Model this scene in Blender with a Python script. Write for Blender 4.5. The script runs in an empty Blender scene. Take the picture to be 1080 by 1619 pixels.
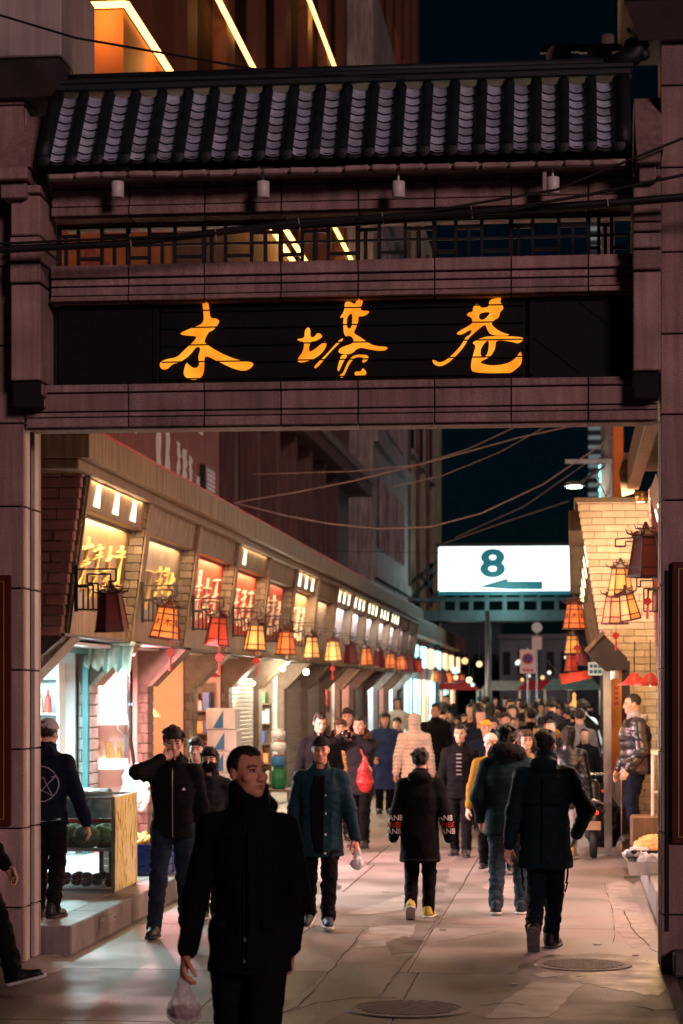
import bpy, bmesh, math, random
import numpy as np
from mathutils import Vector, Matrix, noise as mnoise

sc = bpy.context.scene
COL = sc.collection
R = math.radians
rnd = random.Random(7)

# ------------------------------------------------------------------ camera
F, CX, HY, CAMZ = 3400.0, 540.0, 1095.0, 2.05      # focal length in photo pixels, street axis, horizon, eye height
TH = math.atan(365.0 / F)
cam_d = bpy.data.cameras.new('camera')
cam = bpy.data.objects.new('camera', cam_d)
COL.objects.link(cam)
cam.location = (0, 0, CAMZ)
cam.rotation_euler = (R(90), 0, TH)
cam_d.sensor_fit = 'VERTICAL'
cam_d.sensor_height = 36.0
cam_d.lens = F / 1619.0 * 36.0
cam_d.shift_y = (HY - 809.5) / 1619.0
cam_d.clip_end = 2000
cam_d.dof.use_dof = True
cam_d.dof.focus_distance = 15.5
cam_d.dof.aperture_fstop = 3.4
sc.camera = cam

# ------------------------------------------------------------------ night sky, one weak soft sun (city glow), exposure
SUN_EL = R(16)          # from behind the camera, to its right
w = bpy.data.worlds.new('World'); sc.world = w; w.use_nodes = True
nt = w.node_tree; nt.nodes.clear()
sky = nt.nodes.new('ShaderNodeTexSky'); sky.sky_type = 'NISHITA'; sky.sun_disc = False
sky.sun_elevation = SUN_EL; sky.sun_rotation = R(148)
tint = nt.nodes.new('ShaderNodeMixRGB'); tint.blend_type = 'MULTIPLY'; tint.inputs[0].default_value = 1
tint.inputs[2].default_value = (0.04, 0.26, 0.40, 1)
bg = nt.nodes.new('ShaderNodeBackground'); bg.inputs[1].default_value = 0.0021
wo = nt.nodes.new('ShaderNodeOutputWorld')
nt.links.new(sky.outputs[0], tint.inputs[1]); nt.links.new(tint.outputs[0], bg.inputs[0]); nt.links.new(bg.outputs[0], wo.inputs[0])
sun_d = bpy.data.lights.new('sun', 'SUN'); sun_d.energy = 0.84; sun_d.angle = R(12); sun_d.color = (1.0, 0.60, 0.60)
sun = bpy.data.objects.new('sun', sun_d); COL.objects.link(sun)
sun.rotation_euler = (R(90) - SUN_EL, 0, R(32))      # light travels along +Y, slightly to the left
sc.view_settings.view_transform = 'Standard'
sc.view_settings.look = 'None'
sc.view_settings.exposure = 0.15
sc.view_settings.gamma = 1.0
sc.view_settings.use_curve_mapping = False
sc.cycles.use_denoising = True
sc.cycles.max_bounces = 6
sc.cycles.diffuse_bounces = 3
sc.cycles.glossy_bounces = 3
sc.cycles.transmission_bounces = 4
sc.cycles.transparent_max_bounces = 8
sc.cycles.sample_clamp_indirect = 4.0
sc.cycles.sample_clamp_direct = 40.0
sc.cycles.caustics_reflective = False
sc.cycles.caustics_refractive = False

# ------------------------------------------------------------------ measuring: photo pixel -> place in the street
cT, sT = math.cos(TH), math.sin(TH)
def ray(px, py):
    u = (px - CX) / F
    return Vector((u * cT - sT, u * sT + cT, (HY - py) / F))
def at_y(px, py, Y):
    r = ray(px, py); return Vector((0, 0, CAMZ)) + r * (Y / r.y)
def at_x(px, py, X):
    r = ray(px, py); return Vector((0, 0, CAMZ)) + r * (X / r.x)
def at_z(px, py, Z=0.0):
    r = ray(px, py); return Vector((0, 0, CAMZ)) + r * ((Z - CAMZ) / r.z)
def at_d(px, py, D):
    return Vector((0, 0, CAMZ)) + ray(px, py) * D

# ------------------------------------------------------------------ materials
MATS = {}
def srgb(r, g, b):
    f = lambda c: (c / 255 / 12.92) if c / 255 <= 0.04045 else ((c / 255 + 0.055) / 1.055) ** 2.4
    return (f(r), f(g), f(b))
def mat(name, col, rough=0.65, metal=0.0, var=0.18, scale=6.0, bump=0.15, bscale=None, rv=0.0, spec=0.4,
        streak=0.0, sss=0.0, trans=0.0, alpha=1.0, coat=0.0, sheen=0.0, speck=0.0, rvar=0.0):
    if name in MATS: return MATS[name]
    m = bpy.data.materials.new(name); m.use_nodes = True; MATS[name] = m
    n, l = m.node_tree.nodes, m.node_tree.links
    b = n['Principled BSDF']
    b.inputs['Roughness'].default_value = rough
    b.inputs['Metallic'].default_value = metal
    b.inputs['Specular IOR Level'].default_value = spec
    if coat: b.inputs['Coat Weight'].default_value = coat
    if sheen: b.inputs['Sheen Weight'].default_value = sheen
    if sss:
        b.inputs['Subsurface Weight'].default_value = sss
        b.inputs['Subsurface Radius'].default_value = (0.02, 0.008, 0.004)
    if trans: b.inputs['Transmission Weight'].default_value = trans
    if alpha < 1: b.inputs['Alpha'].default_value = alpha
    geo = n.new('ShaderNodeNewGeometry')
    vec = geo.outputs['Position']
    nz = n.new('ShaderNodeTexNoise'); nz.inputs['Scale'].default_value = scale; nz.inputs['Detail'].default_value = 5
    l.new(vec, nz.inputs['Vector'])
    fac = nz.outputs['Fac']
    mr = n.new('ShaderNodeMapRange'); mr.inputs[1].default_value = 0.3; mr.inputs[2].default_value = 0.7
    mr.inputs[3].default_value = 1 - var; mr.inputs[4].default_value = 1 + var
    l.new(fac, mr.inputs[0])
    val = mr.outputs[0]
    if streak:
        mp = n.new('ShaderNodeMapping'); mp.inputs['Scale'].default_value = (9, 9, 0.6)
        l.new(vec, mp.inputs[0])
        n2 = n.new('ShaderNodeTexNoise'); n2.inputs['Scale'].default_value = 2.2; n2.inputs['Detail'].default_value = 6
        l.new(mp.outputs[0], n2.inputs['Vector'])
        m2 = n.new('ShaderNodeMapRange'); m2.inputs[1].default_value = 0.35; m2.inputs[2].default_value = 0.7
        m2.inputs[3].default_value = 1 - streak; m2.inputs[4].default_value = 1 + streak * 0.5
        l.new(n2.outputs['Fac'], m2.inputs[0])
        mm = n.new('ShaderNodeMath'); mm.operation = 'MULTIPLY'
        l.new(val, mm.inputs[0]); l.new(m2.outputs[0], mm.inputs[1]); val = mm.outputs[0]
    if rv:
        oi = n.new('ShaderNodeObjectInfo')
        m3 = n.new('ShaderNodeMapRange'); m3.inputs[3].default_value = 1 - rv; m3.inputs[4].default_value = 1 + rv
        l.new(oi.outputs['Random'], m3.inputs[0])
        mm = n.new('ShaderNodeMath'); mm.operation = 'MULTIPLY'
        l.new(val, mm.inputs[0]); l.new(m3.outputs[0], mm.inputs[1]); val = mm.outputs[0]
    if speck:
        n4 = n.new('ShaderNodeTexNoise'); n4.inputs['Scale'].default_value = 130; n4.inputs['Detail'].default_value = 3
        l.new(vec, n4.inputs['Vector'])
        m4 = n.new('ShaderNodeMapRange'); m4.inputs[1].default_value = 0.35; m4.inputs[2].default_value = 0.65; m4.inputs[3].default_value = 1 - speck; m4.inputs[4].default_value = 1 + speck
        l.new(n4.outputs['Fac'], m4.inputs[0])
        mm = n.new('ShaderNodeMath'); mm.operation = 'MULTIPLY'
        l.new(val, mm.inputs[0]); l.new(m4.outputs[0], mm.inputs[1]); val = mm.outputs[0]
    if rvar:
        rr_ = n.new('ShaderNodeMapRange'); rr_.inputs[1].default_value = 0.3; rr_.inputs[2].default_value = 0.7; rr_.inputs[3].default_value = max(.05, rough - rvar); rr_.inputs[4].default_value = min(1, rough + rvar)
        l.new(fac, rr_.inputs[0]); l.new(rr_.outputs[0], b.inputs['Roughness'])
    vm = n.new('ShaderNodeVectorMath'); vm.operation = 'SCALE'; vm.inputs[0].default_value = col
    l.new(val, vm.inputs['Scale'])
    l.new(vm.outputs[0], b.inputs['Base Color'])
    if bump:
        nb = n.new('ShaderNodeTexNoise'); nb.inputs['Scale'].default_value = bscale or scale * 8; nb.inputs['Detail'].default_value = 4
        l.new(vec, nb.inputs['Vector'])
        bp = n.new('ShaderNodeBump'); bp.inputs['Strength'].default_value = bump; bp.inputs['Distance'].default_value = 0.01
        l.new(nb.outputs['Fac'], bp.inputs['Height']); l.new(bp.outputs[0], b.inputs['Normal'])
    return m
def emis(name, col, strength, base=None):
    if name in MATS: return MATS[name]
    m = bpy.data.materials.new(name); m.use_nodes = True; MATS[name] = m
    b = m.node_tree.nodes['Principled BSDF']
    b.inputs['Base Color'].default_value = (*(base or col), 1)
    b.inputs['Emission Color'].default_value = (*col, 1)
    b.inputs['Emission Strength'].default_value = strength
    b.inputs['Roughness'].default_value = 0.5
    return m

# ------------------------------------------------------------------ mesh builder
class MB:
    def __init__(s): s.v, s.f = [], []
    def add(s, vs, fs):
        o = len(s.v); s.v += [tuple(v) for v in vs]; s.f += [tuple(i + o for i in f) for f in fs]; return s
    def box(s, x0, x1, y0, y1, z0, z1, c=0.0):
        """axis box; c = chamfer"""
        x0, x1 = min(x0, x1), max(x0, x1); y0, y1 = min(y0, y1), max(y0, y1); z0, z1 = min(z0, z1), max(z0, z1)
        if c <= 0:
            vs = [(x0,y0,z0),(x1,y0,z0),(x1,y1,z0),(x0,y1,z0),(x0,y0,z1),(x1,y0,z1),(x1,y1,z1),(x0,y1,z1)]
            return s.add(vs, [(0,3,2,1),(4,5,6,7),(0,1,5,4),(1,2,6,5),(2,3,7,6),(3,0,4,7)])
        c = min(c, (x1-x0)*.45, (y1-y0)*.45, (z1-z0)*.45)
        bm = bmesh.new(); bmesh.ops.create_cube(bm, size=1.0)
        for v in bm.verts:
            v.co = Vector(((x0+x1)/2 + v.co.x*(x1-x0), (y0+y1)/2 + v.co.y*(y1-y0), (z0+z1)/2 + v.co.z*(z1-z0)))
        bmesh.ops.bevel(bm, geom=list(bm.edges), offset=c, segments=1, profile=0.5, affect='EDGES')
        s.bm(bm); return s
    def bm(s, bm):
        bm.verts.index_update()
        s.add([v.co[:] for v in bm.verts], [[v.index for v in f.verts] for f in bm.faces]); bm.free()
    def bar(s, a, b, w, h=None, up=(0, 0, 1)):
        """rectangular bar from a to b"""
        a, b = Vector(a), Vector(b); h = h or w
        d = (b - a).normalized(); up = Vector(up)
        if abs(d.dot(up)) > 0.98: up = Vector((0, 1, 0))
        r = d.cross(up).normalized(); u = r.cross(d)
        vs = []
        for p in (a, b):
            for i, j in ((-1,-1),(1,-1),(1,1),(-1,1)): vs.append(p + r*(i*w/2) + u*(j*h/2))
        return s.add(vs, [(0,1,2,3),(7,6,5,4),(0,4,5,1),(1,5,6,2),(2,6,7,3),(3,7,4,0)])
    def tube(s, pts, r, n=8, caps=True):
        pts = [Vector(p) for p in pts]
        rs = r if isinstance(r, (list, tuple)) else [r] * len(pts)
        rings = []; prev = None
        for i, p in enumerate(pts):
            d = (pts[min(i+1, len(pts)-1)] - pts[max(i-1, 0)])
            d = d.normalized() if d.length > 1e-9 else Vector((0,0,1))
            if prev is None:
                a = Vector((0,0,1)) if abs(d.z) < .9 else Vector((1,0,0))
                u = d.cross(a).normalized()
            else:
                u = (prev - d * prev.dot(d)).normalized()
            prev = u; vv = d.cross(u)
            rings.append([p + (u*math.cos(2*math.pi*k/n) + vv*math.sin(2*math.pi*k/n)) * rs[i] for k in range(n)])
        vs = [v for ring in rings for v in ring]; fs = []
        for i in range(len(rings)-1):
            for k in range(n):
                fs.append((i*n+k, i*n+(k+1)%n, (i+1)*n+(k+1)%n, (i+1)*n+k))
        if caps:
            fs.append(tuple(range(n-1, -1, -1))); fs.append(tuple((len(rings)-1)*n + k for k in range(n)))
        return s.add(vs, fs)
    def lathe(s, prof, c=(0,0,0), n=16, ax='z', rot0=0.0, caps=True):
        vs, fs = [], []
        for (r, z) in prof:
            for k in range(n):
                a = 2*math.pi*k/n + rot0; x, y = r*math.cos(a), r*math.sin(a)
                if ax == 'z': p = (c[0]+x, c[1]+y, c[2]+z)
                elif ax == 'y': p = (c[0]+x, c[1]+z, c[2]+y)
                else: p = (c[0]+z, c[1]+x, c[2]+y)
                vs.append(p)
        m = len(prof)
        for i in range(m-1):
            for k in range(n): fs.append((i*n+k, i*n+(k+1)%n, (i+1)*n+(k+1)%n, (i+1)*n+k))
        if caps:
            fs.append(tuple(range(n-1,-1,-1))); fs.append(tuple((m-1)*n+k for k in range(n)))
        return s.add(vs, fs)
    def hexa(s, b4, t4):
        """8-corner solid: bottom ring b4, top ring t4"""
        return s.add(list(b4)+list(t4), [(3,2,1,0),(4,5,6,7),(0,1,5,4),(1,2,6,5),(2,3,7,6),(3,0,4,7)])
    def prism(s, poly, off):
        """planar polygon (3d points) extruded by vector off"""
        n = len(poly); off = Vector(off)
        vs = [Vector(p) for p in poly] + [Vector(p) + off for p in poly]
        fs = [tuple(range(n)), tuple(range(2*n-1, n-1, -1))] + [(i, i+n, (i+1)%n+n, (i+1)%n) for i in range(n)]
        return s.add(vs, fs)
    def ball(s, c, r, n=10, m=6):
        r = (r, r, r) if not isinstance(r, (tuple, list)) else r
        vs = [(c[0], c[1], c[2]-r[2])]; fs = []
        for i in range(1, m):
            a = -math.pi/2 + math.pi*i/m
            for k in range(n):
                t = 2*math.pi*k/n
                vs.append((c[0]+r[0]*math.cos(a)*math.cos(t), c[1]+r[1]*math.cos(a)*math.sin(t), c[2]+r[2]*math.sin(a)))
        vs.append((c[0], c[1], c[2]+r[2])); top = len(vs)-1
        for k in range(n): fs.append((0, 1+(k+1)%n, 1+k))
        for i in range(m-2):
            for k in range(n): fs.append((1+i*n+k, 1+i*n+(k+1)%n, 1+(i+1)*n+(k+1)%n, 1+(i+1)*n+k))
        for k in range(n): fs.append((1+(m-2)*n+k, 1+(m-2)*n+(k+1)%n, top))
        return s.add(vs, fs)
    def mesh(s, name):
        me = bpy.data.meshes.new(name); me.from_pydata(s.v, [], s.f)
        bm = bmesh.new(); bm.from_mesh(me); bmesh.ops.recalc_face_normals(bm, faces=bm.faces); bm.to_mesh(me); bm.free()
        return me

def link(o, parent=None):
    COL.objects.link(o)
    if parent is not None:
        o.parent = parent
        o.matrix_parent_inverse = Matrix.LocRotScale(world_loc(parent), None, None).inverted()
    return o
def world_loc(o):
    p = Vector(o.location)
    if o.parent is not None: p = (o.matrix_parent_inverse @ p) + world_loc(o.parent)
    return p
def obj(name, mb, m, parent=None, smooth=False):
    """the collected shapes as ONE mesh object, coordinates in the street's frame"""
    me = mb.mesh(name) if isinstance(mb, MB) else mb
    if m is not None and len(me.materials) == 0: me.materials.append(MATS[m] if isinstance(m, str) else m)
    if smooth:
        me.polygons.foreach_set('use_smooth', [True] * len(me.polygons)); me.update()
    o = bpy.data.objects.new(name, me)
    return link(o, parent)
def tag(o, label=None, cat=None, group=None, kind=None):
    if label: o['label'] = label
    if cat: o['category'] = cat
    if group: o['group'] = group
    if kind: o['kind'] = kind
    return o
def thing(name, loc, label, cat, group=None):
    o = bpy.data.objects.new(name, None); o.location = loc; o.empty_display_size = 0.1
    COL.objects.link(o)
    return tag(o, label, cat, group)
def piece(name, me, loc, parent, rot=(0, 0, 0), scale=(1, 1, 1)):
    """another instance of a shared mesh"""
    o = bpy.data.objects.new(name, me); o.location = loc; o.rotation_euler = rot; o.scale = scale
    return link(o, parent)
BOXES = {}
def box_mesh(name, w_, d_, h_, m, c=0.006):
    """cached bevelled block, centred"""
    k = (name, round(w_, 3), round(d_, 3), round(h_, 3), m)
    if k not in BOXES:
        me = MB().box(-w_/2, w_/2, -d_/2, d_/2, -h_/2, h_/2, c).mesh(name); me.materials.append(MATS[m]); BOXES[k] = me
    return BOXES[k]
def copy_tree(o, parent=None, d=(0, 0, 0)):
    c = o.copy(); COL.objects.link(c)
    if parent is None: c.location = Vector(o.location) + Vector(d)
    else:
        c.parent = parent; c.matrix_parent_inverse = o.matrix_parent_inverse.copy()
    for ch in o.children: copy_tree(ch, c)
    return c
def lamp(name, loc, col, watts, size=0.05, parent=None):
    d = bpy.data.lights.new(name, 'POINT'); d.energy = watts; d.color = col; d.shadow_soft_size = size
    o = bpy.data.objects.new(name, d); o.location = loc
    return link(o, parent)
def area(name, loc, rot, col, watts, sx, sy, parent=None, spread=180):
    d = bpy.data.lights.new(name, 'AREA'); d.energy = watts; d.color = col; d.shape = 'RECTANGLE'; d.size = sx; d.size_y = sy
    d.spread = R(spread)
    o = bpy.data.objects.new(name, d); o.location = loc; o.rotation_euler = rot
    return link(o, parent)
def curve_mesh(name, splines, extrude=0.01):
    """flat filled outline (holes allowed) in local x/z, thickness along y"""
    cu = bpy.data.curves.new(name, 'CURVE'); cu.dimensions = '2D'; cu.fill_mode = 'BOTH'; cu.extrude = extrude
    for pts in splines:
        sp = cu.splines.new('POLY'); sp.points.add(len(pts)-1); sp.use_cyclic_u = True
        for p, q in zip(sp.points, pts): p.co = (q[0], q[1], 0, 1)
    return _to_mesh(cu, name)
def _to_mesh(cu, name):
    o = bpy.data.objects.new(name, cu); COL.objects.link(o)
    bpy.context.view_layer.update()
    dg = bpy.context.evaluated_depsgraph_get()
    me = bpy.data.meshes.new_from_object(o.evaluated_get(dg)); me.name = name
    bpy.data.objects.remove(o); bpy.data.curves.remove(cu)
    me.transform(Matrix.Rotation(R(90), 4, 'X')); me.materials.clear()
    return me
def text_mesh(body, size, extrude=0.004, align='CENTER', bold=0.0):
    """lettering standing upright, facing -y"""
    cu = bpy.data.curves.new('lettering', 'FONT'); cu.body = body; cu.size = size; cu.extrude = extrude; cu.offset = bold
    cu.align_x = align; cu.align_y = 'CENTER'
    return _to_mesh(cu, 'lettering')
def smooth_loop(pts, n=3):
    """Chaikin corner cutting, closed"""
    for _ in range(n):
        q = []
        for i in range(len(pts)):
            a, b = pts[i], pts[(i+1) % len(pts)]
            q += [(a[0]*.75+b[0]*.25, a[1]*.75+b[1]*.25), (a[0]*.25+b[0]*.75, a[1]*.25+b[1]*.75)]
        pts = q
    return pts

# ---- palette
mat('stone', (0.37, 0.245, 0.225), 0.65, var=0.22, scale=2.2, bump=0.5, bscale=180, rv=0.18, streak=0.24, speck=0.30)
mat('stone_dark', (0.10, 0.075, 0.078), 0.6, var=0.2, scale=4, bump=0.2, bscale=200)
mat('stone_pale', (0.46, 0.40, 0.37), 0.55, var=0.12, scale=3, bump=0.2, bscale=200, streak=0.2)
mat('joint', (0.012, 0.010, 0.012), 0.9, var=0.1)
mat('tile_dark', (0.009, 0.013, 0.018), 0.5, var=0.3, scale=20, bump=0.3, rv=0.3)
mat('tile_pan_lit', (0.38, 0.44, 0.56), 0.55, var=0.3, scale=14, bump=0.3, rv=0.28)  # lighter than the cover tiles: glow caught by the pans is in the colour
mat('tile_end', (0.42, 0.30, 0.29), 0.7, var=0.25, scale=12, bump=0.3, rv=0.15)
mat('board_black', (0.0045, 0.0055, 0.009), 0.6, var=0.3, scale=5, bump=0.1, spec=0.2)
mat('wood_black', (0.012, 0.010, 0.011), 0.5, var=0.3, scale=12, bump=0.2)
mat('wood_red_edge', (0.30, 0.05, 0.03), 0.5, var=0.2)
mat('cable', (0.010, 0.010, 0.012), 0.6, var=0.1, bump=0)
mat('wire_pale', (0.34, 0.26, 0.22), 0.5, var=0.2, bump=0)
mat('wood_plank', (0.225, 0.148, 0.080), 0.55, var=0.15, scale=4, bump=0.25, bscale=60, streak=0.45, rv=0.06)
mat('wood_trim', (0.17, 0.11, 0.065), 0.55, var=0.2, scale=5, bump=0.2, streak=0.3)
mat('brick_red', (0.19, 0.075, 0.068), 0.8, var=0.2, scale=9, bump=0.4, rv=0.35)
mat('brick_grey', (0.15, 0.112, 0.085), 0.8, var=0.22, scale=9, bump=0.4, rv=0.30)
mat('brick_warm', (0.62, 0.46, 0.30), 0.75, var=0.14, scale=9, bump=0.3, rv=0.16)
mat('mortar', (0.16, 0.13, 0.11), 0.9, var=0.2, scale=20)
mat('mortar_warm', (0.34, 0.25, 0.17), 0.9, var=0.2, scale=20)
mat('concrete', (0.18, 0.155, 0.145), 0.75, var=0.2, scale=1.2, bump=0.2, bscale=30, streak=0.3)
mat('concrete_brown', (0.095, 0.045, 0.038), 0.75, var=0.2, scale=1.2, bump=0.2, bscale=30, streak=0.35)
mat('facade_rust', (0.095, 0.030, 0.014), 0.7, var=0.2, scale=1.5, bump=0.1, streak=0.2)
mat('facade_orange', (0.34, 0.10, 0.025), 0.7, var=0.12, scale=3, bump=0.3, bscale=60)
mat('glass_dark', (0.006, 0.007, 0.010), 0.35, var=0.2, scale=2, bump=0, spec=0.3)
mat('steel_dark', (0.03, 0.033, 0.036), 0.4, metal=0.6, var=0.2)
mat('steel_grey', (0.30, 0.30, 0.30), 0.4, metal=0.7, var=0.2)
mat('black_iron', (0.012, 0.010, 0.010), 0.45, var=0.2, bump=0.1)
mat('white_paint', (0.72, 0.71, 0.68), 0.5, var=0.06, scale=4, bump=0.05)
mat('plaster', (0.70, 0.66, 0.60), 0.7, var=0.08, scale=3)
mat('plastic_white', (0.75, 0.74, 0.72), 0.35, var=0.08, bump=0.05)
mat('red_paint', (0.45, 0.035, 0.02), 0.45, var=0.15, scale=5)
mat('red_cloth', (0.40, 0.02, 0.018), 0.7, var=0.25, scale=20)
mat('gold', (0.72, 0.46, 0.12), 0.35, metal=0.75, var=0.15, bump=0.05)
# ================================================================== ground
mat('asphalt', (0.075, 0.068, 0.064), 0.7, var=0.3, scale=1.6, bump=0.35, bscale=90)
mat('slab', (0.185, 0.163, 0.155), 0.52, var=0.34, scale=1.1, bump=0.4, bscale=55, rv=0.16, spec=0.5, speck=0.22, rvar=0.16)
mat('slab_old_shaded', (0.098, 0.086, 0.075), 0.6, var=0.42, scale=1.3, bump=0.5, bscale=50, rv=0.14, speck=0.25, rvar=0.18)  # older concrete, with the gate beam's shade added into its colour
mat('patch_pale', (0.25, 0.228, 0.212), 0.55, var=0.4, scale=5, bump=0.25, bscale=80)
mat('kerb_stone', (0.22, 0.20, 0.185), 0.6, var=0.2, scale=4, bump=0.25, bscale=70, rv=0.12, streak=0.2)
mat('platform_tile', (0.30, 0.275, 0.26), 0.42, var=0.16, scale=3, bump=0.12, rv=0.1)
mat('iron_cast', (0.10, 0.09, 0.082), 0.6, metal=0.2, var=0.35, scale=15, bump=0.4)
ground = tag(obj('ground', MB().box(-400, 400, -30, 900, -0.5, -0.02), 'asphalt'), kind='structure')
street = tag(obj('street', MB().box(-3.92, 0.76, 3, 130, -0.1, -0.012), 'asphalt'), kind='structure')
# concrete slabs of the roadway, laid in uneven courses, joints open
rs = random.Random(3)
Y = 3.0
xs_cut = [-3.91, -2.02, -1.12, 0.75]
row = 0
while Y < 75:
    ln = rs.uniform(2.3, 3.1) if Y < 14 else (rs.uniform(2.6, 3.6))
    cuts = [-3.91, -2.35 + rs.uniform(-.1, .1), -1.20 + rs.uniform(-.08, .08), 0.75] if Y > 12 else [-9.0, -3.91, -1.9 + rs.uniform(-.2, .2), 0.75, 5.5]
    for a, b in zip(cuts[:-1], cuts[1:]):
        m_ = 'slab' if Y > 14.4 else 'slab_old_shaded'
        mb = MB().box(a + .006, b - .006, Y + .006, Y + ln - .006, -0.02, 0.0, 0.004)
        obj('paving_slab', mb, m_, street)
    Y += ln
# worn patches and paint on the roadway
def road_shape(name, pix, z, m, parent=None):
    pts = [at_z(px, py, z) for px, py in pix]
    mb = MB().prism(pts, (0, 0, 0.003))
    o = obj(name, mb, m, parent or street); return o
# a trench filled in a darker mix down the middle of the lane, with ragged edges, and stains
def ragged(name, pix, m, z, amp=3.0, seed=1):
    rr = random.Random(seed); out_ = []
    for (a, b) in zip(pix, pix[1:] + pix[:1]):
        n_ = max(3, int(math.hypot(b[0]-a[0], (b[1]-a[1])*2)/9))
        for i in range(n_):
            t = i/n_; out_.append((a[0]+(b[0]-a[0])*t + rr.uniform(-amp, amp), a[1]+(b[1]-a[1])*t + rr.uniform(-amp*.4, amp*.4)))
    pts = [at_z(px, py, z) for px, py in out_]
    cu = curve_mesh(name, [[(p.x, p.y) for p in pts]], .0004)
    cu.transform(Matrix.Rotation(R(-90), 4, 'X')); cu.transform(Matrix.Translation((0, 0, z)))
    return obj(name, cu, m, street)
mat('trench_fill', (0.145, 0.125, 0.115), 0.62, var=0.45, scale=2.5, bump=0.5, bscale=60, speck=0.3, rvar=0.15)
mat('stain_dark', (0.075, 0.064, 0.056), 0.45, var=0.5, scale=4, bump=0.3, bscale=60, rvar=0.2)
mat('stain_pale', (0.27, 0.235, 0.22), 0.6, var=0.3, scale=5, bump=0.3, bscale=60)
ragged('trench_fill', [(560, 1500), (585, 1466), (622, 1430), (690, 1360), (725, 1330), (742, 1330), (715, 1368), (700, 1420), (690, 1460), (660, 1500), (600, 1575), (470, 1640), (400, 1640)], 'trench_fill', .0012, 3.5, 2)
ragged('stain', [(610, 1490), (640, 1480), (668, 1488), (655, 1506), (620, 1508)], 'stain_dark', .0036, 3, 3)
ragged('stain', [(960, 1400), (990, 1392), (1012, 1440), (1030, 1490), (1000, 1500), (975, 1470), (962, 1430)], 'stain_pale', .0014, 4, 4)
ragged('stain', [(985, 1370), (1003, 1372), (1010, 1392), (1000, 1400), (990, 1390)], 'stain_dark', .0036, 3, 5)
ragged('stain', [(860, 1510), (960, 1506), (1040, 1520), (1075, 1545), (1040, 1575), (950, 1560), (880, 1545), (800, 1540)], 'stain_dark', .0014, 4, 6)
ragged('stain', [(20, 1512), (90, 1508), (115, 1518), (95, 1535), (60, 1545), (20, 1540)], 'stain_pale', .0014, 4, 7)
ragged('stain', [(470, 1400), (520, 1392), (545, 1402), (520, 1414), (480, 1412)], 'stain_dark', .0014, 4, 8)
ragged('stain', [(760, 1400), (830, 1385), (870, 1400), (810, 1425)], 'stain_pale', .0014, 5, 9)
ragged('repair_patch', [(845, 1552), (922, 1556), (868, 1608), (768, 1610), (800, 1580)], 'patch_pale', .0030, 2.2, 11)
ragged('painted_arrow', [(545, 1446), (600, 1428), (640, 1414), (672, 1421), (640, 1427), (636, 1440), (580, 1446)], 'patch_pale', .0030, 1.6, 12)
ragged('repair_patch', [(585, 1466), (660, 1462), (640, 1492), (560, 1500)], 'patch_pale', .0030, 2.5, 13)
ragged('repair_patch', [(840, 1540), (870, 1536), (900, 1541), (860, 1546)], 'patch_pale', .0030, 2.2, 14)
# litter
for i, (px, py) in enumerate(((860, 1498), (944, 1493), (1005, 1510), (700, 1470), (610, 1410), (340, 1560), (420, 1545), (812, 1556))):
    c = at_z(px, py, .006); a_ = i*1.3
    tag(obj('litter_scrap', MB().prism([(c.x + .03*math.cos(a_ + k*1.57)*(1 + .4*(k % 2)), c.y + .03*math.sin(a_ + k*1.57), c.z) for k in range(4)], (0, 0, .004)), 'patch_pale'), 'pale scrap of litter on the roadway', 'litter', 'litter scraps on the roadway')
# cracks
mat('crack', (0.012, 0.011, 0.010), 0.9, var=0.1, bump=0)
def crack(pix, wd):
    mb = MB(); rr = random.Random(len(pix) * 7 + int(pix[0][0]))
    pts = []
    for (a, b) in zip(pix[:-1], pix[1:]):
        for i in range(6):
            t = i / 6; p = at_z(a[0]+(b[0]-a[0])*t + rr.uniform(-2, 2), a[1]+(b[1]-a[1])*t + rr.uniform(-1.2, 1.2), 0.0045); pts.append(p)
    for i, (p, q) in enumerate(zip(pts[:-1], pts[1:])):
        w0 = wd * .32 * rr.uniform(.2, 1.5); d = (q - p); n = Vector((-d.y, d.x, 0)).normalized() * w0
        mb.add([p - n, q - n, q + n, p + n, p-n+Vector((0,0,.0015)), q-n+Vector((0,0,.0015)), q+n+Vector((0,0,.0015)), p+n+Vector((0,0,.0015))], [(3,2,1,0),(4,5,6,7),(0,1,5,4),(1,2,6,5),(2,3,7,6),(3,0,4,7)])
    obj('crack', mb, 'crack', street)
crack([(575, 1470), (555, 1495), (535, 1520), (500, 1560), (470, 1592), (440, 1605)], .012)
crack([(470, 1596), (500, 1585), (560, 1578), (640, 1576)], .010)
crack([(690, 1455), (672, 1480), (660, 1500), (625, 1540), (600, 1575)], .008)
crack([(955, 1395), (968, 1440), (972, 1500)], .006)
crack([(985, 1440), (1000, 1470), (1030, 1500), (1060, 1520)], .012)
crack([(760, 1590), (790, 1586), (840, 1588)], .007)
crack([(1000, 1590), (1040, 1598), (1075, 1594)], .012)
crack([(690, 1490), (720, 1486), (800, 1470)], .005)
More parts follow.
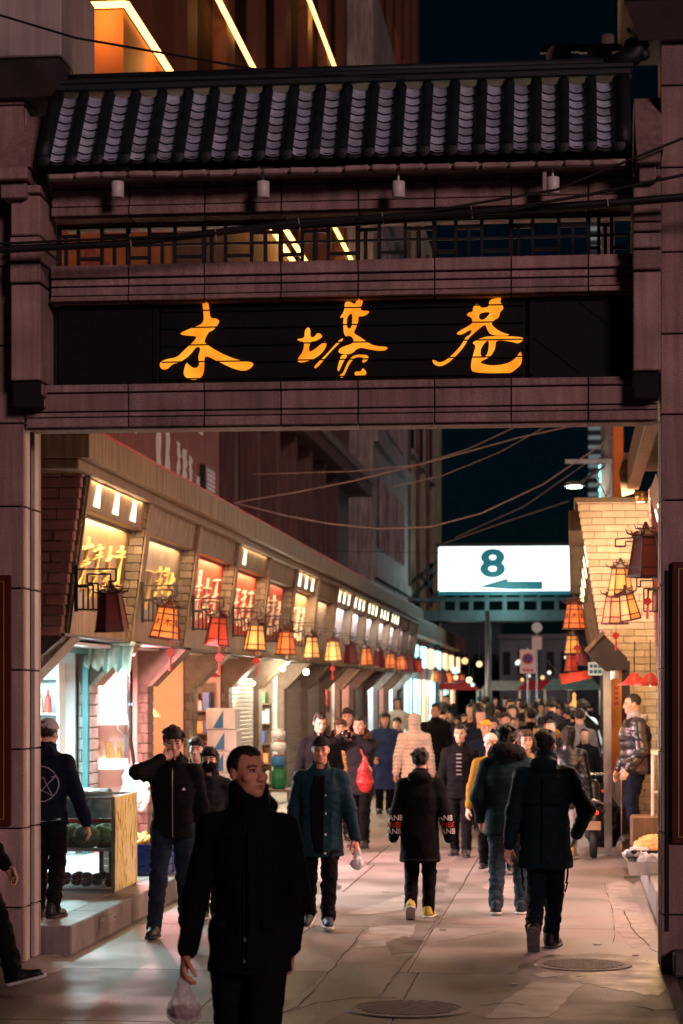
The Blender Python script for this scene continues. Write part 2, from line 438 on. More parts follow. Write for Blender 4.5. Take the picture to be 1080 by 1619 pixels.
# manhole covers
def manhole(px, py, r, label):
    c = at_z(px, py, 0.002)
    t = thing('manhole_cover', c, label, 'manhole', 'manhole covers in the roadway')
    obj('rim', MB().lathe([(r*.86, 0), (r*.86, .008), (r, .008), (r*1.02, 0)], c, 40, caps=False), 'iron_cast', t)
    mb = MB().lathe([(r*.85, 0.001), (r*.85, .004)], c, 40)
    obj('lid', mb, 'iron_cast', t)
    mb = MB(); k = 0
    n = 9
    for i in range(-n, n + 1):
        for j in range(-n, n + 1):
            x, y = i * r * .085, j * r * .085
            if x*x + y*y < (r*.78)**2 and (i + j) % 2 == 0:
                mb.box(c.x+x-.016, c.x+x+.016, c.y+y-.016, c.y+y+.016, c.z+.004, c.z+.010)
    st = obj('stud_pattern', mb, 'iron_cast', t); st['kind'] = 'stuff'
manhole(645, 1595, .40, 'round iron manhole cover nearest the camera, at the bottom edge of the picture')
manhole(922, 1526, .36, 'round iron manhole cover on the right by the gate pillar')
# raised shop platforms with stone kerbs
def platform(name, x0, x1, y0, y1, z1, kerb_x, side):
    o = tag(obj(name, MB().box(x0, x1, y0, y1, -0.1, z1 - .012), 'kerb_stone'), kind='structure')
    y = y0; r2 = random.Random(5)
    while y < y1 - .1:
        ln = min(r2.uniform(.9, 1.3), y1 - y)
        xa, xb = (kerb_x - .26, kerb_x) if side < 0 else (kerb_x, kerb_x + .26)
        fx = (xa, xb + .012) if side < 0 else (xa - .012, xb)
        obj('kerb_block', MB().box(fx[0], fx[1], y + .003, y + ln - .003, -.05, z1, .012), 'kerb_stone', o)
        xi0, xi1 = (x0, xa) if side < 0 else (xb, x1)
        if y < 44:
            nx = max(1, int(round((xi1 - xi0) / .8))); 
            for i in range(nx):
                a = xi0 + (xi1 - xi0) * i / nx; b = xi0 + (xi1 - xi0) * (i + 1) / nx
                obj('platform_tile', MB().box(a + .003, b - .003, y + .003, y + ln - .003, z1 - .03, z1 - .001, .003), 'platform_tile', o)
        y += ln
    return o
PL, PR = 0.22, 0.27
platform('shop_platform_left', -6.4, -3.92, 16.55, 66, PL, -3.92, -1)
platform('shop_platform_right', 0.76, 3.2, 16.55, 26.3, PR, 0.76, 1)

t = thing('kerb_plate', at_x(170, 1442, -3.90), 'small pale metal plate fixed to the left kerb face', 'plate')
a, b = at_x(158, 1452, -3.9), at_x(182, 1430, -3.9)
obj('plate', MB().box(-3.906, -3.894, a.y, b.y, .09, .17, .003), 'patch_pale', t)
for y in (a.y + .04, b.y - .04): obj('screw', MB().lathe([(.008, 0), (.006, .005)], (-3.894, y, .13), 8, ax='x'), 'iron_cast', t)
# ================================================================== the stone gateway across the lane
YG = 15.9
def gx(px, Y=YG): return at_y(px, 600, Y).x
def gz(py, Y=YG): return at_y(540, py, Y).z
gate = thing('gateway', (-1.7, 16.2, 0), 'stone memorial gateway with tiled roof and glowing calligraphy board across the lane', 'gateway')
XL, XR = gx(42), gx(1041)
joints_px = [80, 203, 323, 444, 566, 687, 808, 930, 1000]
def beam(name, rows, ya, yb, xa, xb, jp):
    """core + cladding slabs; rows are (bottom py, top py, proud)"""
    z0, z1 = gz(rows[0][0]), gz(rows[-1][1])
    core = obj(name, MB().box(xa + .01, xb - .01, ya + .035, yb - .035, z0 + .004, z1 - .004), 'joint', gate)
    ed = [xa] + [gx(p) for p in jp[1:-1]] + [xb]
    for (pb, pt, pr) in rows:
        a, b = gz(pb), gz(pt)
        for e0, e1 in zip(ed[:-1], ed[1:]):
            for yy, s_ in ((ya, 1), (yb, -1)):
                me = box_mesh('stone_slab', e1 - e0 - .009, .06, b - a - .004, 'stone', .004)
                piece('stone_slab', me, ((e0+e1)/2, yy + s_ * (.03 - pr) + rnd.uniform(-.0015, .0015), (a+b)/2), core)
    # soffit slabs
    for e0, e1 in zip(ed[:-1], ed[1:]):
        piece('soffit_slab', box_mesh('soffit_slab', e1-e0-.008, yb-ya-.07, .05, 'stone', .004), ((e0+e1)/2, (ya+yb)/2, z0 + .012), core)
    return core
beam('lower_beam', [(670, 655, .012), (653.5, 646, -.006), (644.5, 616, .0), (614.5, 602, .02)], YG, YG + .32, XL, XR, joints_px)
beam('middle_beam', [(469, 461, .02), (459.5, 446, .0), (444, 433, -.004), (431, 411, .014)], YG, YG + .62, gx(80), gx(1001), joints_px)
beam('top_beam', [(331, 317, .014), (315.5, 289, .0), (287, 268, -.012), (266.5, 236, -.03)], YG + .02, YG + .60, gx(80), gx(1001), joints_px)
# ---- name board with planks, carved end panels and lit calligraphy
zb0, zb1 = gz(602), gz(468)
board = obj('name_board', MB().box(gx(82), gx(999), YG + .16, YG + .46, zb0, zb1), 'board_black', gate)
pl = [602, 592, 565, 538, 510, 483, 468]
for a, b in zip(pl[:-1], pl[1:]):
    obj('board_plank', MB().box(gx(249), gx(831), YG + .118, YG + .16, gz(a) + .001, gz(b) - .001, .002), 'board_black', board)
for px0, px1 in ((84, 247), (833, 998)):
    x0, x1 = gx(px0), gx(px1)
    pn = obj('carved_panel', MB().box(x0, x1, YG + .115, YG + .16, zb0 + .01, zb1 - .01, .006), 'board_black', board)
    mb = MB(); w_ = .022; yy = YG + .108
    for (a, b) in (((x0+.02, zb0+.03), (x1-.02, zb0+.03)), ((x0+.02, zb1-.03), (x1-.02, zb1-.03)), ((x0+.03, zb0+.03), (x0+.03, zb1-.03)), ((x1-.03, zb0+.03), (x1-.03, zb1-.03))):
        mb.bar((a[0], yy, a[1]), (b[0], yy, b[1]), w_)
    obj('panel_frame', mb, 'board_black', pn)
    if px0 < 500: continue
    cx_, cz_ = (x0+x1)/2, (zb0+zb1)/2
    mb = MB(); y2 = YG + .112
    dm = [(cx_-.33, cz_), (cx_, cz_-.26), (cx_+.33, cz_), (cx_, cz_+.26)]
    for i in range(4):
        a, b = dm[i], dm[(i+1) % 4]; mb.bar((a[0], y2, a[1]), (b[0], y2, b[1]), .012, .006)
    obj('carved_diamond', mb, 'board_black', pn)
def em_glow():
    m = emis('sign_glow', srgb(255, 150, 30), 1.0)
    n, l = m.node_tree.nodes, m.node_tree.links; b = n['Principled BSDF']
    geo = n.new('ShaderNodeNewGeometry'); nz = n.new('ShaderNodeTexNoise'); nz.inputs['Scale'].default_value = 6
    l.new(geo.outputs['Position'], nz.inputs['Vector'])
    cr = n.new('ShaderNodeValToRGB'); cr.color_ramp.elements[0].position = .35; cr.color_ramp.elements[1].position = .65
    cr.color_ramp.elements[0].color = (*srgb(245, 130, 18), 1); cr.color_ramp.elements[1].color = (*srgb(255, 168, 45), 1)
    l.new(nz.outputs['Fac'], cr.inputs[0]); l.new(cr.outputs[0], b.inputs['Emission Color'])
    b.inputs['Emission Strength'].default_value = 0.98
em_glow()
G1 = [[(478,100),(500,90),(530,100),(540,140),(552,262),(610,260),(638,278),(634,305),(575,378),(538,382),(495,470),(505,495),(600,560),(735,628),(860,665),(972,680),(945,725),(900,752),(840,755),(760,730),(640,675),(497,600),(497,700),(490,775),(470,815),(430,838),(380,842),(335,828),(303,800),(305,745),(330,676),(350,700),(385,728),(420,733),(445,715),(452,690),(440,620),(462,560),(455,535),(435,525),(405,545),(370,595),(320,640),(250,680),(190,692),(160,730),(120,748),(85,735),(74,700),(90,668),(150,645),(240,632),(300,570),(405,475),(425,440),(415,425),(330,422),(252,408),(370,355),(495,312),(492,200)]]
G2 = [[(190,342),(214,360),(212,440),(255,440),(275,402),(305,402),(328,425),(315,445),(260,475),(208,478),(195,585),(250,560),(310,510),(350,478),(370,490),(355,545),(300,610),(220,655),(130,680),(96,672),(94,645),(150,570),(158,478),(110,475),(82,456),(160,450),(160,380)],
      [(535,452),(450,530),(390,590),(270,738),(242,722),(370,600),(430,530),(505,452)],
      [(540,100),(600,103),(640,132),(655,80),(685,70),(717,95),(690,150),(695,190),(778,188),(755,220),(710,240),(668,235),(668,290),(640,360),(620,400),(690,440),(760,490),(830,525),(955,530),(930,562),(850,567),(760,550),(675,530),(600,598),(540,598),(485,587),(480,560),(520,530),(620,500),(628,460),(590,418),(535,435),(525,300),(535,240),(486,262),(540,190)],
      [(590,215),(615,210),(610,340),(585,362),(558,345),(560,250)],
      [(510,605),(572,605),(530,660),(490,750),(478,764),(470,740),(490,660)],
      [(620,605),(764,605),(762,650),(720,682),(703,670),(727,632),(660,622),(620,642),(575,705),(530,812),(505,824),(488,800),(528,780),(560,690)],
      [(745,762),(742,797),(660,814),(632,792),(640,763),(696,768),(710,728)]]
G3 = [[(618,90),(680,68),(738,63),(722,105),(764,160),(720,200),(715,250),(665,275),(640,310),(665,345),(740,395),(838,420),(640,422),(600,365),(590,325),(570,320),(520,360),(450,422),(430,440),(380,530),(310,610),(220,692),(150,717),(95,697),(78,652),(110,660),(150,682),(210,660),(290,590),(360,510),(400,435),(440,418),(460,370),(430,370),(370,410),(320,414),(312,395),(440,325),(465,300),(455,250),(403,230),(430,203),(465,200),(470,150),(500,120),(530,140),(545,162),(620,155)],
      [(530,205),(630,195),(625,220),(590,260),(550,280),(520,255)],
      [(452,490),(560,440),(640,428),(955,435),(935,475),(890,499),(840,480),(682,460),(682,530),(650,600),(600,640),(540,665),(540,685),(620,708),(720,705),(820,680),(880,630),(912,576),(932,590),(930,680),(900,720),(810,789),(640,780),(470,770),(448,740),(450,680),(470,600),(497,515)],
      [(590,475),(615,465),(620,520),(605,600),(570,630),(545,620),(535,570),(555,520)]]
for gl, ox in ((G1, 240), (G2, 455), (G3, 670)):
    spl = []
    for loop in gl:
        p2 = [at_y(ox + x/6, 460 + y/6, YG + .10) for x, y in loop]
        spl.append(smooth_loop([(p.x, p.z) for p in p2], 2))
    me = curve_mesh('lit_character', spl, .008); me.transform(Matrix.Translation((0, YG + .104, 0)))
    obj('lit_character', me, 'sign_glow', board)
for py in (483, 510, 538, 565, 592):
    obj('seam_strip', MB().box(gx(252), gx(829), YG + .088, YG + .0955, gz(py) - .0045, gz(py) + .0045), 'board_black', board)
# ---- lattice window under the roof
zl0, zl1 = gz(411), gz(334); yl = YG + .30
lat = obj('lattice_frame', MB().box(gx(84), gx(998), yl - .03, yl + .03, zl0, zl0 + .03).box(gx(84), gx(998), yl - .03, yl + .03, zl1 - .03, zl1), 'wood_black', gate)
def lbar(x0, z0, x1, z1, w_=.026):
    L = math.hypot(x1-x0, z1-z0)
    if abs(x1-x0) > abs(z1-z0): piece('lattice_bar', box_mesh('lattice_bar', L + w_, .035, w_, 'wood_black', .003), ((x0+x1)/2, yl, (z0+z1)/2), lat)
    else: piece('lattice_bar', box_mesh('lattice_bar', w_, .037, L + w_*.5, 'wood_black', .003), ((x0+x1)/2, yl, (z0+z1)/2), lat)
px_e = [94, 203, 323, 444, 566, 687, 808, 930, 990]
hh = zl1 - zl0
for i, (a, b) in enumerate(zip(px_e[:-1], px_e[1:])):
    xa, xb = gx(a, yl), gx(b, yl); W = xb - xa
    lbar(xa, zl0, xa, zl1, .034)
    f1, f2, f3 = .28, .55, .80
    za, zm, zc = zl0 + .30*hh, zl0 + .56*hh, zl0 + .78*hh
    lbar(xa + f1*W, zl0, xa + f1*W, zl1); lbar(xa + .62*W, zl0, xa + .62*W, zl1)
    if i % 2 == 0:
        lbar(xa, zc, xa + f1*W, zc); lbar(xa + f1*W, za, xa + .62*W, za); lbar(xa + .62*W, zc, xb, zc); lbar(xa + .80*W, zl0, xa + .80*W, zc); lbar(xa + .1*W, zl0, xa + .1*W, zc)
    else:
        lbar(xa, za, xa + f1*W, za); lbar(xa + f1*W, zc, xa + .62*W, zc); lbar(xa + .62*W, za, xb, za); lbar(xa + .45*W, zl0, xa + .45*W, zc)
    lbar(xa, zm, xb, zm, .018)
obj('lattice_rail', MB().box(gx(92), gx(990), yl - .06, yl - .035, zl1 - .012, zl1 + .012), 'wood_red_edge', lat)
# ---- pillars (clad in slabs), inner pilasters, corbels, caps
def pillar(x0, x1, inner, courses, groove):
    """courses: list of z levels"""
    y0, y1 = YG + .03, YG + .56
    core = obj('pillar', MB().box(x0 + .03, x1 - .03, y0 + .03, y1 - .03, 0, courses[-1]), 'joint', gate)
    for a, b in zip(courses[:-1], courses[1:]):
        h_ = b - a - .012; zc = (a + b)/2
        gw = x1 - x0
        piece('stone_slab', box_mesh('stone_slab', gw, .06, h_, 'stone', .006), ((x0+x1)/2, y0 + .03, zc), core)
        piece('stone_slab', box_mesh('stone_slab', gw, .06, h_, 'stone', .006), ((x0+x1)/2, y1 - .03, zc), core)
        xin = x1 if inner > 0 else x0
        if groove and b < 4.1:
            # inner face: two pale strips with a dark recess between
            for ya, yb in ((y0 + .062, y0 + .19), (y1 - .19, y1 - .062)):
                piece('stone_slab', box_mesh('side_slab', .06, yb - ya, h_, 'stone_pale', .005), (xin - inner*.03, (ya+yb)/2, zc), core)
        else:
            piece('stone_slab', box_mesh('side_slab', .06, y1 - y0 - .124, h_, 'stone_pale', .005), (xin - inner*.03, (y0+y1)/2, zc), core)
    return core
lev = [0.0, .42, 1.02, 1.62, 2.22, 2.84, 3.46, 4.09, 4.68, 5.28, 5.90, 6.5, 6.95]
plL = pillar(-5.6, -4.13, 1, lev, True)
plR = pillar(.645, 2.1, -1, lev, True)
# inner pilasters beside the board
for xa, xb, sgn in ((gx(28), gx(74), 1), (gx(1000), gx(1043), -1)):
    pil = obj('pilaster', MB().box(xa + .01, xb - .01, YG - .16, YG + .45, gz(640), gz(290)), 'joint', gate)
    ys0, ys1 = YG - .20, YG + .5
    for pb, pt in ((600, 447), (445, 414), (412, 388), (386, 372), (370, 306), (304, 290)):
        dx = 0.0 if pb - pt > 40 else .018
        obj('stone_slab', MB().box(xa - dx*.2, xb + dx*.2, ys0 - dx, ys1, gz(pb) + .004, gz(pt) - .004, .008), 'stone', pil)
    for i, (pb, pt) in enumerate(((622, 602), (640, 624))):
        s_ = .05 * (i + 1)
        obj('corbel_block', MB().box(xa + (s_ if sgn > 0 else 0), xb - (0 if sgn > 0 else s_), ys0 + s_ * 1.6, ys1, gz(pb) + .004, gz(pt) - .003, .008), 'stone', pil)
    # sloped gable shoulder at the roof's end
    x0, x1 = (gx(12), gx(66)) if sgn > 0 else (gx(1004), gx(1046))
    z0, z1, zt = gz(288), gz(268), gz(158)
    b4 = [(x0, YG - .34, z1), (x1, YG - .34, z1), (x1, YG + .6, z1), (x0, YG + .6, z1)]
    t4 = [(x0, YG + .20, zt), (x1, YG + .20, zt), (x1, YG + .6, zt), (x0, YG + .6, zt)]
    if sgn > 0: t4 = [(Vector(p) + Vector((.10, 0, 0))) for p in t4]
    obj('gable_stone', MB().hexa(b4, t4), 'stone', gate)
    obj('gable_step', MB().box(x0, x1 - .02, YG - .36, YG + .5, z0, z1 - .004, .008).box(x0 + .02, x1 - .05, YG - .28, YG + .48, z0 - .12, z0 - .004, .008), 'stone', gate)
# pillar caps that jut out at the top
def cap(x0, x1, z0, z1, name='pillar_cap'):
    c = obj(name, MB().hexa([(x0 + .12, YG - .04, z0), (x1 - .12, YG - .04, z0), (x1 - .12, YG + .6, z0), (x0 + .12, YG + .6, z0)],
        [(x0, YG - .28, z0 + .22), (x1, YG - .28, z0 + .22), (x1, YG + .8, z0 + .22), (x0, YG + .8, z0 + .22)]), 'stone_dark', gate)
    obj('cap_block', MB().box(x0 - .02, x1 + .02, YG - .31, YG + .82, z0 + .223, z1, .01), 'stone_pale', c)
cap(-5.75, gx(94, YG - .28), gz(122, YG - .3), gz(-60))
cap(gx(986, YG - .28), 2.2, gz(62, YG - .3), gz(-60))
# plaques on the pillars
def plaque(x0, x1, z0, z1):
    t = obj('plaque', MB().box(x0, x1, YG - .012, YG + .03, z0, z1, .006), 'red_plaque', gate)
    mb = MB(); w_ = .008; yy = YG - .016
    for a, b in (((x0+.05, z0+.05), (x1-.05, z0+.05)), ((x0+.05, z1-.05), (x1-.05, z1-.05)), ((x0+.05, z0+.05), (x0+.05, z1-.05)), ((x1-.05, z0+.05), (x1-.05, z1-.05))):
        mb.bar((a[0], yy, a[1]), (b[0], yy, b[1]), w_, .006)
    obj('plaque_border', mb, 'gold', t)
mat('red_plaque', (0.075, 0.012, 0.010), 0.35, var=0.15, scale=6)
plaque(gx(-90), gx(17), gz(1309), gz(906))
plaque(gx(1062), gx(1180), gz(1330), gz(892))
obj('dark_recess', MB().box(gx(1052), gx(1058), YG + .02, YG + .045, .3, gz(905)), 'joint', gate)
# small plinth at right pillar foot
obj('pillar_plinth', MB().box(gx(1063), 2.2, YG - .25, YG + .5, 0, .17, .015), 'stone_dark', gate)
# ---- tiled roof
roof = obj('roof_deck', MB().prism([(gx(70), YG - .28, gz(246, YG-.28)), (gx(70), YG + .11, gz(156, YG + .11)), (gx(70), YG + .65, gz(246, YG-.28))], (gx(992) - gx(70), 0, 0)), 'tile_dark', gate)
ye, ze = YG - .33, gz(247, YG - .33)
yt, zt = YG + .09, gz(148, YG + .09)
slope = math.atan2(zt - ze, yt - ye); SL = math.hypot(yt - ye, zt - ze)
x_first, x_last, NP = at_y(107, 400, YG - .05).x, at_y(956, 400, YG - .05).x, 21
dx = (x_last - x_first) / (NP - 1)
def arc_tile(r, half, ln, thick, up, r2=None):
    """curved tile along y, from y=0 (low end) to ln"""
    mb = MB(); n = 7; r2 = r2 or r
    vs, fs = [], []
    for j, (yy, rr) in enumerate(((0, r), (ln, r2))):
        for i in range(n):
            a = -half + 2*half*i/(n-1)
            for k, rad in enumerate((rr, rr - thick)):
                x = rad*math.sin(a); z = rad*math.cos(a)
                if not up: z = -z
                vs.append((x, yy, z))
    S = n*2
    for i in range(n-1):
        a, b, c, d = 2*i, 2*i+2, S+2*i+2, S+2*i
        fs += [(a, b, c, d), (a+1, d+1, c+1, b+1), (a, a+1, b+1, b), (d, c, c+1, d+1)]
    fs += [(0, S, S+1, 1), (2*n-2, 2*n-1, S+2*n-1, S+2*n-2)]
    mb.add(vs, fs); me = mb.mesh('tile'); return me
def shaded_lip(me):  # low edge of each pan coloured dark, standing for its unlit face
    me.materials.append(MATS['tile_pan_lit']); me.materials.append(MATS['tile_dark'])
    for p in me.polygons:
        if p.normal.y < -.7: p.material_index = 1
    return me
NROW = 8
pan = shaded_lip(arc_tile(.115, R(48), SL / NROW * 1.35, .022, False))
cov = arc_tile(.044, R(90), SL / NROW * 1.06, .010, True, .0436); cov.materials.append(MATS['tile_dark'])
rot = Matrix.Rotation(slope, 4, 'X')
def on_slope(x, s_, up):
    return Vector((x, ye + s_*math.cos(slope) - up*math.sin(slope), ze + s_*math.sin(slope) + up*math.cos(slope)))
for i in range(NP + 1):
    for r_ in range(NROW):
        s_ = SL * r_ / NROW
        if i < NP:
            piece('pan_tile', pan, on_slope(x_first + i*dx + rnd.uniform(-.004, .004), s_, .118), roof, (slope + R(-9), 0, rnd.uniform(-.02, .02)))
        piece('cover_tile', cov, on_slope(x_first + (i - .5)*dx, s_, .045), roof, (slope + R(.25), 0, 0))
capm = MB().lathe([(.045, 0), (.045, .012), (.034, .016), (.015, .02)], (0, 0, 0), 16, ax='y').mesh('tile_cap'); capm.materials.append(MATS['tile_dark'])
drip = MB().prism([(-.085, 0, .02), (-.05, 0, -.012), (0, 0, -.026), (.05, 0, -.012), (.085, 0, .02)], (0, .012, 0)).mesh('drip_tile'); drip.materials.append(MATS['tile_dark'])
for i in range(NP + 1):
    piece('tile_cap', capm, on_slope(x_first + (i - .5)*dx, -.012, .045), roof, (R(180), 0, 0))
    if i < NP: piece('drip_tile', drip, on_slope(x_first + i*dx, -.012, .02), roof)
# eave tiles seen from below (pale undersides), eave board
for i in range(NP):
    me = box_mesh('eave_tile', dx*.93, .30, .045, 'tile_end', .015)
    piece('eave_tile', me, (x_first + i*dx, ye + .18, ze - .045 + rnd.uniform(-.006, .006)), roof, (slope*.3, rnd.uniform(-.03, .03), 0))
obj('eave_board', MB().box(gx(70, ye), gx(990, ye), ye + .10, ye + .16, gz(268, ye) , gz(257, ye), .006), 'stone_pale', roof)
obj('eave_soffit', MB().box(gx(72, ye), gx(988, ye), ye + .16, YG + .08, gz(262, ye), gz(257, ye)), 'tile_end', roof)
zr = zt + .05
rid = obj('ridge', MB().box(gx(66), gx(1000), yt - .10, yt + .12, zr, zr + .055, .012).box(gx(64), gx(1002), yt - .07, yt + .09, zr + .058, zr + .105, .012), 'tile_dark', roof)
obj('ridge_cap', MB().tube([(gx(58), yt + .01, zr + .125), (gx(1004), yt + .01, zr + .125)], .035, 10), 'tile_dark', rid, True)
for sx, xx in ((-1, gx(62)), (1, gx(1003))):
    mb = MB().tube([(xx - sx*.2, yt, zr + .10), (xx, yt, zr + .16), (xx + sx*.06, yt, zr + .26), (xx + sx*.02, yt, zr + .34), (xx - sx*.05, yt, zr + .36)], [.06, .075, .06, .04, .015], 8)
    mb.ball((xx - sx*.02, yt, zr + .23), (.06, .05, .07)).ball((xx + sx*.07, yt, zr + .17), (.05, .04, .05))
    obj('ridge_ornament', mb, 'tile_dark', rid, True)
for k in range(2):
    mb = MB()
    y0, z0, y1, z1 = ye, ze, yt, zt
    xx = gx(88) if k == 0 else gx(984)
    mb.tube([on_slope(xx, t*SL, .06) for t in (-.01, .25, .5, .75, 1.0)], [.055, .055, .055, .055, .06], 8)
    obj('hip_ridge', mb, 'tile_dark', roof, True)
# ---- two round ceramic drum lamps standing on ridge (seen from below)
for i, px in enumerate((884, 948)):
    c = at_y(px, 92, 16.6)
    t = thing('loudspeaker', c, ('round horn loudspeaker above the roof, left of the pair', 'round horn loudspeaker above the roof, nearest the right pillar')[i], 'loudspeaker', 'horn loudspeakers above the gate roof')
    obj('horn', MB().lathe([(.02, .16), (.03, .05), (.06, .0), (.095, -.045), (.10, -.05), (.092, -.046), (.055, .0), (.02, .04)], c, 20, ax='y', caps=False), 'tile_end', t, True)
    obj('driver', MB().lathe([(.03, .12), (.055, .13), (.055, .22), (.03, .23)], c, 12, ax='y'), 'steel_dark', t, True)
    obj('mount', MB().box(c.x - .15, c.x + .16, c.y + .1, c.y + .16, c.z + .08, c.z + .14), 'steel_dark', t)
    obj('stay', MB().bar((c.x + .02, c.y + .12, zr + .1), (c.x + .02, c.y + .12, c.z + .1), .03), 'steel_dark', t)
# ---- spot lamps under the eaves
for i, px in enumerate((186, 416, 630, 874)):
    c = at_y(px, 300, ye + .13)
    z0, z1 = c.z - .06, c.z + .06
    if i == 3: z0, z1 = z0 + .03, z1 + .03
    t = thing('eave_spotlight', (c.x, c.y, z1 + .09), ('white cylinder spotlight under the eaves, farthest left', 'white cylinder spotlight under the eaves, second from the left', 'white cylinder spotlight under the eaves, third from the left', 'white cylinder spotlight under the eaves, farthest right, on an angled bracket')[i], 'spotlight', 'cylinder spotlights under the gate eaves')
    obj('housing', MB().lathe([(.044, z0), (.048, z0 + .005), (.048, z1 - .005), (.044, z1)], (c.x, c.y, 0), 18), 'plastic_white', t, True)
    obj('stem', MB().tube([(c.x, c.y, z1), (c.x, c.y, z1 + .09)], .008, 8), 'plastic_white', t)
    o_ = .07 if i != 3 else -.02
    obj('bracket', MB().box(c.x - .06 + o_ - .05, c.x + .06 + o_ - .03, c.y - .03, c.y + .04, z1 + .075, z1 + .11, .006), 'stone_pale', t)
    if i == 3:
        obj('arm', MB().box(c.x - .075, c.x - .045, c.y - .02, c.y + .02, z0 + .02, z1 + .10, .004), 'stone_pale', t)
# ---- cables slung across the gate front and over the lane
def cable(pts, r, label, m='cable', sag=.0, group='cables slung across the lane', wraps=()):
    P = []
    for i, (a, b) in enumerate(zip(pts[:-1], pts[1:])):
        a, b = Vector(a), Vector(b)
        for k in range(12):
            t = k / 12; p = a.lerp(b, t); p.z -= sag * 4 * t * (1 - t); P.append(p)
    P.append(Vector(pts[-1]))
    o = obj('cable', MB().tube(P, r, 6), m, None, True)
    tag(o, label, 'cable', group); return o
yc = YG - .40
def gp(px, py, Y=None): return at_y(px, py, Y or yc)
cable([gp(-60, 398), gp(200, 385), gp(470, 352), gp(760, 335), gp(1000, 318), gp(1150, 305)], .028, 'thick black bundled cable slung across the front of the gate lattice')
cable([gp(-60, 388, yc-.04), gp(300, 372, yc-.04), gp(620, 344, yc-.04), gp(880, 300, yc-.04), gp(1150, 190, yc-.04)], .010, 'thin black cable rising to the right over the bundled cable')
cable([gp(560, 348, yc-.09), gp(800, 330, yc-.09), gp(930, 308, yc-.09), gp(1150, 262, yc-.09)], .012, 'black cable joining the bundle at the right of the lattice')
cable([gp(430, 362, yc+.06), gp(700, 346, yc+.06), gp(1150, 310, yc+.06)], .014, 'black cable running close beneath the thick bundle')
for i, (px, py) in enumerate(((208, 378), (342, 366), (474, 352), (606, 343), (746, 331), (960, 312))):
    c = gp(px, py + 6)
    tag(obj('cable_tie', MB().bar((c.x - .006, c.y - .035, c.z + .055), (c.x + .008, c.y - .035, c.z - .045), .008), 'wire_pale'), ['pale cable tie on the bundled cable, %s' % s for s in ('farthest left', 'second from the left', 'third from the left', 'fourth from the left, above the middle character', 'fifth from the left', 'farthest right')][i], 'cable tie', 'cable ties on the bundle')
cable([gp(-40, 12, 15.2), gp(120, 60, 15.2), gp(420, 112, 15.2), gp(640, 124, 15.2)], .009, 'thin black wire crossing the top left corner of the picture')
# ================================================================== row of shops on the left
Y0, BAY, NB = 20.75, 3.3, 14
def Xp(z): return -5.0 + (z - 2.62) * .135           # the upper storey leans out over the pavement
Z_SP0, Z_SP1, Z_SG1, Z_HB1, Z_F1, Z_F2 = 2.64, 2.90, 3.90, 4.20, 4.31, 4.60
YE = Y0 + BAY * NB
row_l = thing('shop_row', (-6, Y0, 0), 'long two storey row of shops with brick pilasters and sign panels left of the lane', 'building')
# colours of the sign panels
def grad_mat(name, c0, c1, rough=.4, metal=.0, axis=2, z0=2.9, z1=3.9, var=.1):
    m = mat(name, c0, rough, metal=metal, var=var, scale=3, bump=.05, spec=.4); return m
mat('sign_bronze', (0.24, 0.15, 0.07), 0.34, metal=0.35, var=0.25, scale=2.0, bump=0.05, streak=0.25)
mat('sign_taupe', (0.24, 0.18, 0.14), 0.36, metal=0.25, var=0.2, scale=2.0, bump=0.05, streak=0.25)
mat('sign_red', (0.66, 0.055, 0.025), 0.45, var=0.15, scale=2.5, bump=0.05, streak=0.2)
mat('sign_wine', (0.28, 0.035, 0.03), 0.45, var=0.15, scale=2.5, bump=0.05, streak=0.2)
mat('sign_tan', (0.50, 0.24, 0.13), 0.45, var=0.15, scale=2.5, bump=0.05, streak=0.2)
mat('sign_grey', (0.36, 0.30, 0.28), 0.45, var=0.2, scale=2.5, bump=0.05)
mat('sign_pale', (0.52, 0.50, 0.55), 0.4, var=0.12, scale=2.5, bump=0.05)
mat('letter_gold', (0.98, 0.70, 0.26), 0.35, metal=0.1, var=0.1, bump=0)
mat('letter_white', (0.85, 0.72, 0.55), 0.5, var=0.1, bump=0)
mat('slat_dark', (0.03, 0.022, 0.018), 0.5, var=0.2)
emis('slot_light', (1.0, 0.80, 0.50), 3.2)
emis('slot_light_cool', (0.95, 0.95, 0.72), 3.0)
WARM = (1.0, 0.66, 0.32)
# ---- brick end wall facing the gate
ew = obj('end_wall', MB().box(-7.6, Xp(2.7) - .03, Y0 + .02, Y0 + .22, 2.55, 4.5), 'mortar', row_l)
rb = random.Random(11)
zc_ = 2.60; i = 0
while zc_ < 4.26:
    xe = Xp(zc_ + .05) - .004; x = xe; L = .21 if i % 2 else .42
    while x > -6.9:
        x2 = max(x - L, -6.95)
        obj('brick', MB().box(x2 + .005, x - .005, Y0 - rb.uniform(.0, .008), Y0 + .10, zc_ + .005, zc_ + .100, .007), 'brick_red', ew)
        x = x2; L = .42
    zc_ += .105; i += 1
obj('drain_pipe', MB().tube([(-5.22, Y0 - .06, 2.6), (-5.22, Y0 - .06, 4.6)], .03, 10), 'concrete', row_l, True)
obj('red_panel', MB().box(-5.36, -5.22, Y0 - .05, Y0 - .02, 2.95, 3.45, .01), 'red_paint', row_l)
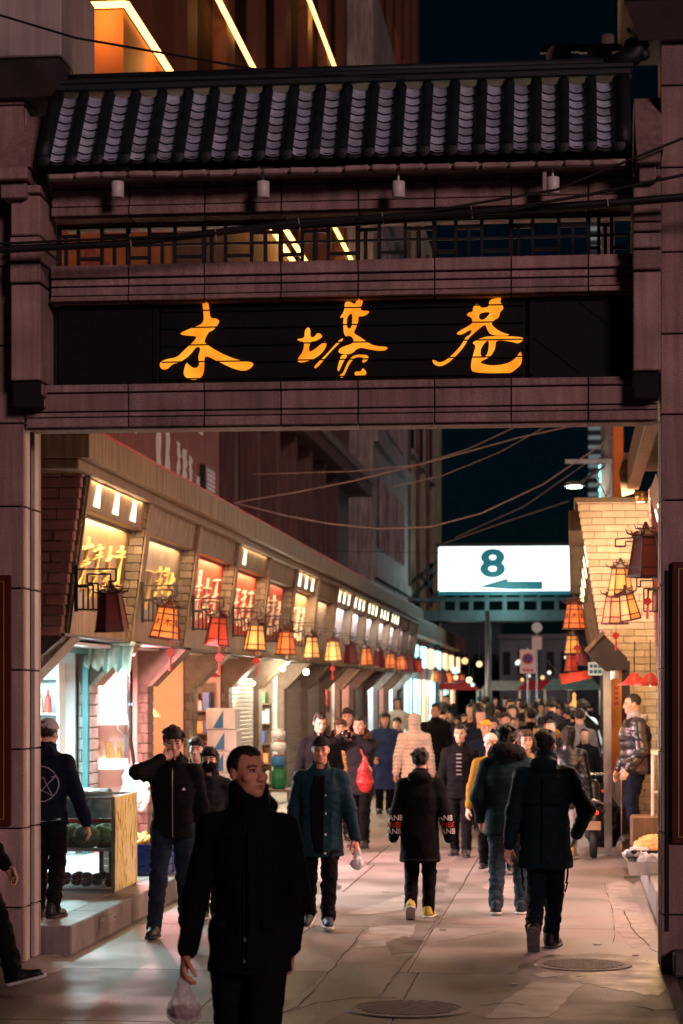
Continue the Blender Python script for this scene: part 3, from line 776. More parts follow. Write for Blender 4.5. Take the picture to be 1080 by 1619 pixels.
# ---- pilasters
for k in range(NB + 1):
    ya, yb = Y0 + k*BAY, Y0 + k*BAY + .28
    if k == 0: ya, yb = Y0 + .225, Y0 + .34
    core_in = .02 if k <= 5 else 0
    def ring(z, ins): return [(-5.6, ya + ins, z), (Xp(z) - ins, ya + ins, z), (Xp(z) - ins, yb - ins, z), (-5.6, yb - ins, z)]
    pil = obj('pilaster', MB().hexa(ring(Z_SP0, core_in), ring(Z_HB1, core_in)), 'mortar' if k <= 5 else 'brick_grey', row_l)
    if k <= 5:
        z = Z_SP0; j = 0
        while z < Z_HB1 - .02:
            h_ = min(.098, Z_HB1 - z)
            xs = [-5.58, Xp(z + .05) - (.17 if j % 2 else .10), Xp(z + .05)]
            for a, b in zip(xs[:-1], xs[1:]):
                obj('brick', MB().box(a + .004, b - .004, ya - rb.uniform(0, .004), yb + .002, z + .004, z + h_ - .004, .006), 'brick_grey', pil)
            z += .098; j += 1
    # thin pale edge board on the street face of each pilaster
    obj('edge_board', MB().hexa([(Xp(Z_SP0), ya + .03, Z_SP0), (Xp(Z_SP0) + .02, ya + .03, Z_SP0), (Xp(Z_SP0) + .02, yb - .03, Z_SP0), (Xp(Z_SP0), yb - .03, Z_SP0)],
        [(Xp(Z_HB1), ya + .03, Z_HB1), (Xp(Z_HB1) + .02, ya + .03, Z_HB1), (Xp(Z_HB1) + .02, yb - .03, Z_HB1), (Xp(Z_HB1), yb - .03, Z_HB1)]), 'wood_plank', pil)
    # corbel and lower column
    cx0 = -5.45; yb = ya + .42
    cor = obj('corbel', MB().hexa([(-5.60, ya, 2.16), (cx0, ya, 2.16), (cx0, yb, 2.16), (-5.60, yb, 2.16)], [(-5.62, ya, Z_SP0 - .03), (-4.98, ya, Z_SP0 - .03), (-4.98, yb, Z_SP0 - .03), (-5.62, yb, Z_SP0 - .03)]), 'brick_grey', row_l)
    obj('corbel_edge', MB().hexa([(cx0 - .02, ya - .02, 2.13), (cx0 + .045, ya - .02, 2.13), (cx0 + .045, yb + .02, 2.13), (cx0 - .02, yb + .02, 2.13)], [(-5.03, ya - .02, Z_SP0 - .04), (-4.95, ya - .02, Z_SP0 - .04), (-4.95, yb + .02, Z_SP0 - .04), (-5.03, yb + .02, Z_SP0 - .04)]), 'wood_trim', cor)
def column(ya, yb, m='brick_grey', bricks=True, x1=-5.45):
    c = obj('column', MB().box(x1 - .14, x1 - .012, ya + .015, yb - .015, PL, 2.16), 'mortar', row_l)
    if bricks:
        z = PL; j = 0
        while z < 2.15:
            h_ = min(.13, 2.16 - z); cut = x1 - .07 if j % 2 else x1 - .11
            for a, b in ((x1 - .15, cut), (cut, x1)):
                obj('brick', MB().box(a + .004, b - .004, ya - rb.uniform(0, .006), yb, z + .004, z + h_ - .004, .01), m, c)
            z += .13; j += 1
    else:
        obj('column_face', MB().box(x1 - .15, x1, ya, yb, PL, 2.16, .01), m, c)
mat('stone_block', (0.36, 0.35, 0.33), 0.7, var=0.2, scale=6, bump=0.4, rv=0.18)
column(Y0 + BAY, Y0 + BAY + .4, 'stone_block')
for k in range(2, NB + 1): column(Y0 + k*BAY, Y0 + k*BAY + .4, 'brick_grey', k <= 4)
# ---- fascia, coping, soffits
for k in range(NB):
    ya, yb = Y0 + k*BAY - (.45 if k == 0 else 0), Y0 + (k+1)*BAY
    f = obj('fascia', MB().box(-5.5, -4.72, ya + .003, yb - .003, Z_HB1 + .004, Z_F1 - .004, .01), 'wood_trim', row_l)
    nb_ = 3
    for i in range(nb_):
        a, b = ya + (yb-ya)*i/nb_, ya + (yb-ya)*(i+1)/nb_
        obj('fascia_board', MB().box(-5.3, -4.62 + rb.uniform(-.004, .004), a + .002, b - .002, Z_F1, Z_F2, .006), 'wood_plank', f)
    obj('coping', MB().box(-6.2, -4.66, ya + .002, yb - .002, Z_F2 + .004, Z_F2 + .05, .008), 'red_paint', f)
    obj('soffit', MB().box(-5.8, -4.97, ya + .45 + .01, yb - .01, Z_SP0 - .03, Z_SP0 - .003), 'slat_dark', f)
# ---- sign bays
def strokes(mb, rr, x_of, y0, y1, z0, z1, n):
    """brush-like marks of an unreadable sign, standing a little off the panel"""
    w_ = (y1 - y0) / n
    for i in range(n):
        ya, yb = y0 + w_*(i + .12), y0 + w_*(i + .88); zt, zb = z1 - rr.uniform(0, .10), z0 + rr.uniform(0, .10)
        def P(y, z, o=.012): return (x_of(z) + o, y, z)
        ym = (ya + yb)/2
        mb.bar(P(ym, zb), P(ym + rr.uniform(-.03, .03), zt), .05*rr.uniform(.6, 1.2), .014)
        for _ in range(rr.choice((4, 5, 6))):
            zz = rr.uniform(zb + .06, zt - .02); e = rr.uniform(.5, 1.1)
            mb.bar(P(ym - (ym-ya)*e, zz - rr.uniform(0, .05)), P(ym + (yb-ym)*e, zz + rr.uniform(0, .05)), .038*rr.uniform(.6, 1.2), .014)
        mb.bar(P(ym, (zt+zb)/2), P(ya, zb), .035, .014); mb.bar(P(ym, (zt+zb)/2), P(yb, zb + .02), .04, .014)
signs = ['sign_bronze', 'sign_taupe', 'sign_red', 'sign_red', 'sign_wine', 'sign_tan', 'sign_grey', 'sign_pale', 'sign_pale', 'sign_pale', 'sign_pale', 'sign_pale', 'sign_pale', 'sign_pale']
lit = {0: 75, 1: 40, 2: 48, 3: 50, 4: 22, 5: 60, 6: 26, 7: 50, 8: 42, 9: 42, 10: 42, 11: 42, 12: 10, 13: 8}
for k in range(NB):
    ya, yb = Y0 + k*BAY + (.28 if k else .34), Y0 + (k+1)*BAY
    xs = lambda z: Xp(z) - .17
    b4 = lambda z, x1, x0: [(x0, ya, z), (x1, ya, z), (x1, yb, z), (x0, yb, z)]
    obj('spandrel', MB().hexa(b4(Z_SP0, Xp(Z_SP0) - .03, -5.6), b4(Z_SP1, Xp(Z_SP1) - .06, -5.6)), 'wood_plank', row_l)
    sg = obj('sign_panel', MB().hexa(b4(Z_SP1 + .003, xs(Z_SP1), -5.6), b4(Z_SG1, xs(Z_SG1), -5.6)), signs[k], row_l)
    if k <= 6:
        rr = random.Random(40 + k); mb = MB()
        if k == 1:
            strokes(mb, rr, xs, ya + .1, ya + .65, 3.12, 3.62, 1)
            mb.bar((xs(3.5)+.012, ya+.80, 3.5), (xs(3.5)+.012, ya+1.35, 3.5), .07, .014)
            mb.bar((xs(3.5)+.012, ya+1.12, 3.5), (xs(3.05)+.012, ya+1.08, 3.05), .05, .014)
            strokes(mb, rr, xs, ya + 1.5, yb - .3, 3.2, 3.62, 3)
        elif k == 6:
            pass
        else:
            strokes(mb, rr, xs, ya + .10, yb - .12, 3.0, 3.72, 5 if k == 0 else 4)
        if mb.v: obj('lettering', mb, 'letter_gold' if k < 2 else 'letter_white', sg)
        if k == 6:
            mb = MB().lathe([(.20, -.004), (.22, -.004), (.22, .006), (.20, .006)], (xs(3.4) + .012, (ya+yb)/2, 3.4), 20, ax='x', caps=False)
            obj('emblem', mb, 'sign_wine', sg)
        # frame round the panel
        mb = MB()
        for z in (Z_SP1 + .02, Z_SG1 - .02): mb.bar((xs(z) + .01, ya, z), (xs(z) + .01, yb, z), .03)
        obj('sign_frame', mb, 'slat_dark', sg)
    xh = lambda z: Xp(z) - .035
    hb = obj('head_box', MB().hexa(b4(Z_SG1 + .003, xh(Z_SG1), -5.6), b4(Z_HB1, xh(Z_HB1), -5.6)), 'wood_plank', row_l)
    obj('head_trim', MB().box(-5.55, xh(Z_SG1) + .006, ya + .005, yb - .005, Z_SG1 - .012, Z_SG1 + .001), 'wood_trim', hb)
    if k in (0, 3, 5, 7, 8, 9, 10, 11):
        n = 1 if k == 3 else 3
        for i in range(n):
            yc_ = ya + (yb - ya) * ((i + .6) / (n + .25) if n > 1 else .22)
            w0, w1 = .07, .14
            z0, z1 = Z_SG1 + .05, Z_HB1 - .03
            mb = MB().prism([(xh(z0) + .006, yc_ - w1, z0), (xh(z0) + .006, yc_ + w1, z0), (xh(z1) + .006, yc_ + w0, z1), (xh(z1) + .006, yc_ - w0, z1)], (.006, 0, 0))
            obj('light_slot', mb, 'slot_light' if k < 5 else 'slot_light_cool', hb)
    area('sign_lamp', (xh(Z_SG1) - .06, (ya+yb)/2, Z_SG1 - .03), (R(0), R(-10), 0), WARM if k < 7 else (1, .85, .72), lit[k], .10, yb - ya - .4, hb)
    if k in (0, 3, 5, 7, 8, 9):
        area('fascia_lamp', (-4.80, (ya+yb)/2, Z_HB1 + .0), (0, R(-24), 0), WARM, lit[k]*.3, .05, yb - ya - .3, hb)

# ---- lanterns
mat('lantern_frame', (0.055, 0.012, 0.010), 0.45, var=0.2, bump=0.05)
mat('pane_dark', (0.10, 0.008, 0.010), 0.5, var=0.2, scale=8, bump=0.05)
emis('pane_yellow', srgb(252, 164, 72), .78, (.7, .4, .15))
emis('pane_orange', srgb(228, 86, 28), 0.58, (.6, .2, .05))
emis('pane_red', srgb(200, 38, 24), 0.45, (.5, .06, .03))
emis('pane_peach', srgb(250, 140, 92), 0.7, (.6, .25, .12))
def pane_core(name):
    """lantern paper glows brightest round the bulb"""
    m = MATS[name]; n, l = m.node_tree.nodes, m.node_tree.links; b = n['Principled BSDF']; st = b.inputs['Emission Strength'].default_value
    tc = n.new('ShaderNodeTexCoord'); vs = n.new('ShaderNodeVectorMath'); vs.operation = 'DISTANCE'; vs.inputs[1].default_value = (.5, .5, .38)
    mr = n.new('ShaderNodeMapRange'); mr.inputs[1].default_value = 0.0; mr.inputs[2].default_value = .75; mr.inputs[3].default_value = st*1.55; mr.inputs[4].default_value = st*.38
    nz = n.new('ShaderNodeTexNoise'); nz.inputs['Scale'].default_value = 5; geo = n.new('ShaderNodeNewGeometry'); l.new(geo.outputs['Position'], nz.inputs['Vector'])
    ad = n.new('ShaderNodeMath'); ad.operation = 'MULTIPLY_ADD'; ad.inputs[1].default_value = .35; 
    l.new(tc.outputs['Generated'], vs.inputs[0]); l.new(vs.outputs['Value'], ad.inputs[2]); l.new(nz.outputs['Fac'], ad.inputs[0]); l.new(ad.outputs[0], mr.inputs[0]); l.new(mr.outputs[0], b.inputs['Emission Strength'])
for q_ in ('pane_yellow', 'pane_orange', 'pane_red', 'pane_peach'): pane_core(q_)
LANT = {}
def build_lantern(kind, mark=False):
    """hexagonal palace lantern, hung by its ring at the origin"""
    z_t, z_b, rt, rbm = -.14, -.50, .105, .165
    root = thing('palace_lantern', (0, 0, 0), '', '')
    hexa = lambda r, a0=0: [(r*math.cos(math.pi/3*i + a0), r*math.sin(math.pi/3*i + a0)) for i in range(6)]
    mb = MB()
    T, B = hexa(rt), hexa(rbm)
    for i in range(6):
        j = (i + 1) % 6
        mb.bar((*T[i], z_t), (*B[i], z_b), .016)
        for f in (0, .22, .78, 1.0):
            p = [(T[q][0]*(1-f) + B[q][0]*f, T[q][1]*(1-f) + B[q][1]*f, z_t*(1-f) + z_b*f) for q in (i, j)]
            mb.bar(p[0], p[1], .013 if 0 < f < 1 else .02)
    mb.lathe([(rbm + .02, z_b - .012), (rbm + .02, z_b), (rbm - .02, z_b), (rbm - .02, z_b - .012)], (0, 0, 0), 6, caps=False)
    obj('frame', mb, 'lantern_frame', root)
    mb = MB().lathe([(rt + .03, z_t - .002), (rt + .02, z_t + .02), (.055, z_t + .06), (.03, z_t + .085), (.012, z_t + .14)], (0, 0, 0), 6)
    cp = obj('cap', mb, 'lantern_frame', root)
    mb = MB()
    for i, (x, y) in enumerate(hexa(rt + .02)):
        mb.tube([(x*.6, y*.6, z_t + .05), (x, y, z_t + .02), (x*1.35, y*1.35, z_t + .03), (x*1.55, y*1.55, z_t + .075)], [.012, .012, .009, .003], 5)
        mb.tube([(x*.4, y*.4, z_t + .08), (x*.75, y*.75, z_t + .075), (x*.85, y*.85, z_t + .11)], [.010, .008, .002], 5)
    obj('cap_horn', mb, 'lantern_frame', cp)
    obj('hanger', MB().tube([(0, 0, z_t + .13), (0, 0, .0)], .009, 6).ball((0, 0, -.03), .022), 'black_iron', root)
    for i in range(6):
        j = (i + 1) % 6
        p = [(T[i][0]*.985, T[i][1]*.985, z_t), (T[j][0]*.985, T[j][1]*.985, z_t), (B[j][0]*.985, B[j][1]*.985, z_b), (B[i][0]*.985, B[i][1]*.985, z_b)]
        n = (Vector(p[1]) - Vector(p[0])).cross(Vector(p[3]) - Vector(p[0])).normalized() * -.003
        pn = obj('pane', MB().prism(p, n), kind, root)
        if mark and i in (3, 4, 5):
            me = text_mesh('木', .11, .002); mid = sum((Vector(q) for q in p), Vector()) / 4
            nv = Vector((mid.x, mid.y, 0)).normalized(); ang = math.atan2(nv.x, -nv.y)
            me.transform(Matrix.Translation(mid + nv * .008) @ Matrix.Rotation(ang, 4, 'Z') @ Matrix.Rotation(R(-8), 4, 'X'))
            obj('character', me, 'lantern_frame', pn)
    return root
def hide_proto(o):
    for c in list(o.children): hide_proto(c)
    bpy.data.objects.remove(o)
def lantern(kind, loc, label, mark=False, tilt=(0, 0), rz=None, scale=1.0, lampw=.8):
    key = (kind, mark)
    if key not in LANT: LANT[key] = build_lantern(kind, mark)
    c = copy_tree(LANT[key]); c.location = loc
    c.rotation_euler = (tilt[0], tilt[1], rz if rz is not None else rnd.uniform(0, 1)); c.scale = (scale,) * 3
    tag(c, label, 'lantern', 'hexagonal lanterns hung along the shop fronts')
    if kind != 'pane_dark' and lampw:
        colr = {'pane_yellow': (1, .62, .26), 'pane_orange': (1, .42, .12), 'pane_red': (1, .2, .08), 'pane_peach': (1, .5, .28)}[kind]
        lp = bpy.data.lights.new('lantern_bulb', 'POINT'); lp.energy = lampw; lp.color = colr; lp.shadow_soft_size = .03
        o = bpy.data.objects.new('lantern_bulb', lp); COL.objects.link(o); o.parent = c; o.location = (0, 0, -.54)
    return c
def bracket(loc, length, parent, sx=1):
    """iron key-pattern bracket: loc is the wall end at the top"""
    x, y, z = loc; mb = MB(); w_ = .016
    P = lambda a, b: (x + sx*a, y, z + b)
    mb.bar(P(0, .04), P(0, -.42), .035)
    path = [(0, .0), (length, 0.0), (length, -.12), (length*.86, -.12), (length*.86, -.05), (.11, -.05), (.11, -.14), (.22, -.14), (.22, -.40)]
    for a, b in zip(path[:-1], path[1:]): mb.bar(P(*a), P(*b), w_)
    for q in (.17, .12, .07):
        mb.bar(P(.02 if q > .1 else .07, -.14 - (.22-q)*.35), P(q, -.14 - (.22-q)*.35), w_); mb.bar(P(q, -.14 - (.22-q)*.35), P(q, -.40), w_)
    mb.bar(P(0, -.40), P(.22, -.40), w_)
    return obj('lantern_bracket', mb, 'black_iron', parent)
def knot(loc, label, s_=1.0):
    s_ *= .75
    x, y, z = loc
    t = thing('tassel_knot', loc, label, 'tassel', 'red knot tassels under the lanterns')
    obj('cord', MB().tube([(x, y, z + .16*s_), (x, y, z)], .004, 5), 'red_cloth', t)
    mb = MB().prism([(x - .075*s_, y, z - .06*s_), (x, y, z + .02*s_), (x + .075*s_, y, z - .06*s_), (x, y, z - .14*s_)], (0, .03, 0))
    for a in range(8):
        mb.tube([(x, y + .015, z - .06*s_), (x + .085*s_*math.cos(a*math.pi/4), y + .015, z - .06*s_ + .085*s_*math.sin(a*math.pi/4))], [.012*s_, .004*s_], 5)
    obj('knot', mb, 'red_cloth', t)
    obj('tassel', MB().lathe([(.012*s_, -.14*s_), (.018*s_, -.17*s_), (.024*s_, -.34*s_)], (x, y + .015, z), 8), 'red_cloth', t)
kinds = ['pane_dark', 'pane_orange', 'pane_red', 'pane_yellow', 'pane_orange', 'pane_yellow', 'pane_yellow', 'pane_dark', 'pane_orange', 'pane_dark', 'pane_orange', 'pane_orange', 'pane_dark', 'pane_red']
nth = ['nearest the gate, unlit dark red', 'second from the gate, orange, tilted', 'third from the gate, glowing red', 'fourth from the gate, glowing yellow', 'fifth from the gate, orange', 'sixth from the gate, glowing yellow', 'seventh from the gate, pale yellow', 'eighth from the gate, dark red', 'ninth from the gate, orange', 'tenth from the gate, dark red', 'eleventh from the gate, orange', 'twelfth from the gate, orange', 'thirteenth from the gate, dark red', 'fourteenth from the gate, red']
for k in range(NB):
    y = Y0 + k*BAY + .12
    xb = Xp(3.3) + .03
    zb = 3.27
    bracket((xb, y, zb), .40, row_l)
    xl = xb + .34 if k != 1 else xb + .32
    lantern(kinds[k], (xl, y, zb - .11), 'six sided lantern on the left shop row, ' + nth[k], mark=(k in (1,)), tilt=(0, R(8)) if k == 1 else (R(rnd.uniform(-3, 3)), R(rnd.uniform(-4, 4))), rz=.3 if k == 1 else None)
    if k in (1, 2, 3, 6): knot((xl, y, zb - .72), ('', 'red knot tassel under the tilted orange lantern', 'red knot tassel under the third lantern from the gate', 'red knot tassel under the fourth lantern from the gate', '', '', 'pale tassel under the seventh lantern from the gate')[k])

# ---- shop interiors
def room(ya, yb, xb, m, ceil='white_paint', floor=PL):
    obj('back_wall', MB().box(xb - .1, xb, ya, yb, floor, Z_SP0 - .03), m, row_l)
    obj('partition', MB().box(xb, -5.58, yb - .05, yb, floor, Z_SP0 - .03), m, row_l)
    obj('partition', MB().box(xb, -5.58, ya, ya + .05, floor, Z_SP0 - .03), m, row_l)
    obj('ceiling', MB().box(xb, -5.3, ya, yb, Z_SP0 - .05, Z_SP0 - .032), ceil, row_l)
def tube_light(p0, p1, col, strength, watts, label, mname, tilt=0):
    p0, p1 = Vector(p0), Vector(p1)
    t = thing('tube_light', (p0 + p1)/2, label, 'tube light', 'fluorescent tubes inside the shops')
    obj('fitting', MB().bar(p0 + Vector((0, 0, .03)), p1 + Vector((0, 0, .03)), .06, .03), 'white_paint', t)
    obj('tube', MB().tube([p0, p1], .016, 8), emis(mname, col, strength), t, True)
    d = p1 - p0
    area('glow', (p0 + p1)/2 + Vector((.03*(1 if tilt > 0 else -1 if tilt < 0 else 0), 0, -.03)), (0, -R(tilt), 0), col, watts, .08, d.length, t)
CY = (0.62, 0.95, 1.0)
PK = (1.0, 0.62, 0.52)
mat('tile_white', (0.70, 0.76, 0.76), 0.3, var=0.06, scale=3, bump=0.02)
mat('wall_pink', (0.66, 0.42, 0.36), 0.6, var=0.1, scale=3)
mat('wall_orange', (0.72, 0.42, 0.26), 0.6, var=0.08, scale=2)
mat('teal_frame', (0.05, 0.16, 0.17), 0.4, metal=0.3, var=0.1)
# first shop: open on the gate side too, cold light
obj('back_wall', MB().box(-8.1, -8.0, Y0, 24.0, PL, 2.6), 'tile_white', row_l)
obj('partition', MB().box(-8.0, -5.62, 23.98, 24.05, PL, 2.6), 'tile_white', row_l)
obj('ceiling', MB().box(-8.0, -5.2, Y0 + .02, 24.0, 2.55, 2.585), 'white_paint', row_l)
tube_light((-6.6, 21.3, 2.46), (-6.6, 23.0, 2.46), CY, 9, 420, 'cold white ceiling tube in the first shop, nearest the gate', 'tube_cyan')
tube_light((-5.35, 20.95, 2.53), (-5.35, 22.6, 2.53), CY, 9, 330, 'cold white tube under the canopy edge of the first shop', 'tube_cyan', 38)
tube_light((-5.40, 24.6, 2.52), (-5.40, 26.2, 2.52), (1, .46, .48), 8, 850, 'pinkish tube over the meat stall in the second bay', 'tube_pink', 45)
mb = MB()
for y in (20.85, 23.95): mb.box(-5.52, -5.46, y - .03, y + .03, PL, 2.55)
mb.box(-5.52, -5.46, 20.82, 23.98, 2.49, 2.55)
obj('door_frame', mb, 'teal_frame', row_l)
# dark diagonal brace at the near corner
obj('corner_brace', MB().hexa([(-5.9, Y0 - .02, 2.16), (-5.5, Y0 - .02, 2.16), (-5.5, Y0 + .2, 2.16), (-5.9, Y0 + .2, 2.16)], [(-5.9, Y0 - .02, 2.6), (-4.98, Y0 - .02, 2.6), (-4.98, Y0 + .2, 2.6), (-5.9, Y0 + .2, 2.6)]), 'slat_dark', row_l)
# second bay (meat stall), orange walled third bay, fourth bay
room(24.45, 27.33, -7.2, 'wall_pink'); room(27.8, 30.62, -6.9, 'wall_orange'); room(31.05, 33.92, -7.4, 'wall_pink')
def bulb(loc, col, watts, label, size=.05, strength=30, name='bulb_warm'):
    t = thing('light_bulb', loc, label, 'bulb', 'bare bulbs hung in the shop fronts')
    obj('glass', MB().ball(loc, size, 12, 8), emis(name, col, strength), t, True)
    obj('flex', MB().tube([Vector(loc) + Vector((0, 0, size)), Vector(loc) + Vector((0, 0, .35))], .006, 5), 'cable', t)
    lp = lamp('glow', Vector(loc) - Vector((0, 0, size + .03)), col, watts, .05, t)
bulb((-5.75, 28.6, 2.12), (1, .66, .40), 110, 'bare warm bulb in the orange walled shop')
bulb((-6.0, 32.0, 2.15), (1, .56, .34), 110, 'bare bulb behind the stacked boxes')
# metal shade lamps
def shade_lamp(loc, m, label, s_=1.0, watts=6, lampcol=(1, .6, .3)):
    x, y, z = loc
    t = thing('shade_lamp', loc, label, 'lamp', 'conical shade lamps over the stalls')
    obj('shade', MB().lathe([(.03*s_, .14*s_), (.05*s_, .12*s_), (.11*s_, .05*s_), (.19*s_, 0), (.185*s_, -.003), (.10*s_, .045*s_), (.04*s_, .11*s_)], loc, 20, caps=False), m, t, True)
    obj('bulb', MB().ball((x, y, z + .035*s_), .04*s_), emis('lamp_hot', (1, .78, .48), 14), t, True)
    obj('flex', MB().tube([(x, y, z + .13*s_), (x, y, z + .5)], .006, 5), 'cable', t)
    lamp('glow', (x, y, z - .03), lampcol, watts, .05, t)
shade_lamp((-5.7, 28.9, 1.72), 'wall_orange', 'orange conical shade lamp at the orange walled shop', .8, 4)
shade_lamp((-5.35, 31.3, 2.28), 'red_paint', 'red conical shade lamp beside the stacked boxes', 1.2, 8)
# roller shutters and dim shops farther along
mat('shutter', (0.42, 0.38, 0.33), 0.45, metal=0.3, var=0.12, scale=4, bump=0.05)
def shutter(ya, yb, top=2.3):
    s_ = obj('roller_shutter', MB().box(-5.60, -5.56, ya, yb, PL, top), 'shutter', row_l)
    z = PL; n = 0
    while z < top - .04:
        piece('shutter_slat', box_mesh('shutter_slat', .03, yb - ya - .01, .066, 'shutter', .010), (-5.555, (ya+yb)/2, z + .036), s_); z += .072
shutter(34.4, 37.2); shutter(41.0, 43.8); shutter(44.35, 47.1); shutter(54.2, 57)
bulb((-5.2, 34.9, 2.2), (1, .85, .66), 40, 'small bulb lighting the pale roller shutter', .03, 20)
for k, (m, c, wt) in {5: ('tile_white', (1, .84, .62), 150), 8: ('tile_white', (1, .6, .4), 120), 9: ('wall_pink', (1, .6, .45), 50), 11: ('tile_white', (.8, .95, 1), 130), 12: ('wall_pink', (1, .8, .7), 40), 13: ('tile_white', (.75, .97, 1), 170)}.items():
    ya, yb = Y0 + k*BAY + .45, Y0 + (k+1)*BAY
    room(ya, yb, -7.6, m)
    lamp('shop_lamp', (-5.9, (ya+yb)/2, 2.35), c, wt, .15, row_l)
bulb((-4.75, 38.3, 2.42), (1, .86, .62), 160, 'dazzling bare bulb hung out over the pavement in mid row', .05, 60, 'bulb_hot')
bulb((-5.0, 37.0, 2.46), (1, .84, .6), 50, 'bright bulb near the dazzling one under the corbels', .035, 50, 'bulb_hot')
# ================================================================== buildings behind the left shops
LED = (1.0, 0.46, 0.10)
emis('led_orange', (1.0, 0.52, 0.14), 4.5)
off = thing('office_building', (-10, 45, 0), 'tall brown office building with orange LED strips and dark window bays behind the shops', 'building')
obj('wall', MB().box(-16, -6.55, 34.5, 63, 0, 12.3), 'concrete_brown', off)
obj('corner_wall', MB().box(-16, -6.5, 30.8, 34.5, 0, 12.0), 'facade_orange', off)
mat('glass_far', (0.02, 0.010, 0.008), 0.9, var=0.3, scale=1, bump=0, spec=0.02)
tw = obj('tower_wall', MB().box(-18, -7.1, 36, 100, 12.3, 40), 'facade_rust', off)
for i in range(14):
    y = 38 + i*4.4
    obj('tower_rib', MB().box(-7.1, -6.85, y, y + 1.0, 12.3, 40), 'facade_rust', tw)
    obj('tower_window', MB().box(-7.1, -7.06, y + 1.5, y + 3.9, 12.9, 40), 'glass_far', tw)
for i, y in enumerate((36.2, 39.0, 41.8, 44.7, 47.6, 50.5, 53.3, 56.1)):
    obj('fin', MB().box(-6.55, -6.15, y, y + .42, 4.4, 7.8, .01), 'concrete_brown', off)
    if i < 7:
        wn = obj('window', MB().box(-6.56, -6.50, y + .42, y + 2.8, 4.9, 7.7), 'glass_dark', off)
        obj('mullion', MB().box(-6.5, -6.46, y + 1.5, y + 1.56, 4.9, 7.7), 'steel_dark', wn)
obj('ledge', MB().box(-6.55, -5.85, 34.5, 63, 7.8, 8.35, .02), 'concrete_brown', off)
obj('ledge_trim', MB().box(-6.0, -5.78, 34.5, 63.1, 8.12, 8.36, .02), 'concrete', off)
def led(p0, p1, watts, n=2):
    s_ = obj('led_strip', MB().bar(p0, p1, .075, .075), 'led_orange', off)
    p0, p1 = Vector(p0), Vector(p1)
    for i in range(n):
        a = p0.lerp(p1, (i + .5)/n)
        lamp('led_glow', a + Vector((.35, -.35, -.25)), LED, watts, .1, off)
led((-6.44, 30.72, 12.05), (-6.44, 56, 12.05), 26, 5)
led((-6.40, 44, 12.45), (-6.40, 56, 12.45), 25, 2)
led((-12, 30.72, 12.05), (-6.44, 30.72, 12.05), 34, 4)
led((-6.78, 38, 15.4), (-6.78, 75, 15.4), 30, 5)
led((-6.78, 52, 20.0), (-6.78, 100, 20.0), 30, 5)
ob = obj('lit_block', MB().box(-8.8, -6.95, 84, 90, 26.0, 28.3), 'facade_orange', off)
lamp('block_glow', (-7.9, 82, 26.2), LED, 260, .3, off)
# red rooftop hoarding with broken white lettering
mat('hoarding', (0.24, 0.06, 0.045), 0.6, var=0.25, scale=1.5, bump=0.1, streak=0.4)
hd = thing('roof_hoarding', (-5.95, 27, 4.6), 'weathered red rooftop hoarding with broken white lettering above the shop row', 'hoarding')
for i in range(7):
    obj('panel', MB().box(-6.02, -5.95, 26.2 + i*1.4, 27.6 + i*1.4 - .01, 4.62, 7.6, .006), 'hoarding', hd)
rr = random.Random(9)
for (y, z0, z1, w_) in ((30.6, 5.35, 7.2, .30), (31.3, 5.25, 7.2, .34), (32.2, 5.15, 5.85, .24), (32.7, 5.1, 5.8, .34), (33.2, 5.1, 5.75, .26), (27.6, 5.75, 7, .34), (28.9, 5.6, 5.85, .2), (33.9, 5.3, 5.5, .3), (34.1, 6.2, 6.6, .34)):
    n = 12; pts = []
    for i in range(n): pts.append((-5.945, y - w_/2 + rr.uniform(-.08, .08), z0 + (z1-z0)*i/(n-1)))
    for i in range(n-1, -1, -1): pts.append((-5.945, y + w_/2 + rr.uniform(-.08, .08), z0 + (z1-z0)*i/(n-1)))
    obj('letter_stroke', MB().prism(pts, (.006, 0, 0)), 'white_paint', hd)
# air conditioner on the roof edge
ac = thing('air_conditioner', (-6.0, 34.3, 5.05), 'dark boxy air conditioner unit at the end of the red hoarding', 'air conditioner')
obj('casing', MB().box(-6.30, -5.86, 34.1, 34.95, 5.12, 5.72, .02), 'steel_dark', ac)
gr = obj('grille', MB().box(-5.862, -5.845, 34.14, 34.9, 5.15, 5.69), 'steel_grey', ac)
for i in range(7): obj('grille_slat', MB().box(-5.85, -5.83, 34.16, 34.88, 5.18 + i*.072, 5.22 + i*.072), 'plastic_white', gr)
obj('stand', MB().box(-6.28, -5.9, 34.2, 34.25, 4.62, 5.12).box(-6.28, -5.9, 34.8, 34.85, 4.62, 5.12), 'steel_dark', ac)
# pale stained apartment block farther on
mat('concrete_pale', (0.24, 0.225, 0.215), 0.75, var=0.25, scale=.8, bump=0.2, bscale=20, streak=0.5)
mat('concrete_lime', (0.36, 0.37, 0.24), 0.8, var=0.35, scale=.9, bump=0.3, bscale=12, streak=0.5)
ap = thing('apartment_block', (-10, 80, 0), 'pale stained concrete apartment block beyond the office building', 'building')
obj('wall', MB().box(-16, -6.1, 66, 80, 0, 24), 'concrete_pale', ap)
obj('set_back_wall', MB().box(-16, -6.3, 80.01, 104, 0, 22), 'concrete_lime', ap)
for z in (6.6, 10.6, 14.4):
    for y in (67.5, 71.0, 74.5):
        wn = obj('window', MB().box(-6.12, -6.06, y, y + 2.6, z, z + 2.2), 'glass_dark', ap)
        for i in range(4): obj('window_bar', MB().box(-6.08, -6.0, y + i*.84, y + .06 + i*.84, z, z + 2.2), 'concrete_pale', wn)
for z in (5.6, 9.8, 13.6, 17.6): obj('floor_band', MB().box(-6.1, -5.95, 66, 80, z, z + .35), 'concrete_pale', ap)
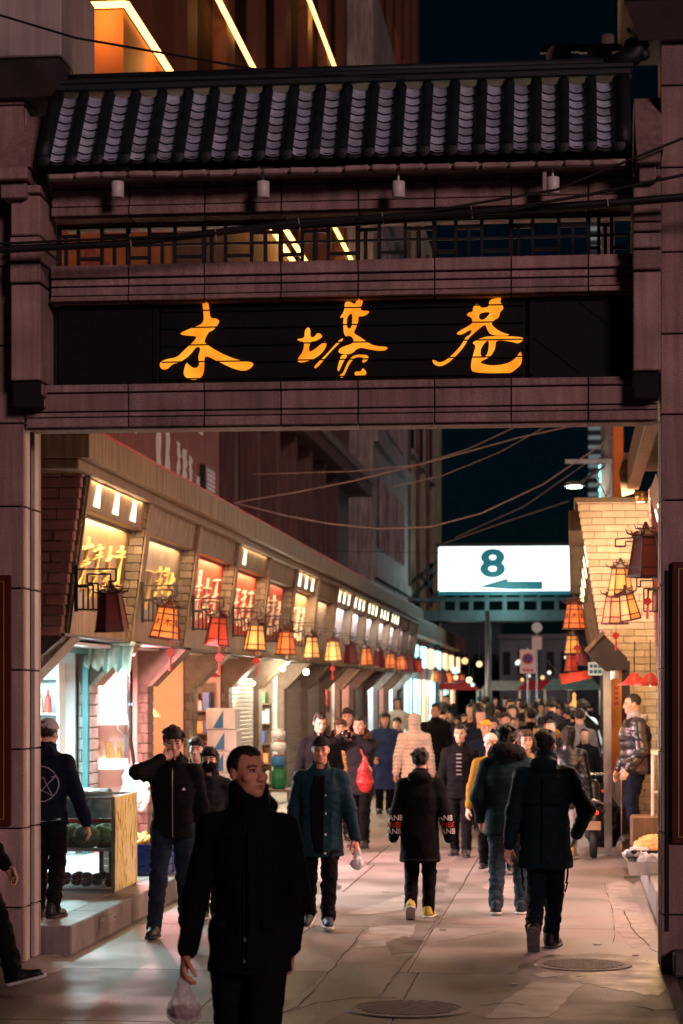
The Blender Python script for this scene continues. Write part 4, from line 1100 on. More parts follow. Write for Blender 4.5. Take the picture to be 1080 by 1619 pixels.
for y in (82, 87, 93):
    obj('drain_pipe', MB().tube([(-6.22, y, 3), (-6.22, y, 21)], .09, 8), 'concrete_brown', ap, True)
    wn = obj('window', MB().box(-6.31, -6.26, y + 1.2, y + 3.4, 11.5, 14.2), 'glass_dark', ap)
    obj('sill', MB().box(-6.3, -6.1, y + 1.1, y + 3.5, 11.3, 11.5), 'concrete_pale', ap)
# ================================================================== overhead gantry, billboard, far street
emis('billboard_white', (0.86, 1.0, 0.97), 1.9)
emis('billboard_teal', srgb(6, 100, 112), 0.7, (.005, .05, .055))
YB = 82.0
bp = lambda px, py, Y=YB: at_y(px, py, Y)
bb = thing('billboard', bp(798, 940), 'bright white lit billboard with a teal figure 8 and arrow over the lane', 'billboard')
a, b = bp(693, 935), bp(902, 863)
obj('light_box', MB().box(a.x, b.x, YB, YB + .8, a.z, b.z, .05), 'billboard_white', bb)
mb = MB()
for z in (a.z - .06, b.z + .06): mb.box(a.x - .1, b.x + .1, YB - .05, YB + .85, z - .06, z + .06)
obj('frame', mb, 'steel_dark', bb)
def ring_curve(cx, cz, rx, rz, n=24): return [(cx + rx*math.cos(2*math.pi*i/n), cz + rz*math.sin(2*math.pi*i/n)) for i in range(n)]
c1, c2 = bp(779, 886), bp(779, 901)
k_ = 82/3400
me = text_mesh('8', 1.42, .03, bold=.055); cc_ = bp(779, 893)
me.transform(Matrix.Translation((cc_.x, YB - .04, cc_.z)) @ Matrix.Diagonal((1.32, 1, 1, 1)))
obj('figure_eight', me, 'billboard_teal', bb)
ar = [bp(x, y) for x, y in ((755, 928), (803, 914), (803, 919), (858, 919), (858, 932), (803, 932))]
obj('arrow', MB().prism([(p.x, YB - .05, p.z) for p in ar], (0, .03, 0)), 'billboard_teal', bb)
obj('bottom_band', MB().box(a.x, b.x, YB - .06, YB - .02, bp(700, 941).z, bp(700, 936).z), 'billboard_teal', bb)
lamp('billboard_glow', (a.x*.5 + b.x*.5, YB - 1.2, a.z - .3), (.55, 1, .95), 170, .8, bb)
mat('gantry_steel', (0.05, 0.085, 0.09), 0.5, metal=0.3, var=0.2)
gt = thing('overhead_walkway', bp(790, 980, 83.5), 'dark steel walkway crossing the lane beneath the lit billboard', 'walkway')
mb = MB()
l_, r_ = bp(640, 950, 83.5), bp(930, 950, 83.5)
obj('deck', MB().box(l_.x, r_.x, 82.6, 84.6, bp(0, 984, 82.6).z, bp(0, 968, 82.6).z), 'gantry_steel', gt)
obj('rail', MB().box(l_.x, r_.x, 82.55, 82.65, bp(0, 954, 82.6).z, bp(0, 948, 82.6).z), 'gantry_steel', gt)
for px in (700, 723, 745, 770, 798, 825, 852, 880):
    p = bp(px, 960, 82.6); obj('baluster', MB().box(p.x - .08, p.x + .08, 82.56, 82.66, bp(0, 968, 82.6).z, bp(0, 938, 82.6).z), 'gantry_steel', gt)
for px in (772, 690):
    p = bp(px, 1000, 83.4); obj('leg', MB().box(p.x - .12, p.x + .12, 83.2, 83.6, 0, bp(0, 984, 83.4).z), 'gantry_steel', gt)
# truss left of the billboard
tr = thing('sign_truss', bp(660, 930, 84), 'slanting steel truss bracing the billboard against the apartment block', 'truss')
mb = MB()
for p, q in (((640, 930), (700, 880)), ((640, 960), (693, 900)), ((640, 930), (660, 960)), ((665, 910), (690, 945)), ((640, 950), (700, 950)), ((682, 890), (682, 960))):
    mb.bar(bp(*p, 84), bp(*q, 84), .14)
obj('truss_bars', mb, 'steel_dark', tr)
# far closed end of the street: dim blocks behind the crowd
mat('far_dark', (0.03, 0.05, 0.06), 0.8, var=0.3, scale=.5)
mat('far_wall', (0.12, 0.15, 0.16), 0.8, var=0.3, scale=.4)
def far_block(px0, px1, py0, py1, Y, m, label, dep=6):
    p, q = at_y(px0, py1, Y), at_y(px1, py0, Y)
    t = thing('far_building', (p.x, Y, 0), label, 'building', 'dim buildings at the far end')
    obj('wall', MB().box(p.x, q.x, Y, Y + dep, 0, q.z), m, t)
    n = max(2, int((px1 - px0)/22))
    for i in range(n):
        x = p.x + (q.x - p.x)*(i + .25)/n; wd = (q.x - p.x)/n*.5
        for j in range(3):
            z = 3.2 + j*3.1
            if z + 1.6 < q.z: obj('window', MB().box(x, x + wd, Y - .06, Y - .005, z, z + 1.5), 'glass_dark', t)
    obj('parapet', MB().box(p.x - .1, q.x + .1, Y - .15, Y + dep, q.z, q.z + .3), m, t)
far_block(700, 790, 985, 1100, 150, 'far_dark', 'dim far building left of the no parking sign')
far_block(790, 905, 1010, 1100, 140, 'far_wall', 'low dim far building behind the no parking sign')
far_block(905, 1000, 900, 1100, 160, 'far_dark', 'dim far building at the right end of the street')
# high rise with lit floors
hr = thing('high_rise', at_y(940, 1095, 420), 'distant high rise with pale lit floor bands above the right roofs', 'building')
p, q = at_y(931, 1095, 420), at_y(957, 100, 420)
obj('tower', MB().box(p.x, q.x, 420, 432, 0, q.z), 'far_dark', hr)
emis('floor_glow', srgb(120, 140, 140), 0.35)
for i in range(34):
    z = at_y(940, 815 - i*15.0, 420).z
    obj('floor_band', MB().box(p.x - .1, q.x + .1, 419.7, 420, z, z + .75), 'floor_glow', hr)
# teal bead sign
emis('bead_teal', (0.25, 1.0, 0.9), 3.5)
bs = thing('bead_sign', at_y(950, 790, 70), 'vertical teal bead light sign beside the utility pole', 'sign')
for i in range(10):
    c = at_y(950 + (i % 2)*2, 738 + i*6.2, 70); obj('bead', MB().ball(c, .075, 8, 6), 'bead_teal', bs, True)
obj('backing', MB().box(at_y(946, 0, 70).x, at_y(955, 0, 70).x, 70.1, 70.2, at_y(0, 800, 70).z, at_y(0, 734, 70).z), 'far_dark', bs)
obj('mast', MB().box(at_y(949, 0, 70).x, at_y(951, 0, 70).x, 70.2, 70.3, 0, at_y(0, 734, 70).z), 'far_dark', bs)
# utility pole and street lamp
pole = thing('utility_pole', at_y(961, 1200, 46), 'pale concrete utility pole rising behind the right brick wall', 'pole')
x = at_y(961, 800, 46).x
obj('shaft', MB().tube([(x, 46, 0), (x, 46, 16)], [.17, .13], 14), 'concrete', pole, True)
obj('cross_arm', MB().bar((x - .9, 45.8, at_y(0, 740, 45.8).z), (x + .3, 45.8, at_y(0, 740, 45.8).z), .09), 'steel_grey', pole)
sl = thing('street_lamp', at_y(910, 768, 45), 'lit flat street lamp on a braced arm above the lane', 'street lamp')
c = at_y(908, 768, 45)
obj('head', MB().lathe([(.05, .10), (.16, .07), (.22, .0), (.20, -.012)], c, 18), 'steel_grey', sl, True)
obj('lens', MB().lathe([(.15, -.035), (.15, -.014)], c, 18), emis('lamp_white', (1, .97, .85), 22), sl)
obj('arm', MB().tube([c + Vector((.1, .05, .05)), Vector((x, 46, c.z + .55))], .03, 6).tube([c + Vector((.45, .25, .25)), Vector((x, 46, c.z - .25))], .02, 6), 'steel_grey', sl)
lamp('glow', c - Vector((0, 0, .12)), (1, .95, .8), 160, .15, sl)
# orange lit column behind
oc = thing('orange_mast', at_y(976, 1200, 40), 'orange wall pier behind the right eaves', 'pier')
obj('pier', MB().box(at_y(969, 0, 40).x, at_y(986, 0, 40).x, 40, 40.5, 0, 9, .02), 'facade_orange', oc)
obj('pier_cap', MB().box(at_y(967, 0, 40).x, at_y(990, 0, 40).x, 39.9, 40.6, 9, 9.2, .02), 'facade_rust', oc)
lamp('pier_glow', at_y(978, 690, 38.6), LED, 40, .1, oc)
# wires over the lane
def wire(pix, Y_, label, r=.012, m='wire_pale'):
    pts = [at_y(px, py, Y_[i] if isinstance(Y_, (list, tuple)) else Y_) for i, (px, py) in enumerate(pix)]
    return cable(pts, r, label, m, group='wires over the lane')
wire([(370, 795), (470, 778), (560, 760), (700, 725), (820, 692), (930, 668), (1000, 655)], 34, 'pale wire climbing from the shop roof to the gate beam at right')
wire([(370, 795), (450, 815), (520, 828), (600, 836), (680, 833), (760, 812), (860, 765), (970, 690)], 33, 'long sagging pale wire under the gate opening', .013)
wire([(400, 750), (560, 745), (660, 735), (740, 710), (830, 668)], 36, 'thin wire crossing behind the pale one', .009)
wire([(620, 770), (700, 752), (790, 715), (880, 665)], 36, 'thin wire rising to the beam near the middle', .008)
wire([(430, 870), (560, 872), (680, 874), (860, 866)], 50, 'straight dark wire low above the billboard', .006, 'cable')
wire([(700, 860), (800, 825), (900, 792)], 60, 'faint wire running to the street lamp', .012)
wire([(720, 850), (830, 800), (930, 730)], 58, 'second faint wire behind the street lamp', .010)
# parking sign and small signs
mat('sign_face_pink', (0.72, 0.50, 0.42), 0.5, var=0.08)
mat('sign_blue', (0.06, 0.06, 0.30), 0.5, var=0.08)
ps = thing('no_parking_sign', at_y(835, 1095, 62), 'pale rectangular no parking sign on a post at the far end', 'sign')
p, q = at_y(822, 1065, 62), at_y(847, 1027, 62); cx_ = (p.x + q.x)/2; cz_ = p.z*.38 + q.z*.62
obj('plate', MB().box(p.x, q.x, 62, 62.03, p.z, q.z, .01), 'sign_face_pink', ps)
obj('ring', MB().lathe([(.12, -.004), (.16, -.004), (.16, .008), (.12, .008)], (cx_, 61.985, cz_), 24, ax='y', caps=False), 'red_paint', ps)
obj('disc', MB().lathe([(.12, -.002), (.12, .006)], (cx_, 61.985, cz_), 24, ax='y'), 'sign_blue', ps)
mb = MB(); mb.bar((cx_ - .085, 61.972, cz_ - .085), (cx_ + .085, 61.972, cz_ + .085), .035, .01); mb.bar((cx_ - .085, 61.969, cz_ + .085), (cx_ + .085, 61.969, cz_ - .085), .035, .01)
obj('cross', mb, 'red_paint', ps)
mb = MB()
for i in range(3): mb.box(cx_ - .14 + i*.11, cx_ - .07 + i*.11, 61.98, 61.995, p.z + .07, p.z + .14)
obj('caption', mb, 'red_paint', ps)
obj('post', MB().tube([(cx_, 62.08, 0), (cx_, 62.08, q.z + .05)], .03, 8), 'steel_grey', ps)
s2 = thing('small_round_sign', at_y(850, 1095, 70), 'small pale round sign on a plate above the no parking sign', 'sign')
p = at_y(849, 992, 70); q = at_y(849, 1016, 70)
obj('disc', MB().lathe([(.17, -.01), (.17, .02)], p, 20, ax='y'), 'white_paint', s2)
obj('plate', MB().box(q.x - .16, q.x + .16, 69.99, 70.02, q.z - .22, q.z + .2), 'sign_face_pink', s2)
obj('post', MB().tube([(p.x, 70.08, 0), (p.x, 70.08, p.z + .15)], .03, 8), 'steel_grey', s2)
pp = thing('far_post', at_y(771, 1095, 78), 'tall grey post standing in the far crowd', 'post')
x = at_y(771, 1095, 78).x
obj('shaft', MB().tube([(x, 78, 0), (x, 78, 5.0)], .09, 10), 'steel_grey', pp, True)
obj('base_collar', MB().lathe([(.16, 0), (.16, .25), (.1, .3)], (x, 78, 0), 12), 'steel_dark', pp)
# far left shops with teal light beyond the long row
fs = thing('far_shops', (-5.6, 68, 0), 'farther shops with teal lit windows past the end of the long row', 'building')
obj('wall', MB().box(-8.5, -5.3, 67.2, 100, 0, 4.4), 'concrete_brown', fs)
obj('fascia', MB().box(-8.5, -4.9, 67.2, 100, 3.9, 4.5, .03), 'wood_trim', fs)
emis('window_teal', (0.45, 0.95, 1.0), 2.2); emis('window_warm', (1.0, .62, .36), 1.6)
for i, y in enumerate((68, 72, 76, 80, 84.5, 89, 94)):
    mm = ('window_teal', 'window_teal', 'window_warm', 'window_teal', 'window_warm', 'window_teal', 'window_warm')[i]
    wn = obj('shop_window', MB().box(-5.32, -5.26, y, y + 2.6, .4, 2.5), mm, fs)
    obj('window_frame', MB().box(-5.28, -5.22, y + 1.25, y + 1.35, .4, 2.5), 'steel_dark', wn)
    obj('sign_light', MB().box(-5.1, -5.0, y + .3, y + 2.2, 2.9, 3.6), 'window_teal' if i in (0, 1, 3) else 'window_warm', fs)
    if i < 4: lamp('shop_glow', (-4.7, y + 1.3, 2.3), (.6, 1, 1) if mm == 'window_teal' else (1, .65, .4), 45, .3, fs)
for i, y in enumerate((69.5, 73.5, 77.5, 82, 86)):
    lantern('pane_dark' if i % 2 else 'pane_orange', (-4.4, y, 2.9), 'small lantern on the far teal shops, number %s from the near end' % ('one', 'two', 'three', 'four', 'five')[i], lampw=0)
# ================================================================== shops on the right
rn = thing('right_shop', (1.5, 21, 0), 'near right shop bay with overhanging lit eaves beside the gate pillar', 'building')
YA, YZ = 16.7, 26.2
obj('wall', MB().box(1.25, 3.4, YA, YZ, PR, 4.5), 'wall_orange', rn)
for i in range(4):
    a, b = YA + (YZ-YA)*i/4, YA + (YZ-YA)*(i+1)/4
    obj('fascia_board', MB().box(.66, .80, a + .003, b - .003, 4.50, 4.88, .008), 'wood_plank', rn)
    obj('eave_board', MB().box(.80, 1.3, a + .003, b - .003, 4.72, 4.80), 'wood_trim', rn)
e = [(.62, YZ, 4.95), (.56, YZ, 4.72), (.60, YZ, 4.42), (.74, YZ, 4.46), (.80, YZ, 4.95)]
obj('fascia_end', MB().prism(e, (0, .12, 0)), 'wood_plank', rn)
for i in range(3):
    a = 18.0 + i*2.75; b = a + 2.3
    hb = obj('head_box', MB().hexa([(1.02, a, 3.98), (1.3, a, 3.98), (1.3, b, 3.98), (1.02, b, 3.98)], [(.90, a, 4.42), (1.3, a, 4.42), (1.3, b, 4.42), (.90, b, 4.42)]), 'wood_plank', rn)
    for j in range(3):
        yc_ = a + (b-a)*(j + .5)/3
        obj('light_slot', MB().prism([(.935, yc_ - .10, 4.36), (.935, yc_ + .10, 4.36), (1.005, yc_ + .16, 4.06), (1.005, yc_ - .16, 4.06)], (-.012, 0, 0)), 'slot_light', hb)
    obj('sign_panel', MB().box(1.14, 1.3, a, b, 2.95, 3.97), 'sign_red' if i == 2 else 'sign_tan', rn)
    area('eave_lamp', (.62, (a+b)/2, 4.46), (0, R(38), 0), (1, .62, .30), 46, .06, 2.0, hb)
for y in (17.4, 20.3, 23.05, 25.75):
    pil = obj('pilaster', MB().hexa([(1.10, y, PR), (1.3, y, PR), (1.3, y + .42, PR), (1.10, y + .42, PR)], [(.92, y, 4.5), (1.3, y, 4.5), (1.3, y + .42, 4.5), (.92, y + .42, 4.5)]), 'mortar', rn)
    if y > 23:
        z = 2.6
        while z < 4.45:
            xx = 1.10 - (z - PR)*.0426
            obj('brick', MB().box(xx - .012, 1.25, y - .012, y + .43, z + .004, z + .095, .006), 'brick_red', pil); z += .10
obj('downlight', MB().lathe([(.05, 0), (.07, .05), (.07, .12), (.03, .13)], (.80, 25.6, 4.30), 14), 'gold', rn, True)
obj('downlight_lens', MB().lathe([(.045, -.004), (.045, .004)], (.80, 25.6, 4.298), 14), 'slot_light', rn)
# ---- second building: pale brick end wall leaning out over the lane
rw = thing('brick_gable_shop', (.8, 27.5, 0), 'warm lit pale brick shop end wall leaning out over the lane on the right', 'building')
YW = 27.5
def Xw(z): return .36 - max(0, z - 2.7)*.172 if z > 2.62 else .62
obj('wall_core', MB().prism([(.64, YW + .03, 0), (.64, YW + .03, 2.62), (.40, YW + .03, 2.62), (.40, YW + .03, 2.7), (.09, YW + .03, 4.46), (2.6, YW + .03, 4.46), (2.6, YW + .03, 0)], (0, 1.2, 0)), 'mortar_warm', rw)
z = .02; j = 0
rb2 = random.Random(21)
while z < 4.46:
    h_ = .0885; x = Xw(z + .04); L = .15 if j % 2 else .29
    while x < 1.75:
        x2 = x + L
        obj('brick', MB().box(x + .003, x2 - .003, YW - rb2.uniform(.0, .005), YW + .06, z + .003, z + h_ - .003, .004), 'brick_warm', rw); x = x2; L = .29
    z += h_; j += 1
obj('wall_cap', MB().box(.02, 2.6, YW - .02, YW + 1.3, 4.47, 4.53, .01), 'wood_trim', rw)
# dark corbel, steel column, orange board
def pxy(pix, Y): return [at_y(a, b, Y) for a, b in pix]
obj('corbel', MB().prism(pxy([(926, 1030), (953, 1001), (992, 1040), (992, 1058), (958, 1062)], YW - .42), (0, .36, 0)), 'slat_dark', rw)
obj('corbel_cap', MB().prism(pxy([(924, 1027), (953, 997), (957, 1001), (928, 1032)], YW - .45), (0, .4, 0)), 'wood_trim', rw)
obj('dark_board', MB().prism(pxy([(983, 1045), (996, 1045), (996, 1330), (983, 1330)], YW - .10), (0, .06, 0)), 'slat_dark', rw)
obj('steel_column', MB().prism(pxy([(954, 1058), (966, 1058), (968, 1352), (956, 1352)], YW - .35), (0, .14, 0)), 'steel_grey', rw)
mat('board_orange', (0.62, 0.20, 0.03), 0.45, var=0.2, scale=2.5, bump=0.05)
ob_ = obj('orange_board', MB().prism(pxy([(966, 1074), (983, 1072), (983, 1223), (966, 1226)], YW - .30), (0, .04, 0)), 'board_orange', rw)
obj('orange_strip', MB().prism(pxy([(978, 1046), (983, 1046), (983, 1072), (978, 1072)], YW - .30), (0, .04, 0)), 'board_orange', rw)
mb = MB()
for i in range(4):
    p = at_y(975, 1088 + i*8, YW - .305); mb.box(p.x - .025, p.x + .025, p.y - .006, p.y, p.z - .022, p.z + .022)
obj('faded_marks', mb, 'red_paint', ob_)
# street side of the second building, receding
for k in range(6):
    ya, yb = YW + 1.3 + k*3.1, YW + 4.4 + k*3.1 - .5
    def Xr(z): return .40 - (z - 2.7)*.172
    b4 = lambda z, x: [(x, ya, z), (1.0, ya, z), (1.0, yb, z), (x, yb, z)]
    obj('spandrel', MB().hexa(b4(2.6, Xr(2.6) + .05), b4(2.95, Xr(2.95) + .08)), 'wood_plank', rw)
    obj('sign_panel', MB().hexa(b4(2.953, Xr(2.95) + .15), b4(3.8, Xr(3.8) + .15)), ('sign_tan', 'sign_red', 'sign_wine')[k % 3], rw)
    hb = obj('head_box', MB().hexa(b4(3.803, Xr(3.8) + .03), b4(4.2, Xr(4.2) + .03)), 'wood_plank', rw)
    for i in range(4):
        yc_ = ya + (yb-ya)*(i + .5)/4; x0, x1 = Xr(3.86) + .025, Xr(4.14) + .025
        obj('light_slot', MB().prism([(x0, yc_ - .16, 3.86), (x0, yc_ + .16, 3.86), (x1, yc_ + .1, 4.14), (x1, yc_ - .1, 4.14)], (-.01, 0, 0)), 'slot_light', hb)
    pil = obj('pilaster', MB().hexa([(Xr(2.6), yb, 2.6), (1.0, yb, 2.6), (1.0, yb + .48, 2.6), (Xr(2.6), yb + .48, 2.6)], [(Xr(4.2), yb, 4.2), (1.0, yb, 4.2), (1.0, yb + .48, 4.2), (Xr(4.2), yb + .48, 4.2)]), 'brick_grey', rw)
    obj('fascia', MB().box(-.05, 1.0, ya, yb + .5, 4.203, 4.48, .01), 'wood_plank', rw)
    area('sign_lamp', (Xr(3.8) + .06, (ya+yb)/2, 3.77), (0, R(14), 0), WARM, 16, .08, 2.0, hb)
    obj('column', MB().box(.62, .80, yb, yb + .4, 0, 2.6), 'brick_grey', rw)
obj('shop_back', MB().box(2.4, 2.5, YW + 1.25, 48, 0, 2.6), 'tile_white', rw)
obj('shop_ceiling', MB().box(.6, 2.4, YW + 1.25, 48, 2.55, 2.59), 'white_paint', rw)
obj('counter', MB().box(.72, 1.2, 29.2, 33.5, 0, .92, .02), 'steel_grey', rw)
for y in (30.0, 34.5, 39): lamp('shop_lamp', (.85, y, 2.4), (1.0, .80, .70), 130, .15, rw)
tube_light((1.05, 18.2, 2.72), (1.05, 21.5, 2.72), (1, .56, .48), 8, 190, 'pinkish white tube under the near right eaves behind the gate pillar', 'tube_right', -50)
emis('edge_white', (1, .93, .82), 4)
obj('lit_edge', MB().bar((.50, 28.6, 2.45), (.50, 28.6, 1.2), .03), 'edge_white', rw)
obj('lit_edge', MB().bar((.50, 28.6, 2.45), (.22, 28.6, 2.62), .03), 'edge_white', rw)
# wash of warm light on the gable from a spot under the near eaves
area('gable_wash', (.62, 25.9, 4.42), (R(40), 0, R(-10)), (1, .68, .38), 48, .5, .2, rn, 160)
# ---- lanterns on the right
def hang(px, py_bottom, D, kind, label, s_=1.0, **kw):
    p = at_d(px, py_bottom, D); return lantern(kind, (p.x, p.y, p.z + .51*s_), label, scale=s_, **kw)
hang(1021, 913, 20.6, 'pane_dark', 'large unlit dark lantern beside the right gate pillar', 1.05)
hang(981, 944, 25.6, 'pane_yellow', 'glowing peach lantern in front of the pale brick wall', .92, rz=.0)
hang(987, 981, 25.0, 'pane_yellow', 'tilted glowing lantern just below the peach one', .82, tilt=(0, R(-12)), rz=.52, mark=False)
hang(972, 987, 26.3, 'pane_peach', 'salmon lantern behind the tilted one at the brick wall', .95, rz=.1)
hang(908, 995, 31.0, 'pane_orange', 'orange lantern with a character at the left edge of the brick wall', .98, mark=True, rz=.0)
hang(905, 1034, 35.0, 'pane_yellow', 'small yellow lantern under the orange one at the lane corner', .8)
hang(903, 1062, 38.0, 'pane_red', 'lowest red lantern in the cluster at the lane corner', .8)
hang(918, 1052, 40.0, 'pane_dark', 'dark red lantern half hidden in the cluster at the lane corner', .8)
for px, py, D, L in ((1021, 862, 20.6, .34), (981, 867, 25.6, .34)):
    p = at_d(px, py, D); mb = MB(); w_ = .018
    for a, b in zip([(0, .02), (-.06, .02), (-.06, .11), (L + .1, .15)], [(-.06, .02), (-.06, .11), (L + .1, .15), (L + .1, .15)]):
        if a != b: mb.bar((p.x + a[0], p.y, p.z + a[1]), (p.x + b[0], p.y, p.z + b[1]), w_)
    for a, b in (((.06, .02), (.06, .08)), ((.06, .08), (L + .1, .09)), ((0, .02), (.06, .02))): mb.bar((p.x + a[0], p.y, p.z + a[1]), (p.x + b[0], p.y, p.z + b[1]), w_)
    obj('lantern_bracket', mb, 'black_iron', rn)
p = at_d(974, 1000, 25.8); knot((p.x, p.y, p.z), 'red knot tassel in front of the pale brick wall', .85)
p = at_d(1024, 945, 20.6); knot((p.x, p.y, p.z), 'dark knot tassel under the large unlit lantern', .8)
p = at_d(912, 1020, 34.0); knot((p.x, p.y, p.z), 'orange knot tassel at the lane corner', 1.0)
# iron key pattern at the right of the wall
p = at_d(1018, 925, 24.5); bracket((p.x + .22, p.y, p.z + .1), .30, rn, -1)
# ---- heat lamps with red shades
for i, (px, py, D) in enumerate(((1003, 1083, 24.6), (1028, 1084, 23.6))):
    p = at_d(px, py, D); shade_lamp((p.x, p.y, p.z), 'red_paint', ('red conical heat lamp beside the gable wall, left of the pair', 'red conical heat lamp nearest the right gate pillar')[i], 1.0, 42, (1, .62, .30))
# small teal sign and red banner at the corner of the second shop
mat('sign_mint', (0.50, 0.72, 0.62), 0.5, var=0.1)
t = thing('hanging_sign', at_y(941, 1062, 29.5), 'small pale green hanging sign by the steel column', 'sign')
a, b = at_y(930, 1068, 29.5), at_y(953, 1047, 29.5)
obj('plate', MB().box(a.x, b.x, 29.5, 29.53, a.z, b.z, .006), 'sign_mint', t)
for r_ in range(2):
    for c_ in range(3): obj('mark', MB().box(a.x + .02 + c_*.058, a.x + .06 + c_*.058, 29.49, 29.499, a.z + .03 + r_*.075, a.z + .075 + r_*.075), 'teal_frame', t)
obj('hanger', MB().bar((b.x - .02, 29.52, b.z), (b.x - .02, 29.52, b.z + .25), .012), 'black_iron', t)
t = thing('red_banner', at_y(912, 1072, 44), 'slanting red banner hung across the lane corner', 'banner')
q = pxy([(884, 1066), (930, 1060), (936, 1072), (888, 1082)], 44)
mat('banner_red', (0.22, 0.03, 0.025), 0.8, var=0.25, scale=4)
obj('cloth', MB().prism(q, (0, .02, 0)), 'banner_red', t)
obj('cord', MB().tube([q[0], q[0] + Vector((-.3, 0, .35))], .008, 5).tube([q[1], q[1] + Vector((.3, 0, .5))], .008, 5), 'cable', t)
# ================================================================== people: bodies and clothes grown as smooth implicit surfaces
def surface_nets(V, org, h):
    """zero level of the sampled field -> vertices, quads"""
    S = V < 0
    c = [(i, j, k) for i in (0, 1) for j in (0, 1) for k in (0, 1)]
    nx, ny, nz = V.shape
    cnt = sum(S[i:nx-1+i, j:ny-1+j, k:nz-1+k].astype(np.int8) for i, j, k in c)
    act = np.argwhere((cnt > 0) & (cnt < 8))
    idx = -np.ones((nx-1, ny-1, nz-1), np.int64)
    idx[act[:, 0], act[:, 1], act[:, 2]] = np.arange(len(act))
    vals = {q: V[act[:, 0]+q[0], act[:, 1]+q[1], act[:, 2]+q[2]] for q in c}
    acc = np.zeros((len(act), 3)); num = np.zeros(len(act))
    for a in c:
        for ax in range(3):
            if a[ax] == 0:
                b = list(a); b[ax] = 1; b = tuple(b)
                va, vb = vals[a], vals[b]; m = (va < 0) != (vb < 0)
                t = np.where(m, va / np.where(m, va - vb, 1), 0)
                p = np.array(a, float)[None, :].repeat(len(act), 0); p[:, ax] += t
                acc[m] += p[m]; num[m] += 1
    P = (act + acc / num[:, None]) * h + org
    F_ = []
    for ax in range(3):
        o1, o2 = [q for q in range(3) if q != ax]
        sl0 = [slice(None)]*3; sl1 = [slice(None)]*3
        sl0[ax] = slice(0, V.shape[ax]-1); sl1[ax] = slice(1, V.shape[ax])
        for o in (o1, o2): sl0[o] = slice(1, V.shape[o]-1); sl1[o] = slice(1, V.shape[o]-1)
        d = S[tuple(sl0)] != S[tuple(sl1)]
        e = np.argwhere(d)
        if not len(e): continue
        flip = S[tuple(sl0)][e[:, 0], e[:, 1], e[:, 2]]
        e[:, o1] += 1; e[:, o2] += 1
        def cell(d1, d2):
            q = e.copy(); q[:, o1] += d1; q[:, o2] += d2; return idx[q[:, 0], q[:, 1], q[:, 2]]
        quad = np.stack([cell(-1, -1), cell(0, -1), cell(0, 0), cell(-1, 0)], 1)
        if ax == 1: flip = ~flip
        quad[~flip] = quad[~flip][:, ::-1]
        F_.append(quad)
    return P, np.concatenate(F_)
def vnoise(P, freq, seed=0):
    """cheap smooth noise in -1..1"""
    r = np.random.RandomState(seed); out = np.zeros(len(P))
    for i in range(5):
        k = r.normal(size=3); k *= freq*(.6 + .5*i) / np.linalg.norm(k)
        out += np.sin(P @ k + r.uniform(0, 6.28)) / (1 + .5*i)
    return out / 2.4
